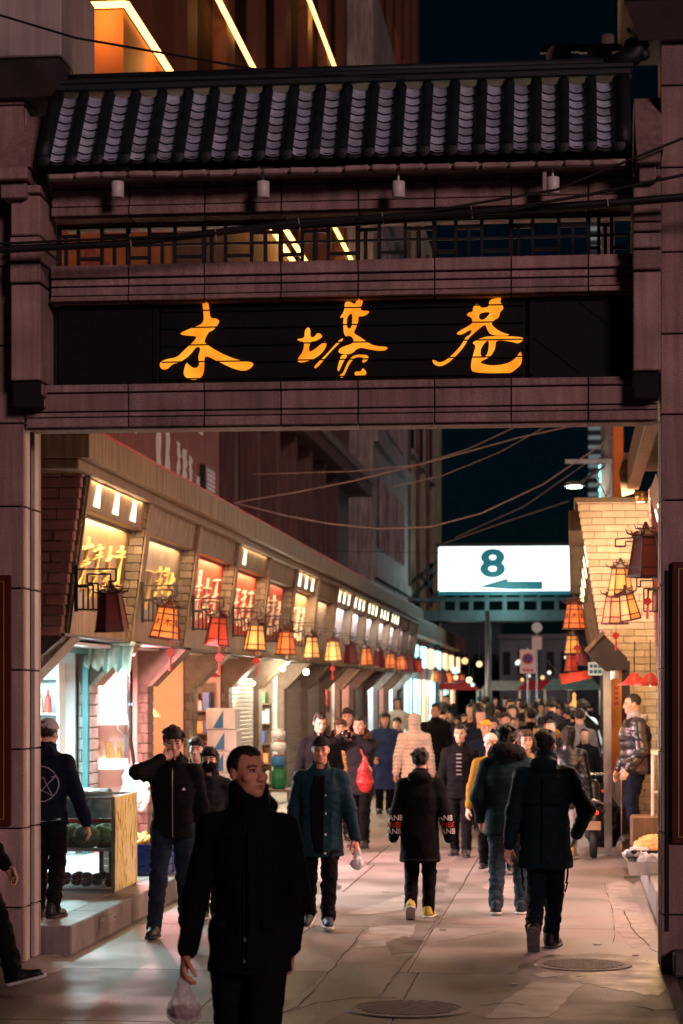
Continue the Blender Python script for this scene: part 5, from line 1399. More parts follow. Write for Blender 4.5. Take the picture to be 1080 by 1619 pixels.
class Field:
    def __init__(s, vox): s.vox = vox; s.pr = []
    def _a(s, f, lo, hi, k, sub=False): s.pr.append((f, np.minimum(lo, hi), np.maximum(lo, hi), k, sub)); return s
    def cone(s, a, b, ra, rb, k=.02, flat=None, sub=False):
        """tapered limb; flat = (axis vector, factor) squashes the section along an axis"""
        a, b = np.array(a, float), np.array(b, float); d = b - a; L2 = max(d @ d, 1e-9)
        def f(X):
            q = X - a; t = np.clip((q @ d) / L2, 0, 1); w_ = q - t[..., None]*d
            if flat is not None:
                ax = np.array(flat[0], float); ax /= np.linalg.norm(ax); w_ = w_ + (w_ @ ax)[..., None]*ax*(1/flat[1] - 1)
            return np.sqrt((w_*w_).sum(-1)) - (ra + (rb-ra)*t)
        R_ = max(ra, rb) + .01
        return s._a(f, np.minimum(a, b) - R_, np.maximum(a, b) + R_, k, sub)
    def chain(s, pts, rs, k=.02, **kw):
        for i in range(len(pts)-1): s.cone(pts[i], pts[i+1], rs[i], rs[i+1], k, **kw)
        return s
    def ell(s, c, r, k=.02, M=None, sub=False):
        c, r = np.array(c, float), np.array(r, float)
        M_ = np.eye(3) if M is None else np.array(M)
        def f(X):
            q = (X - c) @ M_; n = np.sqrt(((q/r)**2).sum(-1)); return (n - 1)*r.min()
        R_ = r.max() + .01
        return s._a(f, c - R_, c + R_, k, sub)
    def stack(s, prof, k=.02, p=2.3):
        """rows of (z, cx, cy, rx, ry): a garment body with rounded-box sections"""
        A = np.array(prof, float); A = A[A[:, 0].argsort()]
        def f(X):
            z = np.clip(X[..., 2], A[0, 0], A[-1, 0])
            cx, cy, rx, ry = (np.interp(z, A[:, 0], A[:, i]) for i in (1, 2, 3, 4))
            n = (np.abs((X[..., 0]-cx)/rx)**p + np.abs((X[..., 1]-cy)/ry)**p)**(1/p)
            d = (n - 1)*np.minimum(rx, ry)
            e = np.maximum(A[0, 0] - X[..., 2], X[..., 2] - A[-1, 0])
            return np.maximum(d, e)
        lo = np.array([(A[:, 1]-A[:, 3]).min(), (A[:, 2]-A[:, 4]).min(), A[0, 0]]) - .02
        hi = np.array([(A[:, 1]+A[:, 3]).max(), (A[:, 2]+A[:, 4]).max(), A[-1, 0]]) + .02
        return s._a(f, lo, hi, k)
    def mesh(s, clip=None):
        add = [p for p in s.pr if not p[4]]
        lo = np.min([p[1] for p in add], 0) - 2.5*s.vox; hi = np.max([p[2] for p in add], 0) + 2.5*s.vox
        n = np.ceil((hi - lo)/s.vox).astype(int) + 1
        V = np.full(n, .3, np.float64)
        for f, a, b, k, sub in s.pr:
            m = k + 2.5*s.vox
            i0 = np.maximum(np.floor((a - m - lo)/s.vox).astype(int), 0); i1 = np.minimum(np.ceil((b + m - lo)/s.vox).astype(int) + 1, n)
            if (i1 <= i0).any(): continue
            g = np.stack(np.meshgrid(*[lo[q] + s.vox*np.arange(i0[q], i1[q]) for q in range(3)], indexing='ij'), -1)
            d = f(g); sl = tuple(slice(i0[q], i1[q]) for q in range(3)); old = V[sl]
            if sub:
                d = -d; h_ = np.clip(.5 - .5*(old - d)/k, 0, 1); V[sl] = old*(1-h_) + d*h_ + k*h_*(1-h_)
            else:
                h_ = np.clip(.5 + .5*(old - d)/k, 0, 1); V[sl] = np.minimum(old*(1-h_) + d*h_ - k*h_*(1-h_), old)
        if clip is not None:
            g = np.stack(np.meshgrid(*[lo[q] + s.vox*np.arange(n[q]) for q in range(3)], indexing='ij'), -1)
            V = np.maximum(V, clip(g))
        for q in range(3):
            sl = [slice(None)]*3; sl[q] = 0; V[tuple(sl)] = .3; sl[q] = -1; V[tuple(sl)] = .3
        return surface_nets(V, lo, s.vox)
def np_mesh(name, parts, T, m, smooth=True):
    """parts: [(verts, quads)] joined, transformed by T (4x4)"""
    vs, fs, o = [], [], 0
    for P, Q in parts: vs.append(P); fs.append(Q + o); o += len(P)
    V = np.concatenate(vs); Q = np.concatenate(fs)
    M = np.array(T); V = V @ M[:3, :3].T + M[:3, 3]
    me = bpy.data.meshes.new(name)
    me.vertices.add(len(V)); me.vertices.foreach_set('co', V.astype(np.float32).ravel())
    me.loops.add(len(Q)*4); me.loops.foreach_set('vertex_index', Q.astype(np.int32).ravel())
    me.polygons.add(len(Q)); me.polygons.foreach_set('loop_start', np.arange(0, len(Q)*4, 4, dtype=np.int32))
    me.update(calc_edges=True); me.validate()
    if smooth: me.polygons.foreach_set('use_smooth', [True]*len(me.polygons))
    me.materials.append(MATS[m] if isinstance(m, str) else m)
    return me
def normals_of(P, Q):
    a, b, c, d = (P[Q[:, i]] for i in range(4)); fn = np.cross(c - a, d - b)
    N = np.zeros_like(P)
    for i in range(4): np.add.at(N, Q[:, i], fn)
    return N / np.maximum(np.linalg.norm(N, axis=1, keepdims=True), 1e-12)
def wrinkle(PQ, amp, freq, seed, quilt=None, aniso=(1, 1, 1)):
    P, Q = PQ; N = normals_of(P, Q)
    w_ = vnoise(P*np.array(aniso), freq, seed)
    w_ = amp*((1 - np.abs(w_)*1.6)**3)*.9 + amp*.45*(1 - 2*np.abs(vnoise(P*np.array((1, 1, 2.2)), freq*1.9, seed + 5))) - amp*.4
    if quilt:
        ph = P[:, 2]*math.pi/quilt[0] + .25*np.sin(P[:, 0]*14 + seed); w_ = w_*.6 + quilt[1]*(np.sqrt(np.abs(np.sin(ph))) - .5)
    return P + N*w_[:, None], Q
def ik(a, c, l1, l2, pole):
    a, c, pole = np.array(a, float), np.array(c, float), np.array(pole, float)
    d = c - a; L = np.linalg.norm(d); mx = (l1 + l2)*.995
    if L > mx: c = a + d/L*mx; d = c - a; L = mx
    L = max(L, abs(l1-l2)+1e-3); u = d/np.linalg.norm(d)
    x = (l1*l1 - l2*l2 + L*L)/(2*L); h_ = math.sqrt(max(l1*l1 - x*x, 0))
    p = pole - u*(pole @ u); p /= max(np.linalg.norm(p), 1e-6)
    return a + u*x + p*h_, c
def Rz(a): return np.array([[math.cos(a), -math.sin(a), 0], [math.sin(a), math.cos(a), 0], [0, 0, 1]])
def Rx(a): return np.array([[1, 0, 0], [0, math.cos(a), -math.sin(a)], [0, math.sin(a), math.cos(a)]])
def Ry(a): return np.array([[math.cos(a), 0, math.sin(a)], [0, 1, 0], [-math.sin(a), 0, math.cos(a)]])
mat('skin', (0.60, 0.34, 0.24), 0.48, var=0.08, scale=30, bump=0.06, bscale=300, sss=0.15)
mat('skin_ruddy', (0.62, 0.29, 0.18), 0.48, var=0.1, scale=30, bump=0.08, bscale=300, sss=0.15)
mat('hair_black', (0.012, 0.010, 0.009), 0.55, var=0.4, scale=60, bump=0.6, bscale=260)
mat('hair_brown', (0.06, 0.028, 0.014), 0.55, var=0.4, scale=60, bump=0.6, bscale=260)
mat('eye_white', (0.34, 0.29, 0.26), 0.2, var=0.02, bump=0)
mat('eye_dark', (0.012, 0.008, 0.006), 0.15, var=0.02, bump=0)
mat('lip', (0.40, 0.14, 0.11), 0.45, var=0.1, bump=0)
CL = {}
def cloth(name, col, rough=.85, bscale=160, bump=.25, sheen=.0, spec=.10):
    mat(name, col, rough, var=.18, scale=9, bump=bump, bscale=bscale, spec=spec, sheen=sheen); return name
cloth('cloth_black', (0.0045, 0.0046, 0.006)); cloth('cloth_black_matt', (0.0042, 0.0042, 0.0056), .9, spec=.08)
cloth('cloth_charcoal', (0.016, 0.016, 0.019)); cloth('cloth_navy', (0.005, 0.009, 0.020)); cloth('cloth_teal', (0.008, 0.032, 0.044), .7)
cloth('cloth_darkteal', (0.004, 0.016, 0.021), .75); cloth('denim', (0.028, 0.050, 0.075)); cloth('denim_dark', (0.012, 0.020, 0.035))
cloth('puffer_black', (0.010, 0.010, 0.014), .32, bump=.1, spec=.5); cloth('puffer_cream', (0.62, 0.50, 0.42), .5, bump=.1)
cloth('cloth_blue', (0.025, 0.045, 0.13)); cloth('cloth_white', (0.60, 0.58, 0.55)); cloth('cloth_grey', (0.20, 0.19, 0.19)); cloth('cloth_brown', (0.09, 0.05, 0.03))
cloth('cloth_red', (0.42, 0.03, 0.02)); cloth('cloth_yellow', (0.26, 0.13, 0.015)); cloth('cloth_iceblue', (0.38, 0.52, 0.58)); cloth('cloth_pink', (0.6, 0.3, 0.28)); cloth('cloth_tan', (0.30, 0.20, 0.13))
cloth('fur_dark', (0.03, 0.02, 0.014), .9, 60, .8); cloth('fur_black', (0.008, 0.007, 0.007), .9, 60, .8); cloth('knit_grey', (0.34, 0.32, 0.33), .85, 80, .5)
mat('shoe_black', (0.012, 0.012, 0.013), 0.45, var=0.2, bump=0.1); mat('shoe_yellow', (0.60, 0.50, 0.08), 0.5, var=0.15, bump=0.1); mat('shoe_navy', (0.02, 0.035, 0.05), 0.6, var=0.2); mat('shoe_tan', (0.36, 0.22, 0.13), 0.6, var=0.2); mat('shoe_white', (0.6, 0.58, 0.55), 0.5, var=.1)
mat('rubber_grey', (0.13, 0.13, 0.13), 0.6, var=0.5, scale=60, bump=0.6)
mat('rubber_white', (0.62, 0.62, 0.60), 0.55, var=0.15, bump=0.05); mat('rubber_dark', (0.02, 0.02, 0.02), 0.6, var=0.2)
def hand_field(vox, W, fwd, side, curl, sc_, spread=.2):
    """W wrist point, fwd pointing along the fingers, side = thumb direction, curl in radians"""
    fwd = np.array(fwd, float)/np.linalg.norm(fwd); side = np.array(side, float); side -= fwd*(side @ fwd); side /= np.linalg.norm(side)
    nrm = np.cross(side, fwd)          # palm normal direction of curling
    if curl < 0: nrm = -nrm; curl = -curl
    H = Field(vox); W = np.array(W, float); q = sc_
    H.cone(W - fwd*.04*q, W + fwd*.02*q, .026*q, .026*q, .01)
    H.cone(W + fwd*.015*q, W + fwd*.085*q, .026*q, .034*q, .012, flat=(nrm, .5))
    H.cone(W + fwd*.03*q + side*.012*q, W + fwd*.085*q + side*.022*q, .018*q, .016*q, .012)
    H.cone(W + fwd*.03*q - side*.012*q, W + fwd*.080*q - side*.024*q, .018*q, .015*q, .012)
    lens = (.072, .080, .075, .060)
    for i, s_ in enumerate((.030, .010, -.011, -.031)):
        b = W + fwd*(.088 - .004*abs(i - 1))*q + side*s_*q; L = lens[i]*q; a = curl*.45; pts = [b]
        ang = 0
        for seg, fr in enumerate((.45, .32, .26)):
            ang += curl*(.35 if seg == 0 else .45)
            d = fwd*math.cos(ang) + nrm*math.sin(ang) + side*spread*s_*4*(1 if seg == 0 else .5); d /= np.linalg.norm(d)
            pts.append(pts[-1] + d*L*fr)
        H.chain(pts, [.0098*q, .0092*q, .0082*q, .0068*q], .004)
    t0 = W + fwd*.025*q + side*.022*q; d1 = fwd*.6 + side*.7 + nrm*.25; d1 /= np.linalg.norm(d1); t1 = t0 + d1*.042*q
    d2 = fwd*.9 + side*.25 + nrm*(.2 + .35*curl); d2 /= np.linalg.norm(d2); t2 = t1 + d2*.034*q; t3 = t2 + d2*.024*q
    H.chain([t0, t1, t2, t3], [.016*q, .012*q, .0105*q, .0085*q], .006)
    return H.mesh()
def person(loc, heading, H, label, coat='cloth_black', hem=.44, trousers='cloth_black', shoes='shoe_black', sole='rubber_dark', hair='hair_black', hair_kind='short',
           skin='skin', feetL=(.055, -.10, 0, 0), feetR=(-.055, .12, 0, 0), handL=None, handR=None, poleL=None, poleR=None, lean=.04, head=(0, 0), bulk=1.0, flare=.0,
           collar='stand', quilt=None, lod=1, hands=True, twist=0., group='people walking in the lane', curl=.9, extra=None, pelvis=(0, 0), crease=.011, name='person', open_front=None):
    """loc on the ground, heading 0 = facing the gate and camera; feet = (x, y, lift, toe pitch) in body heights"""
    vox = {0: .0085, 1: .0125, 2: .018, 3: .028}[lod]
    q = H
    yl = lambda z: -(z - .53*q)*math.tan(lean) + pelvis[1]*q          # forward lean
    tw = Rz(twist)
    sh = []
    for s_ in (1, -1):
        v = tw @ np.array([s_*.099*q*(1 + .25*(bulk-1)), 0, 0]); sh.append(np.array([v[0] + pelvis[0]*q, v[1] + yl(.785*q), .785*q]))
    hip = [np.array([s_*.050*q + pelvis[0]*q, yl(.53*q), .515*q]) for s_ in (1, -1)]
    feet = [np.array([f[0]*q, f[1]*q, (.042 + f[2])*q]) for f in (feetL, feetR)]
    knee, ankle = [], []
    for i in (0, 1):
        k_, a_ = ik(hip[i], feet[i], .243*q, .238*q, (.05*(1, -1)[i], -1, 0.1)); knee.append(k_); ankle.append(a_)
    hl = handL if handL is not None else (.165, .03, .455)
    hr_ = handR if handR is not None else (-.165, -.02, .455)
    elbow, wrist = [], []
    for i, (h_, pl_) in enumerate(((hl, poleL), (hr_, poleR))):
        pl_ = pl_ if pl_ is not None else ((.5, -.5)[i], 1, -.1)
        e, w_ = ik(sh[i], np.array(h_)*q, .172*q, .150*q, pl_); elbow.append(e); wrist.append(w_)
    neck = np.array([pelvis[0]*q, yl(.835*q), .835*q])
    hs = H*.1335/.235
    hc = np.array([pelvis[0]*q, yl(.93*q) - .012*q, .9345*q])
    HM = Rz(head[0]) @ Rx(head[1])           # head frame -> body frame
    hp = lambda p: HM @ (np.array(p, float)*hs) + hc
    # ---- body
    vb = max(vox*1.6, .018)
    B = Field(vb)
    prof = [(.50*q, pelvis[0]*q, yl(.5*q), .085*q, .06*q), (.60*q, pelvis[0]*q, yl(.6*q), .078*q, .055*q), (.72*q, pelvis[0]*q, yl(.72*q), .092*q, .065*q), (.80*q, pelvis[0]*q, yl(.8*q), .085*q, .05*q), (.835*q, pelvis[0]*q, yl(.83*q), .04*q, .035*q)]
    B.stack(prof, .03)
    for i in (0, 1):
        B.chain([sh[i], elbow[i], wrist[i]], [.030*q, .024*q, .017*q], .03)
        B.chain([hip[i], knee[i], ankle[i]], [.048*q, .033*q, .022*q], .03)
        B.cone(ankle[i], ankle[i] + np.array([0, -.02*q, -.012*q]), .014*q, .012*q, .02)
    B.cone(neck - [0, 0, .03*q], hp((0, .02, -.06)), .034*q, .030*q, .03)
    body_parts = [B.mesh()]
    hv = {0: .0052, 1: .0072, 2: .011, 3: .02}[lod]
    Hd = Field(hv); e_ = lambda c, r, k=.02, sub=False: Hd.ell(hp(c), np.array(r)*hs, k*hs, HM, sub)
    c_ = lambda a, b, ra, rb, k=.012, sub=False: Hd.cone(hp(a), hp(b), ra*hs, rb*hs, k*hs, sub=sub)
    e_((0, .012, .030), (.074, .094, .086)); e_((0, -.022, -.028), (.061, .066, .084), .03); e_((0, -.034, -.074), (.046, .048, .040), .03)
    e_((0, -.072, -.096), (.020, .018, .018), .02)
    if lod <= 2:
        c_((-.036, -.077, .020), (.036, -.077, .020), .011, .011, .016)
        for s_ in (1, -1):
            e_((s_*.032, -.100, -.002), (.020, .018, .013), .012, True)
            e_((s_*.044, -.060, -.026), (.022, .020, .018), .02)
            e_((s_*.074, .014, -.006), (.010, .020, .031), .008)
            e_((s_*.010, -.098, -.038), (.010, .010, .008), .008)
        c_((0, -.086, .010), (0, -.108, -.034), .008, .012, .012)
        c_((-.017, -.085, -.062), (.017, -.085, -.062), .007, .007, .008); c_((-.014, -.084, -.074), (.014, -.084, -.074), .0075, .0075, .008)
        c_((-.020, -.100, -.068), (.020, -.100, -.068), .0035, .0035, .006, True)
    Hd.cone(neck, hp((0, .018, -.07)), .036*q, .031*q, .02)
    body_parts.append(Hd.mesh())
    if hands and lod <= 2:
        for i in (0, 1):
            fw = wrist[i] - elbow[i]; fw = fw/np.linalg.norm(fw)
            side = np.array([-.4*(1, -1)[i], -1, 0]) if abs(fw[2]) > .5 else np.array([0, -.3, 1])
            cu = curl if i == 1 else -curl
            body_parts.append(hand_field({0: .0042, 1: .0052, 2: .0075}[lod], wrist[i] + fw*.005, fw, side, cu, H/1.75))
    T = Matrix.Translation(loc) @ Matrix.Rotation(heading, 4, 'Z')
    root = thing(name, loc, label, 'person', group)
    body = obj('body', np_mesh('body', body_parts, T, skin), None, root)
    # ---- clothes
    b = bulk
    C_ = Field(vox)
    th = .012*q*b
    P_ = [(hem*q, pelvis[0]*q, yl(hem*q)*.6, .092*q*b + flare*q + .006*q, .072*q*b + flare*q), (.53*q, pelvis[0]*q, yl(.53*q), .092*q*b + flare*.4*q, .070*q*b + flare*.4*q),
          (.62*q, pelvis[0]*q, yl(.62*q), .090*q*b, .068*q*b), (.73*q, pelvis[0]*q, yl(.73*q), .100*q*b, .076*q*b), (.785*q, pelvis[0]*q, yl(.785*q), .094*q*b, .062*q*b), (.825*q, pelvis[0]*q, yl(.82*q), .062*q, .048*q), (.842*q, pelvis[0]*q, yl(.84*q), .046*q, .044*q)]
    # the hem hangs clear of the thighs
    ymin, ymax = P_[0][2] - P_[0][4], P_[0][2] + P_[0][4]
    for i in (0, 1):
        z_h = max(hem*q, knee[i][2]); f_ = (hip[i][2] - z_h)/max(hip[i][2] - knee[i][2], 1e-3); pt = hip[i] + (knee[i] - hip[i])*min(max(f_, 0), 1)
        ymin = min(ymin, pt[1] - .062*q); ymax = max(ymax, pt[1] + .058*q)
    P_[0] = (P_[0][0], P_[0][1], (ymin + ymax)/2, P_[0][3], (ymax - ymin)/2)
    C_.stack(P_, .02)
    for i in (0, 1):
        ex = wrist[i] + (elbow[i] - wrist[i])*.04
        bs = 1 + (b-1)*.6; C_.chain([sh[i], elbow[i], ex], [.041*q*bs, .035*q*bs, .028*q*bs], .03)
        C_.cone(sh[i] + np.array([0, 0, .004*q]), neck + np.array([0, 0, -.014*q]), .036*q*bs, .036*q, .03)
    if collar == 'stand':
        C_.cone(neck + np.array([0, .004*q, -.004*q]), neck + np.array([0, .0, .022*q]), .047*q, .046*q, .012)
    elif collar == 'hood':
        C_.ell(neck + np.array([0, .052*q, .006*q]), (.070*q, .042*q, .038*q), .03)
        C_.cone(neck + np.array([0, .004*q, -.004*q]), neck + np.array([0, .004*q, .022*q]), .052*q, .050*q, .012)
    elif collar == 'high':
        C_.cone(neck + np.array([0, .006*q, -.01*q]), neck + np.array([0, -.004*q, .045*q]), .054*q, .054*q, .012)
        C_.ell(neck + np.array([0, .050*q, .01*q]), (.066*q, .036*q, .04*q), .03)
    elif collar == 'hooded':
        C_.ell(hp((0, .022, .025)), np.array((.092, .112, .112))*hs, .02, HM); C_.cone(neck, hp((0, .03, -.06)), .055*q, .08*hs, .03)
    cl = None
    if collar != 'none':
        fc = hp((0, -.10, -.01)); fdir = HM @ np.array([0, -1, 0.])
        def cl(g):
            d1 = .052*hs - np.sqrt((((g - hc) @ HM)[..., [0, 2]]**2).sum(-1)) if False else None
            # keep the face and the inside of the collar free
            l_ = (g - hc) @ HM / hs
            zt = (g[..., 2] > neck[2] + .004*q)
            tubec = np.sqrt((l_[..., 0]/.068)**2 + ((l_[..., 2] + .015)/.105)**2) if collar == 'hooded' else None
            if collar == 'hooded':
                return np.where((l_[..., 1] < -.02) & (tubec < 1), (1 - tubec)*.06*hs, -.3)
            r_ = np.sqrt((g[..., 0] - neck[0])**2 + (g[..., 1] - neck[1] + .006*q)**2)
            inside = .037*q - r_
            return np.where(zt, np.minimum(inside, (g[..., 2] - neck[2] - .004*q)), -.3)
    cm = C_.mesh(cl)
    cm = wrinkle(cm, crease, 16/q*1.7, int(H*1000) % 97, quilt, (1, 1, .55))
    co = obj('coat', np_mesh('coat', [cm], T, coat), None, root)
    Tr = Field(vox)
    for i in (0, 1):
        mid = knee[i]
        Tr.chain([hip[i] + [0, 0, .01*q], mid, ankle[i] + (knee[i]-ankle[i])*.02], [.058*q, .043*q, .037*q], .02)
    Tr.stack([(.47*q, pelvis[0]*q, yl(.5*q), .078*q, .058*q), (.55*q, pelvis[0]*q, yl(.53*q), .084*q, .06*q)], .03)
    tm = wrinkle(Tr.mesh(), crease*1.1, 22/q*1.7, int(H*777) % 89, None, (1, 1, 1.3))
    obj('trousers', np_mesh('trousers', [tm], T, trousers), None, root)
    # ---- shoes
    for i, f in enumerate((feetL, feetR)):
        d = (knee[i] - ankle[i]); pitch = f[3]
        Rf = Rz((.14, -.14)[i]) @ Rx(pitch)
        A = ankle[i]; g_ = lambda p: Rf @ (np.array(p)*q) + A
        S_ = Field(max(vox*.8, .008) if lod < 3 else .022)
        S_.cone(g_((0, .016, -.014)), g_((0, -.095, -.024)), .030*q, .024*q, .02)
        S_.cone(g_((0, .012, .016)), g_((0, -.03, -.012)), .029*q, .026*q, .02)
        zl = lambda g: (((g - A) @ Rf)[..., 2])
        up = S_.mesh(lambda g: (-.030*q) - zl(g))
        so = obj('shoe', np_mesh('shoe', [up], T, shoes), None, root)
        if lod <= 1:
            S2 = Field(.009); S2.cone(g_((0, .018, -.034)), g_((0, -.099, -.034)), .0305*q, .0285*q, .006)
            sm = S2.mesh(lambda g: np.maximum(zl(g) + .028*q, -.042*q - zl(g)))
            obj('sole', np_mesh('sole', [sm], T, sole), None, so)
    # ---- hair and face
    def hair_mesh(kind):
        hv2 = max(hv, .007)
        Hr = Field(hv2); g = {'short': 1.02, 'buzz': .972, 'bob': 1.06, 'full': 1.08, 'messy': 1.13}.get(kind, 1.0)
        Hr.ell(hp((0, .014, .036)), np.array((.082*g, .102*g, .090*g))*hs, .01, HM)
        if kind in ('full', 'messy', 'bob'): Hr.ell(hp((0, -.045, .085)), np.array((.060, .045, .034))*hs, .03*hs, HM)
        if kind in ('full', 'messy', 'short', 'bob') and lod <= 2:
            rh = random.Random(int(H*1000) + int(abs(loc[0])*50)); part = rh.uniform(-.03, .03); n_ = {'short': 16, 'bob': 14}.get(kind, 26)
            for _ in range(n_):
                a_, e2 = rh.uniform(-math.pi, math.pi), rh.uniform(.25, 1.35)
                d = np.array([math.cos(e2)*math.sin(a_), -math.cos(e2)*math.cos(a_), math.sin(e2)])
                b0 = np.array([0, .014, .036]) + d*np.array([.076, .096, .084])*g
                sw = np.array([(d[0] - part*8)*.5, -.55 if d[1] < .3 else .35, -.15]); sw /= np.linalg.norm(sw)
                tip = b0 + (d*.35 + sw*.65)*rh.uniform(.022, .045)*(1.5 if kind == 'messy' else 1 if kind != 'short' else .6)
                Hr.cone(hp(b0), hp(tip), .018*hs, .007*hs, .014*hs)
        if kind in ('bob', 'long'):
            z_ = -.10 if kind == 'bob' else -.22
            for s_ in (1, -1): Hr.cone(hp((s_*.06, .02, .03)), hp((s_*.066, .035, z_)), .034*hs, .026*hs, .03)
            Hr.cone(hp((0, .07, .03)), hp((0, .075, z_)), .06*hs, .05*hs, .04)
        low = {'short': -.055, 'buzz': -.05, 'bob': -.12, 'long': -.25, 'full': -.07, 'messy': -.075}.get(kind, -.05)
        front = {'short': .062, 'buzz': .070, 'full': .045, 'messy': .045, 'bob': .045}.get(kind, .058)
        lng = kind in ('bob', 'long')
        def cl(g_):
            l_ = (g_ - hc) @ HM / hs; y = l_[..., 1]; x = np.abs(l_[..., 0])
            jag = .0045*np.sin(l_[..., 0]*190 + 2*np.sin(l_[..., 0]*61)) + .003*np.sin(l_[..., 0]*330 + y*90)
            temple = .016*np.clip((x - .030)/.03, 0, 1) if kind in ('short', 'buzz') else -.006*np.clip((x - .02)/.03, 0, 1)
            fr = front + temple + jag*(1.6 if kind in ('full', 'messy', 'bob') else .8)
            zs_ = np.interp(y, [-.030, -.022, -.004, .004, .022, .034, .07, .12], [.05, -.012 if not lng else -.03, -.014 if not lng else low, .012 if not lng else low, .012 if not lng else low, low*.6, low, low])
            w_ = np.clip((y + .036)/.014, 0, 1)
            zmin = fr*(1 - w_) + (zs_ + jag*.6)*w_
            return (zmin - l_[..., 2])*hs*.8
        PQ = Hr.mesh(cl); P, Q = PQ; N = normals_of(P, Q)
        am = {'buzz': .0012, 'short': .003, 'messy': .009}.get(kind, .0045)
        sw = (P - hc) @ HM; st_ = np.arctan2(sw[:, 0], sw[:, 2] - .02*hs)
        return P + N*(am*vnoise(P, 150, 3) + am*vnoise(P, 60, 4) + am*.9*np.sin(st_*34 + 3*vnoise(P, 30, 9)))[:, None], Q
    if hair and collar != 'hooded' and hair_kind:
        obj('hair', np_mesh('hair', [hair_mesh(hair_kind)], T, hair), None, root)
    if lod == 2:
        Fd = Field(.0045*H/1.75)
        for s_ in (1, -1):
            Fd.cone(hp((s_*.022, -.087, .001)), hp((s_*.043, -.080, .002)), .0055*hs, .0055*hs, .004); Fd.cone(hp((s_*.016, -.094, .022)), hp((s_*.050, -.078, .025)), .0050*hs, .0045*hs, .004)
        obj('eyes_and_brows', np_mesh('eyes_and_brows', [Fd.mesh()], T, 'eye_dark'), None, body)
    if lod <= 1:
        TH_ = np.array(T)
        def blob(nm, pts, r, m, k=.004, v=.0028):
            Fd = Field(v*H/1.75)
            for a, b2 in zip(pts[:-1], pts[1:]): Fd.cone(hp(a), hp(b2), r*hs, r*hs, k)
            obj(nm, np_mesh(nm, [Fd.mesh()], T, m), None, body)
        for s_ in (1, -1):
            if lod == 0:
                blob('eye', [(s_*.024, -.0835, .0015), (s_*.041, -.079, .0025)], .0062, 'eye_white')
                blob('iris', [(s_*.0325 + head[0]*.002, -.0885, .002), (s_*.0335 + head[0]*.002, -.0885, .002)], .0048, 'eye_dark')
                blob('eyelid', [(s_*.021, -.087, .008), (s_*.033, -.0905, .0105), (s_*.045, -.080, .0075)], .0032, 'hair_black')
            else:
                blob('eye', [(s_*.023, -.0855, .001), (s_*.042, -.079, .0025)], .0048, 'eye_dark')
            blob('eyebrow', [(s_*.016, -.094, .022), (s_*.034, -.091, .028), (s_*.052, -.074, .023)], .0042, 'hair_black')
        blob('lips', [(-.018, -.0885, -.0655), (0, -.0945, -.0645), (.018, -.0885, -.0655)], .0048, 'lip')
        if lod == 0: blob('lips', [(-.014, -.0885, -.0745), (0, -.0925, -.0755), (.014, -.0885, -.0745)], .0052, 'lip')
    info = dict(T=T, hp=hp, hs=hs, sh=sh, elbow=elbow, wrist=wrist, knee=knee, ankle=ankle, hip=hip, neck=neck, hc=hc, HM=HM, root=root, coat=co, body=body, H=H, vox=vox, yl=yl, cm=cm)
    return info
def W_(inf, p): return inf['T'] @ Vector(p)
def add_field(inf, nm, build, m, vox=None, clip=None, parent=None, wr=None):
    Fd = Field(vox or inf['vox']); build(Fd); PQ = Fd.mesh(clip)
    if wr: PQ = wrinkle(PQ, *wr)
    return obj(nm, np_mesh(nm, [PQ], inf['T'], m), None, parent or inf['root'])
def on_coat(inf, poly, out=(0, -1, 0), lift=.004, nm='emblem', m='white_paint', parent=None, thick=.003):
    """drop a flat outline (body frame points) onto the coat surface along `out`"""
    P, Q = inf['cm']; o = np.array(out, float); o /= np.linalg.norm(o)
    pts = []
    for p in poly:
        p = np.array(p, float); d = P - p; perp = d - np.outer(d @ o, o); r = np.linalg.norm(perp, axis=1)
        near = r < max(.02, np.sort(r)[6]); s_ = (d[near] @ o).max(); pts.append(Vector(p + o*(s_ + lift)))
    mb = MB(); n = len(pts); ov = Vector(o)*thick
    cen = sum(pts, Vector())/n
    mb.add(pts + [cen] + [p + ov for p in pts] + [cen + ov], [(i, (i+1) % n, n) for i in range(n)] + [(n+1+(i+1) % n, n+1+i, 2*n+1) for i in range(n)] + [(i, n+1+i, n+1+(i+1) % n, (i+1) % n) for i in range(n)])
    me = mb.mesh(nm); me.transform(inf['T']); return obj(nm, me, m, parent or inf['coat'])

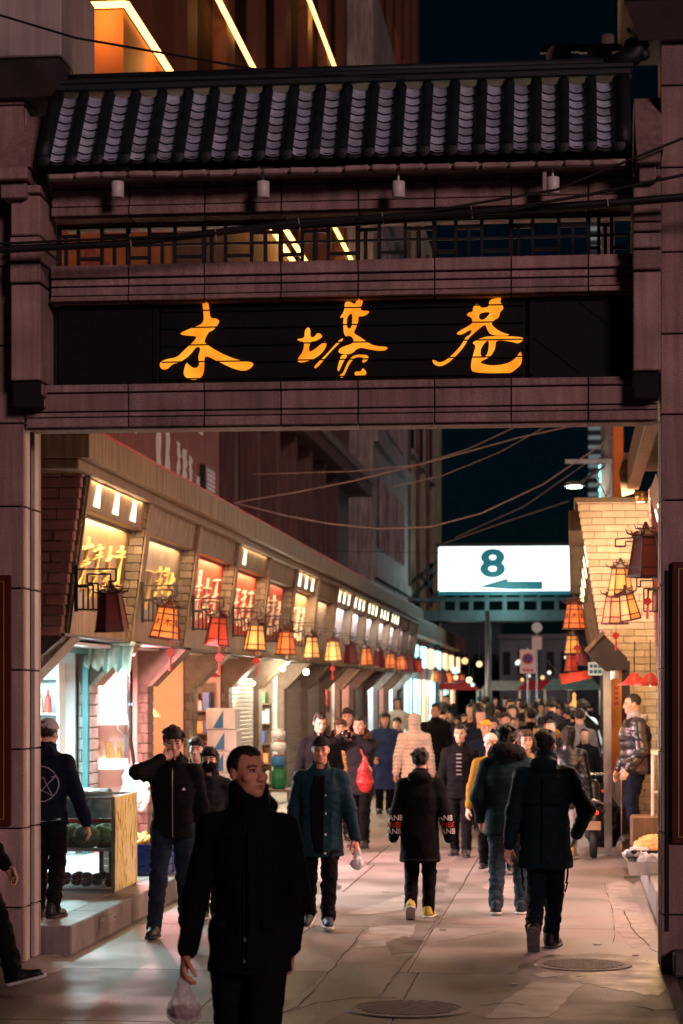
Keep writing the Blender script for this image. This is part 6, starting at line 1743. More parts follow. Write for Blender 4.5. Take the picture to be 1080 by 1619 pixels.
def strip(inf, rows, out=(0, -1, 0), lift=.005, nm='placket', m='cloth_charcoal', nx=4, thick=.004):
    """band of cloth following the coat: rows of (z, x0, x1) in the body frame"""
    P, Q = inf['cm']; o = np.array(out, float); o /= np.linalg.norm(o); ov = Vector(o)*thick
    grid = []
    R2 = []
    for (a, b) in zip(rows[:-1], rows[1:]):
        n_ = max(1, int(abs(b[0] - a[0])/.04))
        for i in range(n_): t = i/n_; R2.append([a[q]*(1-t) + b[q]*t for q in range(3)])
    R2.append(rows[-1])
    for z, x0, x1 in R2:
        row = []
        for i in range(nx + 1):
            p = np.array([x0 + (x1-x0)*i/nx, 0, z]); d = P - p; perp = d - np.outer(d @ o, o); r = np.linalg.norm(perp, axis=1)
            near = r < max(.022, np.sort(r)[6]); row.append(Vector(p + o*((d[near] @ o).max() + lift)))
        grid.append(row)
    n = nx + 1; vs = [v for r_ in grid for v in r_]; k = len(vs); vs = vs + [v + ov for v in vs]; fs = []
    for j in range(len(grid)-1):
        for i in range(nx):
            a = j*n + i; fs += [(a, a+1, a+n+1, a+n), (k+a, k+a+n, k+a+n+1, k+a+1)]
    for j in range(len(grid)-1): fs += [(j*n, j*n+n, k+j*n+n, k+j*n), (j*n+nx, k+j*n+nx, k+j*n+n+nx, j*n+n+nx)]
    for i in range(nx): e = (len(grid)-1)*n; fs += [(i, k+i, k+i+1, i+1), (e+i, e+i+1, k+e+i+1, k+e+i)]
    me = MB().add(vs, fs).mesh(nm); me.transform(inf['T']); return obj(nm, me, m, inf['coat'], True)
# ================================================================== the people
def gnd(px, D, z=0.0):
    p = at_d(px, 1095, D); return Vector((p.x, p.y, z))
mat('plastic_film', (0.75, 0.74, 0.74), 0.25, var=0.1, bump=0.3, bscale=40, trans=0.35, spec=0.5)
def film():
    m = bpy.data.materials.new('bag_film'); m.use_nodes = True; MATS['bag_film'] = m
    n, l = m.node_tree.nodes, m.node_tree.links; b = n['Principled BSDF']; b.inputs['Base Color'].default_value = (.75, .66, .66, 1); b.inputs['Roughness'].default_value = .25
    o = n['Material Output']; mx = n.new('ShaderNodeMixShader'); mx.inputs[0].default_value = .42; tr_ = n.new('ShaderNodeBsdfTransparent')
    l.new(tr_.outputs[0], mx.inputs[1]); l.new(b.outputs[0], mx.inputs[2]); l.new(mx.outputs[0], o.inputs[0])
film()
mat('plastic_bag_white', (0.80, 0.78, 0.78), 0.35, var=0.08, bump=0.4, bscale=30)
mat('food_brown', (0.16, 0.06, 0.03), 0.45, var=0.5, scale=30, bump=0.4)
mat('food_orange', (0.70, 0.28, 0.05), 0.5, var=0.3, scale=20, bump=0.3)
mat('bag_red', (0.34, 0.012, 0.010), 0.35, var=0.2, scale=10, bump=0.5, bscale=40, spec=0.5)
def carried_bag(inf, i, r, m, label, fill=None, drop=.0, group='bags carried by hand'):
    """plastic bag hanging from hand i (0 left, 1 right)"""
    w_ = inf['wrist'][i]; e = inf['elbow'][i]; d = (w_ - e)/np.linalg.norm(w_ - e)
    g = w_ + d*.095; c = g + np.array([0, 0, -(r*1.5 + .06 + drop)])
    t = thing('carried_bag', inf['T'] @ Vector(c), label, 'bag', group)
    Fd = Field(.009)
    Fd.ell(c, (r, r*.75, r*.85), .05); Fd.cone(c + [0, 0, r*.5], g - [0, 0, .015], r*.55, .014, .05)
    for s_ in (1, -1): Fd.cone(g + [s_*.02, 0, -.05], g + [s_*.008, 0, .012], .012, .007, .02)
    PQ = wrinkle(Fd.mesh(), .010, 45, 3)
    obj('film', np_mesh('film', [PQ], inf['T'], m), None, t)
    if fill:
        F2 = Field(.01); F2.ell(c - [0, 0, r*.05], (r*.93, r*.68, r*.46), .03)
        obj('contents', np_mesh('contents', [wrinkle(F2.mesh(), .006, 60, 5)], inf['T'], fill), None, t)
    return t
def flat_cap(inf, m='cloth_charcoal', brim=True, knit=False, pom=None, nm='cap'):
    hp, hs, HM = inf['hp'], inf['hs'], inf['HM']; hc = inf['hc']
    def bld(F_):
        F_.ell(hp((0, .010, .052)), np.array((.088, .108, .078 if not knit else .090))*hs, .01, HM)
        if brim: F_.cone(hp((-.03, -.09, .052)), hp((.03, -.09, .052)), .035*hs, .035*hs, .02, flat=(HM @ np.array([0, .25, 1.]), .28))
    def cl(g):
        l_ = (g - hc) @ HM / hs; return (np.interp(l_[..., 1], [-.12, -.05, .05, .1], [.045, .045, .03 if not knit else -.01, .015 if not knit else -.04]) - l_[..., 2])*hs*.8
    return add_field(inf, nm, bld, m, vox=max(.008, inf['vox']*.7), clip=cl)
def fur_ring(inf, m='fur_dark', r=.068, t=.03):
    n = inf['neck']; q = inf['H']
    def bld(F_):
        for a in range(10):
            t0, t1 = a/9*R(250) - R(35), (a+1)/9*R(250) - R(35)
            f = lambda t_: n + np.array([math.cos(t_)*r*q, math.sin(t_)*r*q*1.05 + .018*q, (.012 + .03*math.sin(t_))*q])
            F_.cone(f(t0), f(t1), t*q, t*q, .02)
    return add_field(inf, 'fur_trim', bld, m, wr=(.012, 90, 2))

# 1 nearest man in the long black coat
man = person(gnd(395, 10.0), R(-4), 1.80, 'nearest man in a long black coat looking aside, carrying a food bag', hem=.42, coat='cloth_black_matt', lod=0,
    hair_kind='buzz', skin='skin_ruddy', head=(R(50), R(-3)), collar='high', bulk=.95, flare=.018, handR=(-.160, -.03, .465), handL=(.100, .03, .478), poleL=(.35, 1, 0), poleR=(-.6, .9, 0),
    feetL=(.05, -.05, 0, 0), feetR=(-.055, .13, .02, .3), curl=1.3, crease=.006)
for sx in (-1, 1): strip(man, [(.96, sx*.085, sx*.150), (1.0, sx*.085, sx*.150)], nm='pocket_flap', m='cloth_black', nx=3, lift=.006)
strip(man, [(.78, .015, .055), (1.0, .015, .055), (1.42, .015, .055)], nm='storm_flap', m='cloth_black', nx=2, lift=.004)
carried_bag(man, 1, .082, 'bag_film', 'small clear bag of dark food held by the nearest man', 'food_brown', .0)
for z in (.455, .51): on_coat(man, [(.012 + .008*math.cos(a), 0, z*1.8 + .008*math.sin(a)) for a in np.linspace(0, 6.28, 9)[:-1]], nm='button', m='steel_grey')
on_coat(man, [(.002, 0, .44*1.8), (.007, 0, .44*1.8), (.007, 0, .50*1.8), (.007, 0, .66*1.8), (.007, 0, .80*1.8), (.002, 0, .80*1.8), (.002, 0, .66*1.8), (.002, 0, .5*1.8)], nm='zip', m='cloth_charcoal')

# 2 man wiping his mouth
m2 = person(gnd(274, 18.1), R(8), 1.75, 'man in black jacket and trousers walking with one hand over his mouth', hem=.47, hair_kind='full', bulk=1.08, collar='hood',
    handR=(-.050, -.095, .855), poleR=(-1, -.05, -.75), handL=(.16, .04, .45), feetL=(.06, .10, 0, 0), feetR=(-.085, -.12, 0, .0), head=(R(6), R(10)), trousers='denim_dark', curl=.7)
on_coat(m2, [(.075, 0, 1.235), (.11, 0, 1.235), (.098, 0, 1.262)], nm='chest_emblem', m='white_paint')
# 3 woman in cap and mask, another head behind
m3 = person(gnd(332, 19.3), R(2), 1.55, 'woman in black baseball cap and black face mask behind the man wiping his mouth', coat='cloth_charcoal', hem=.45, hair_kind='bob', bulk=.98, collar='stand')
flat_cap(m3, 'cloth_black', True)
add_field(m3, 'face_mask', lambda F_: F_.ell(m3['hp']((0, -.040, -.062)), np.array((.080, .084, .066))*m3['hs'], .01, m3['HM']), 'cloth_black_matt', vox=.008)
person(gnd(312, 21.0), R(0), 1.60, 'person with black hair half hidden behind the masked woman', lod=2, hair_kind='full', coat='cloth_black')
# 4 old man in cap
m4 = person(gnd(508, 18.8), R(2), 1.66, 'old man in dark flat cap and open teal jacket carrying a white bag', coat='cloth_teal', hem=.375, trousers='cloth_black', shoes='shoe_navy', sole='rubber_white', hair_kind='buzz', skin='skin_ruddy',
    bulk=1.16, collar='stand', lean=.09, handL=(.190, -.02, .43), handR=(-.17, .03, .44), feetL=(.045, -.14, 0, .0), feetR=(-.075, .12, .02, .35), head=(R(2), R(4)), flare=.01)
flat_cap(m4, 'cloth_charcoal', True)
carried_bag(m4, 0, .055, 'plastic_bag_white', 'small white plastic bag held by the old man in the flat cap')
strip(m4, [(.66, -.030, .020), (.80, -.07, .022), (1.0, -.085, .026), (1.2, -.075, .030), (1.33, -.045, .035)], nm='dark_sweater', m='cloth_black_matt', nx=6)
strip(m4, [(.66, .020, .040), (1.0, .026, .046), (1.33, .035, .052)], nm='jacket_edge', m='cloth_darkteal', nx=2, lift=.008)
for z in (.66, .82, 1.0, 1.16): on_coat(m4, [(.05 + .011*math.cos(a), 0, z + .011*math.sin(a)) for a in np.linspace(0, 6.28, 9)[:-1]], nm='snap_button', m='white_paint', lift=.006)
# 5 boy seen from behind
b5 = person(gnd(664, 19.5), R(178), 1.53, 'boy seen from behind in long black coat with white lettering on the sleeves', coat='cloth_black', hem=.335, trousers='cloth_black', shoes='shoe_yellow', sole='rubber_white', hair_kind='full',
    bulk=1.14, collar='hood', flare=.012, handL=(.165, .02, .43), handR=(-.185, -.02, .43), feetL=(.045, .10, .04, .75), feetR=(-.045, -.06, 0, 0), hands=False, crease=.006)
def sleeve_text(inf, i, lines, size=.072):
    a, b = inf['elbow'][i], inf['wrist'][i]
    for f, txt, m in lines:
        c = a + (b - a)*f
        me = text_mesh(txt, size, .002)
        n = len(me.vertices); co = np.empty(n*3); me.vertices.foreach_get('co', co); co = co.reshape(-1, 3)
        r = .036*inf['H']*1.08 + .012
        for v in me.vertices:
            th_ = v.co.x / r; yy = v.co.y
            v.co = Vector((math.sin(th_)*(r - yy), math.cos(th_)*(r - yy) , v.co.z))
            v.co.x = -v.co.x
        me.transform(Matrix.Translation(Vector(c)))
        me.transform(inf['T']); me.update()
        obj('sleeve_lettering', me, m, inf['coat'])
for i in (0, 1): sleeve_text(b5, i, [(.14, 'JANB', 'white_paint'), (.42, 'ANBE', 'red_paint'), (.68, 'JANB', 'white_paint')])
# 6 man in long teal coat from behind
m6 = person(gnd(862, 17.2), R(172), 1.75, 'man seen from behind in long dark teal hooded coat with dangling straps, mid stride', coat='cloth_darkteal', hem=.37, trousers='cloth_navy', sole='rubber_grey', hair_kind='short',
    bulk=1.18, collar='high', flare=.012, handR=(-.13, -.10, .52), poleR=(-1, .5, -.2), handL=(.17, .0, .46), feetL=(.03, .15, .06, .95), feetR=(-.02, -.05, 0, 0), head=(R(-14), 0), twist=R(5))
for s_ in (1, -1):
    q = 1.75; a = m6['T'] @ Vector((s_*.105*q, .02, .40*q)); mb = MB()
    mb.tube([a, a + Vector((0, 0, -.10)), a + Vector((.012*s_, 0, -.17))], .009, 6).bar(a + Vector((.0, 0, -.16)), a + Vector((.02*s_, 0, -.24)), .022, .012)
    obj('strap', mb, 'cloth_black', m6['root'])
strip(m6, [(.68, -.003, .003), (1.0, -.003, .003), (1.36, -.003, .003)], (0, 1, 0), nm='back_seam', m='cloth_black', nx=1)
strip(m6, [(1.155, -.16, .16), (1.17, -.16, .16)], (0, 1, 0), nm='yoke_seam', m='cloth_black', nx=8)
strip(m5_ if False else b5, [(.53, -.15, .15), (.55, -.15, .15)], (0, 1, 0), nm='hem_band', m='cloth_charcoal', nx=8)
strip(m2, [(.84, -.004, .004), (1.1, -.004, .004), (1.42, -.004, .004)], nm='zip', m='steel_grey', nx=1)
# 7 man with fur hood from behind
m7 = person(gnd(802, 19.9), R(176), 1.74, 'man seen from behind in dark padded jacket with fur hood and jeans', coat='cloth_darkteal', hem=.42, trousers='denim', shoes='shoe_navy', sole='rubber_white', hair_kind='messy',
    bulk=1.22, collar='hood', flare=.006, handL=(.15, -.08, .50), handR=(-.15, -.08, .50), feetL=(.055, .05, 0, .1), feetR=(-.075, -.02, 0, 0), quilt=(.16, .004))
fur_ring(m7, 'fur_black', .066, .036)
# 8 man with clear bag
m8 = person(gnd(728, 27.0), R(-4), 1.64, 'man in open black jacket over striped sweater carrying a bag of snacks', coat='cloth_black', hem=.44, lod=1, hair_kind='short', bulk=1.1, handL=(.175, -.03, .45), feetL=(.055, -.08, 0, 0), feetR=(-.05, .06, 0, 0))
carried_bag(m8, 0, .075, 'bag_film', 'bag of orange snacks held by the man in the striped sweater', 'food_orange')
for k in range(6):
    z = 1.02 + k*.05; on_coat(m8, [(-.035, 0, z), (.035, 0, z), (.035, 0, z + .018), (-.035, 0, z + .018)], nm='sweater_stripe', m='cloth_grey')
# 9 white puffer with hood
person(gnd(655, 33), R(176), 1.72, 'person seen from behind in cream quilted long coat with hood up', coat='puffer_cream', hem=.36, lod=1, collar='hooded', hair=None, quilt=(.062, .020), bulk=1.12, trousers='cloth_charcoal', flare=.01)
# 10 woman in long blue coat
person(gnd(608, 36.5), R(10), 1.71, 'woman standing in a long navy blue padded coat', coat='cloth_blue', hem=.24, lod=1, hair_kind='bob', bulk=1.16, flare=.012, handL=(.12, -.09, .55), handR=(-.12, -.09, .55), feetL=(.05, 0, 0, 0), feetR=(-.05, 0, 0, 0), quilt=(.14, .004), group='people standing in the lane')
person(gnd(629, 40), R(-20), 1.58, 'child peering out behind the navy blue coat', lod=2, hair_kind='full', coat='cloth_navy')
# 11-12 group with camera
person(gnd(505, 27.5), R(14), 1.78, 'tall man in black coat looking down beside the shopfront', lod=1, hair_kind='short', hem=.38, head=(R(10), R(14)), bulk=1.15)
person(gnd(537, 30), R(10), 1.66, 'woman in leopard print top behind the old man', lod=1, coat='leopard', hair_kind='bob', hair='hair_brown', hem=.45) if False else None
mat('leopard', (0.40, 0.22, 0.06), 0.7, var=0.9, scale=28, bump=0.1)
person(gnd(538, 30), R(10), 1.67, 'woman in brown patterned coat between the tall man and the photographer', lod=1, coat='leopard', hair_kind='bob', hair='hair_brown', hem=.45)
person(gnd(550, 33), R(0), 1.80, 'black haired person standing behind the photographer', lod=2, hair_kind='full')
m12 = person(gnd(570, 28.5), R(-12), 1.73, 'photographer in dark fur collared coat aiming a black camera', lod=1, hair_kind='short', coat='cloth_charcoal', hem=.40, bulk=1.15, handR=(-.09, -.19, .855), handL=(.02, -.21, .85), poleR=(-1, .2, -.6), poleL=(1, .2, -.8), feetL=(.05, -.05, 0, 0), feetR=(-.05, .05, 0, 0))
fur_ring(m12, 'cloth_brown', .055, .028)
hw = (m12['wrist'][0] + m12['wrist'][1])/2 + np.array([0, -.10, .02])
c = m12['T'] @ Vector(hw)
t = thing('camera_body', c, 'black camera held up by the photographer in the fur collar', 'camera')
obj('case', MB().box(c.x - .07, c.x + .07, c.y - .03, c.y + .03, c.z - .045, c.z + .045, .01).box(c.x - .025, c.x + .025, c.y - .025, c.y + .02, c.z + .045, c.z + .07, .006), 'cloth_black', t)
obj('lens', MB().lathe([(.035, -.03), (.036, -.11), (.03, -.112), (.02, -.09)], c, 16, ax='y'), 'black_iron', t, True)
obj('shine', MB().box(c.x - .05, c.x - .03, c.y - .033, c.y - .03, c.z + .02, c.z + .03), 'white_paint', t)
# red bag on an arm
c = gnd(577, 27.6, .96)
t = thing('red_bag', c, 'glossy red shopping bag hanging beside the photographer', 'bag')
Fd = Field(.012); cc = np.array(c); Fd.ell(cc - [0, 0, .03], (.105, .06, .17), .05); Fd.cone(cc + [0, 0, .1], cc + [0, 0, .26], .07, .02, .05)
obj('sack', np_mesh('sack', [wrinkle(Fd.mesh(), .012, 40, 4)], Matrix(), 'bag_red'), None, t)
obj('handle', MB().tube([c + Vector((0, 0, .22)), c + Vector((-.06, .03, .36))], .012, 6), 'bag_red', t)
# 13.. behind
person(gnd(688, 36.5), R(170), 1.86, 'tall broad man in black coat beside the cream coat', lod=2, hair_kind='short', bulk=1.2, hem=.35, head=(R(150), 0))
person(gnd(628, 46, PL), R(12), 1.72, 'woman in white top with red scarf on the far pavement', lod=2, coat='cloth_white', hair_kind='long', hem=.46)
person(gnd(707, 56), R(-10), 1.98, 'tall person in dark jacket and teal trousers far up the lane', lod=2, coat='cloth_darkteal', trousers='cloth_iceblue', hem=.45, hair_kind='short')
person(gnd(735, 42), R(6), 1.63, 'long haired woman in black holding both hands to her face', lod=2, hair_kind='long', handL=(.03, -.10, .84), handR=(-.03, -.10, .84), poleL=(1, 0, -.7), poleR=(-1, 0, -.7))
person(gnd(765, 45), R(0), 1.70, 'man in grey jacket in the crowd left of the yellow helmet', lod=2, coat='cloth_charcoal', hair_kind='short')
mh = person(gnd(768, 31), R(8), 1.64, 'rider in glossy yellow helmet among the crowd', lod=2, coat='cloth_navy', hair=None, hem=.45, bulk=1.1)
mat('helmet_yellow', (0.75, 0.38, 0.03), 0.25, var=0.08, bump=0)
flat_cap(mh, 'helmet_yellow', True, True, nm='helmet')
mk = person(gnd(776, 24.5), R(0), 1.57, 'person in pale pink knit hat behind the fur hooded man', lod=2, coat='cloth_yellow', hem=.46)
mat('knit_pink', (0.78, 0.60, 0.56), 0.9, var=.1, bump=.5, bscale=80); flat_cap(mk, 'knit_pink', False, True, nm='knit_hat')
person(gnd(829, 24.2), R(20), 1.62, 'woman with brown hair in light tan coat between the two men walking away', lod=2, coat='cloth_tan', hair='hair_brown', hair_kind='bob', hem=.4)
person(gnd(786, 36), R(4), 1.67, 'man in black cap deep in the crowd', lod=2, hair_kind='short')
person(gnd(814, 44), R(-8), 1.74, 'black haired woman in dark coat in mid crowd', lod=2, hair_kind='long')
person(gnd(840, 37), R(176), 1.76, 'broad person in black seen from behind in mid crowd', lod=2, hair_kind='full', bulk=1.25)
person(gnd(856, 50), R(10), 1.80, 'person in pale ice blue jacket left of the red stall lantern', lod=2, coat='cloth_iceblue', hair_kind='short', bulk=1.2)
mj = person(gnd(868, 31.5), R(174), 1.69, 'person in black hat and mustard yellow hood in mid crowd', lod=2, coat='cloth_black', hem=.42, collar='hood')
flat_cap(mj, 'cloth_black', False, True, nm='knit_hat'); fur_ring(mj, 'cloth_yellow', .06, .04)
person(gnd(884, 53), R(-10), 1.74, 'person in white jacket with pointed hood beside the red stall lantern', lod=2, coat='cloth_iceblue', collar='hooded', hair=None)
ml = person(gnd(908, 36), R(172), 1.75, 'person in dark coat holding up a phone at the stall', lod=2, hair_kind='short', handR=(-.08, -.2, .93), poleR=(-1, 0, -.6))
m13 = person(gnd(898, 26.6), R(168), 1.62, 'woman seen from behind in black quilted coat and tan boots beside the scooter', lod=1, coat='puffer_black', hem=.38, hair_kind='bob', quilt=(.07, .008), shoes='shoe_tan', trousers='cloth_grey', bulk=1.12, sole='rubber_white')
person(Vector((1.05, 30.6, 0)), R(-60), 1.68, 'stall seller in white apron behind the right counter', lod=2, coat='cloth_white', hair_kind='short', group='stall sellers on the right')
person(Vector((.95, 32.4, 0)), R(-70), 1.60, 'second seller in pink top farther behind the right counter', lod=2, coat='cloth_pink', hair_kind='bob', group='stall sellers on the right')
# 17 man in striped puffer on the right platform
c = at_z(1006, 1330, PR)
m17 = person(c, R(-76), 1.76, 'man in shiny black quilted jacket with white stripes standing on the right platform', coat='puffer_black', hem=.455, trousers='cloth_navy', hair_kind='buzz', bulk=1.38, collar='none', quilt=(.10, .014), handL=(.15, -.09, .50), handR=(-.17, -.07, .485), poleR=(-.4, 1, 0),
    feetL=(.05, .0, 0, 0), feetR=(-.05, .02, 0, 0), head=(R(-6), R(5)), group='people standing in the lane', lod=1, curl=.7)
add_field(m17, 'hood', lambda F_: (F_.ell(m17['neck'] + np.array([0, .055, .0])*1.76*.9, (.115, .075, .065), .03), F_.cone(m17['neck'] + np.array([0, .0, -.01]), m17['neck'] + np.array([0, .0, .03]), .088, .09, .02)), 'knit_grey', wr=(.008, 30, 2))
for k in range(2):
    o_ = (-1, .0, 0); y_ = .02 - k*.045
    P0 = m17['sh'][1]
    pts = [(P0[0], P0[1] + y_ - .012, z) for z in (1.36, 1.25, 1.12, 1.02)] + [(P0[0], P0[1] + y_ + .010, z) for z in (1.02, 1.12, 1.25, 1.36)]
    on_coat(m17, pts, o_, .006, 'white_stripe', 'white_paint', thick=.004)
# 18 man with pentagram jacket on the left platform
c = at_z(74, 1450, PL)
m18 = person(c, R(172), 1.60, 'man in grey knit hat and jacket with star circle on its back at left', coat='cloth_navy', hem=.48, trousers='cloth_black', hair_kind='short', bulk=1.14, collar='hood', handL=(.15, -.10, .52), handR=(-.19, -.06, .48), feetL=(.05, .0, 0, 0), feetR=(-.045, .03, 0, 0), group='people standing in the lane', head=(R(-12), R(6)))
flat_cap(m18, 'knit_grey', False, True, nm='knit_hat')
def back_line(pts, w_=.006):
    for a, b in zip(pts[:-1], pts[1:]):
        a, b = np.array(a), np.array(b); d = b - a; d /= np.linalg.norm(d); n = np.array([-d[1], d[0]])*w_/2
        on_coat(m18, [(p[0], 0, p[1]) for p in (a - n, (a+b)/2 - n, b - n, b + n, (a+b)/2 + n, a + n)], (0, 1, 0), .004, 'print_line', 'knit_grey')
cz_, r_ = 1.09, .135
st = [(r_*math.sin(a), cz_ + r_*math.cos(a)) for a in [R(72*i + 10) for i in range(5)]]
back_line([st[0], st[2], st[4], st[1], st[3], st[0]])
back_line([(r_*1.06*math.sin(R(24*i)), cz_ + r_*1.06*math.cos(R(24*i))) for i in range(16)])
on_coat(m18, [(-.16, 0, .80), (.0, 0, .785), (.16, 0, .80), (.16, 0, .815), (0, 0, .80), (-.16, 0, .815)], (0, 1, 0), .006, 'pale_hem', 'cloth_iceblue')
# 19 passer-by cut off by the left edge
m19 = person(gnd(-52, 14.7), R(82), 1.70, 'passer by cut off at the left edge, mostly a leg and shoe showing', coat='cloth_black', hem=.46, trousers='cloth_black', lod=1, feetL=(.04, -.20, .0, -.25), feetR=(-.05, .16, .03, .5), handL=(.12, -.12, .50), group='people walking in the lane', sole='rubber_white')
# far crowd
rc = random.Random(77)
cols = ['cloth_black', 'cloth_charcoal', 'cloth_navy', 'cloth_darkteal', 'cloth_iceblue', 'cloth_white', 'cloth_grey', 'cloth_brown', 'cloth_blue', 'cloth_red', 'cloth_black', 'cloth_charcoal', 'cloth_tan', 'puffer_black']
protos = {}
wear = ['black', 'charcoal', 'navy', 'dark teal', 'ice blue', 'white', 'grey', 'brown', 'blue', 'red', 'long black', 'dark grey', 'tan', 'shiny black']
pick = [0, 1, 2, 3, 0, 10, 11, 2, 13, 1, 0, 10, 6, 7, 4, 0, 3, 11, 2, 5, 0, 1, 8, 12, 10, 9]
placed = [o.location.copy() for o in COL.objects if o.get('category') == 'person']
n0_ = len(placed)
for i in range(150):
    D = rc.uniform(39, 82) if i % 3 else rc.uniform(39, 56); px = rc.uniform(690, 940); k = pick[i % len(pick)]
    pos = gnd(px, D)
    if pos.x < -3.7 or pos.x > .45 or any((pos - q).length < .62 for q in placed) or len(placed) > n0_ + 82: continue
    placed.append(pos)
    if k not in protos:
        inf = person(pos, R(rc.choice((0, 8, -10, 175, 184))), rc.uniform(1.58, 1.84), 'blurred figure in %s in the dense far crowd' % wear[k], lod=3, coat=cols[k], hair_kind=rc.choice(('short', 'full', 'long', 'bob')), bulk=rc.uniform(1, 1.2), hem=rc.uniform(.34, .48), group='far crowd filling the lane')
        protos[k] = inf['root']
        for ch in inf['root'].children: ch.matrix_parent_inverse = Matrix.Translation(-pos)
    else:
        c = copy_tree(protos[k]); c.location = pos; c.rotation_euler = (0, 0, rc.choice((0, 0, math.pi)) + rc.uniform(-.5, .5)); f = rc.uniform(.92, 1.06); c.scale = (f, f, f*rc.uniform(.97, 1.03))
# people with their backs turned pressing on up the lane
for i in range(70):
    D = rc.uniform(30, 44); px = rc.uniform(735, 925); k = pick[i % len(pick)]
    if k in (4, 5, 9): k = 0
    pos = gnd(px, D)
    if pos.x < -2.4 or pos.x > .35 or any((pos - q).length < .60 for q in placed) or len(placed) > n0_ + 112: continue
    placed.append(pos)
    c = copy_tree(protos[k]); c.location = pos
    base = 0 if protos[k].get('back') else math.pi
    c.rotation_euler = (0, 0, rc.uniform(-.35, .35)); f = rc.uniform(.92, 1.04); c.scale = (f, f, f)
    c['label'] = 'dark clothed figure in the packed middle of the crowd'; c['group'] = 'packed middle of the crowd'
# ================================================================== things on and around the stalls, left side
mat('canvas_green', (0.42, 0.50, 0.42), 0.8, var=0.25, scale=5, bump=0.3, bscale=60, streak=0.4)
mat('canvas_stripe', (0.14, 0.22, 0.18), 0.8, var=0.3, scale=6)
mat('tarp_teal', (0.010, 0.045, 0.060), 0.55, var=0.25, scale=6, bump=0.3)
mat('ham_orange', (0.75, 0.36, 0.12), 0.4, var=0.35, scale=18, bump=0.3); mat('ham_white', (0.78, 0.66, 0.52), 0.35, var=0.2, scale=18, bump=0.4)
mat('net_green', (0.10, 0.15, 0.075), 0.8, var=0.6, scale=45, bump=0.8, bscale=120); mat('onion_red', (0.10, 0.02, 0.025), 0.35, var=0.4, scale=20)
mat('crate_blue', (0.015, 0.035, 0.20), 0.45, var=0.15); mat('carton_white', (0.66, 0.66, 0.65), 0.6, var=0.08); mat('carton_blue', (0.03, 0.16, 0.36), 0.6, var=0.1)
mat('orange_peel', (0.80, 0.30, 0.03), 0.4, var=0.15, scale=30, bump=0.2, bscale=300)
mat('glass_green', (0.02, 0.22, 0.10), 0.15, var=0.2, trans=0.3, bump=0); mat('meter_grey', (0.16, 0.16, 0.17), 0.4, var=0.15)
mat('chrome', (0.6, 0.6, 0.6), 0.25, metal=0.9, var=0.1)
def glass_pane():
    m = bpy.data.materials.new('glass_clear'); m.use_nodes = True; MATS['glass_clear'] = m
    n, l = m.node_tree.nodes, m.node_tree.links; n.clear()
    o = n.new('ShaderNodeOutputMaterial'); mx = n.new('ShaderNodeMixShader'); tr_ = n.new('ShaderNodeBsdfTransparent'); gl = n.new('ShaderNodeBsdfGlossy')
    fr = n.new('ShaderNodeFresnel'); fr.inputs[0].default_value = 1.5; gl.inputs['Roughness'].default_value = .05; tr_.inputs[0].default_value = (.9, .95, .95, 1)
    l.new(fr.outputs[0], mx.inputs[0]); l.new(tr_.outputs[0], mx.inputs[1]); l.new(gl.outputs[0], mx.inputs[2]); l.new(mx.outputs[0], o.inputs[0])
glass_pane()
def print_film():
    m = mat('print_yellow', (0.75, 0.62, 0.16), 0.4, var=0.1, scale=4, bump=0)
    n, l = m.node_tree.nodes, m.node_tree.links; b = n['Principled BSDF']
    geo = n.new('ShaderNodeNewGeometry'); mp = n.new('ShaderNodeMapping'); mp.inputs['Scale'].default_value = (14, 14, 4)
    nz = n.new('ShaderNodeTexNoise'); nz.inputs['Scale'].default_value = 1.6; nz.inputs['Detail'].default_value = 3
    cr = n.new('ShaderNodeValToRGB'); e = cr.color_ramp.elements
    e[0].position, e[0].color = .36, (.16, .05, .04, 1); e[1].position, e[1].color = .44, (.72, .60, .14, 1)
    for p_, c_ in ((.56, (.80, .72, .30, 1)), (.64, (.75, .66, .58, 1)), (.72, (.30, .10, .08, 1))):
        x = e.new(p_); x.color = c_
    l.new(geo.outputs['Position'], mp.inputs[0]); l.new(mp.outputs[0], nz.inputs['Vector']); l.new(nz.outputs['Fac'], cr.inputs[0]); l.new(cr.outputs[0], b.inputs['Base Color'])
print_film()
# awning over the second bay
aw = thing('awning', at_y(170, 1020, 24.1), 'small faded green striped fabric awning over the second shop bay', 'awning')
x0, x1 = -5.50, -4.94
nseg = 14; n2 = 6
top = [(x0 + (x1-x0)*i/nseg) for i in range(nseg+1)]
vs, fs = [], []
ra_ = random.Random(2)
for j in range(n2 + 1):
    for i in range(nseg + 1):
        f = j/n2; x = top[i] + .02*f*math.sin(i*1.7); z = 2.62 - .015*i/nseg*3 - f*(.26 + .05*math.sin(i*2.1) + .06*i/nseg); y = 23.98 - .10*f + .018*math.sin(i*1.9 + j)*f
        vs.append((x, y, z))
for j in range(n2):
    for i in range(nseg): a = j*(nseg+1) + i; fs.append((a, a+1, a+nseg+2, a+nseg+1))
me = bpy.data.meshes.new('fabric'); me.from_pydata(vs, [], fs); me.materials.append(MATS['canvas_green']); me.materials.append(MATS['canvas_stripe'])
for p_ in me.polygons:
    i = p_.index % nseg
    if i % 4 == 2: p_.material_index = 1
o = obj('fabric', me, None, aw, True); md = o.modifiers.new('thickness', 'SOLIDIFY'); md.thickness = .006
obj('top_cloth', MB().box(x0, x1, 23.96, 24.9, 2.60, 2.612), 'canvas_green', aw)
obj('roller', MB().tube([(x0 - .02, 23.97, 2.615), (x1 + .02, 23.97, 2.60)], .028, 10), 'canvas_green', aw, True)
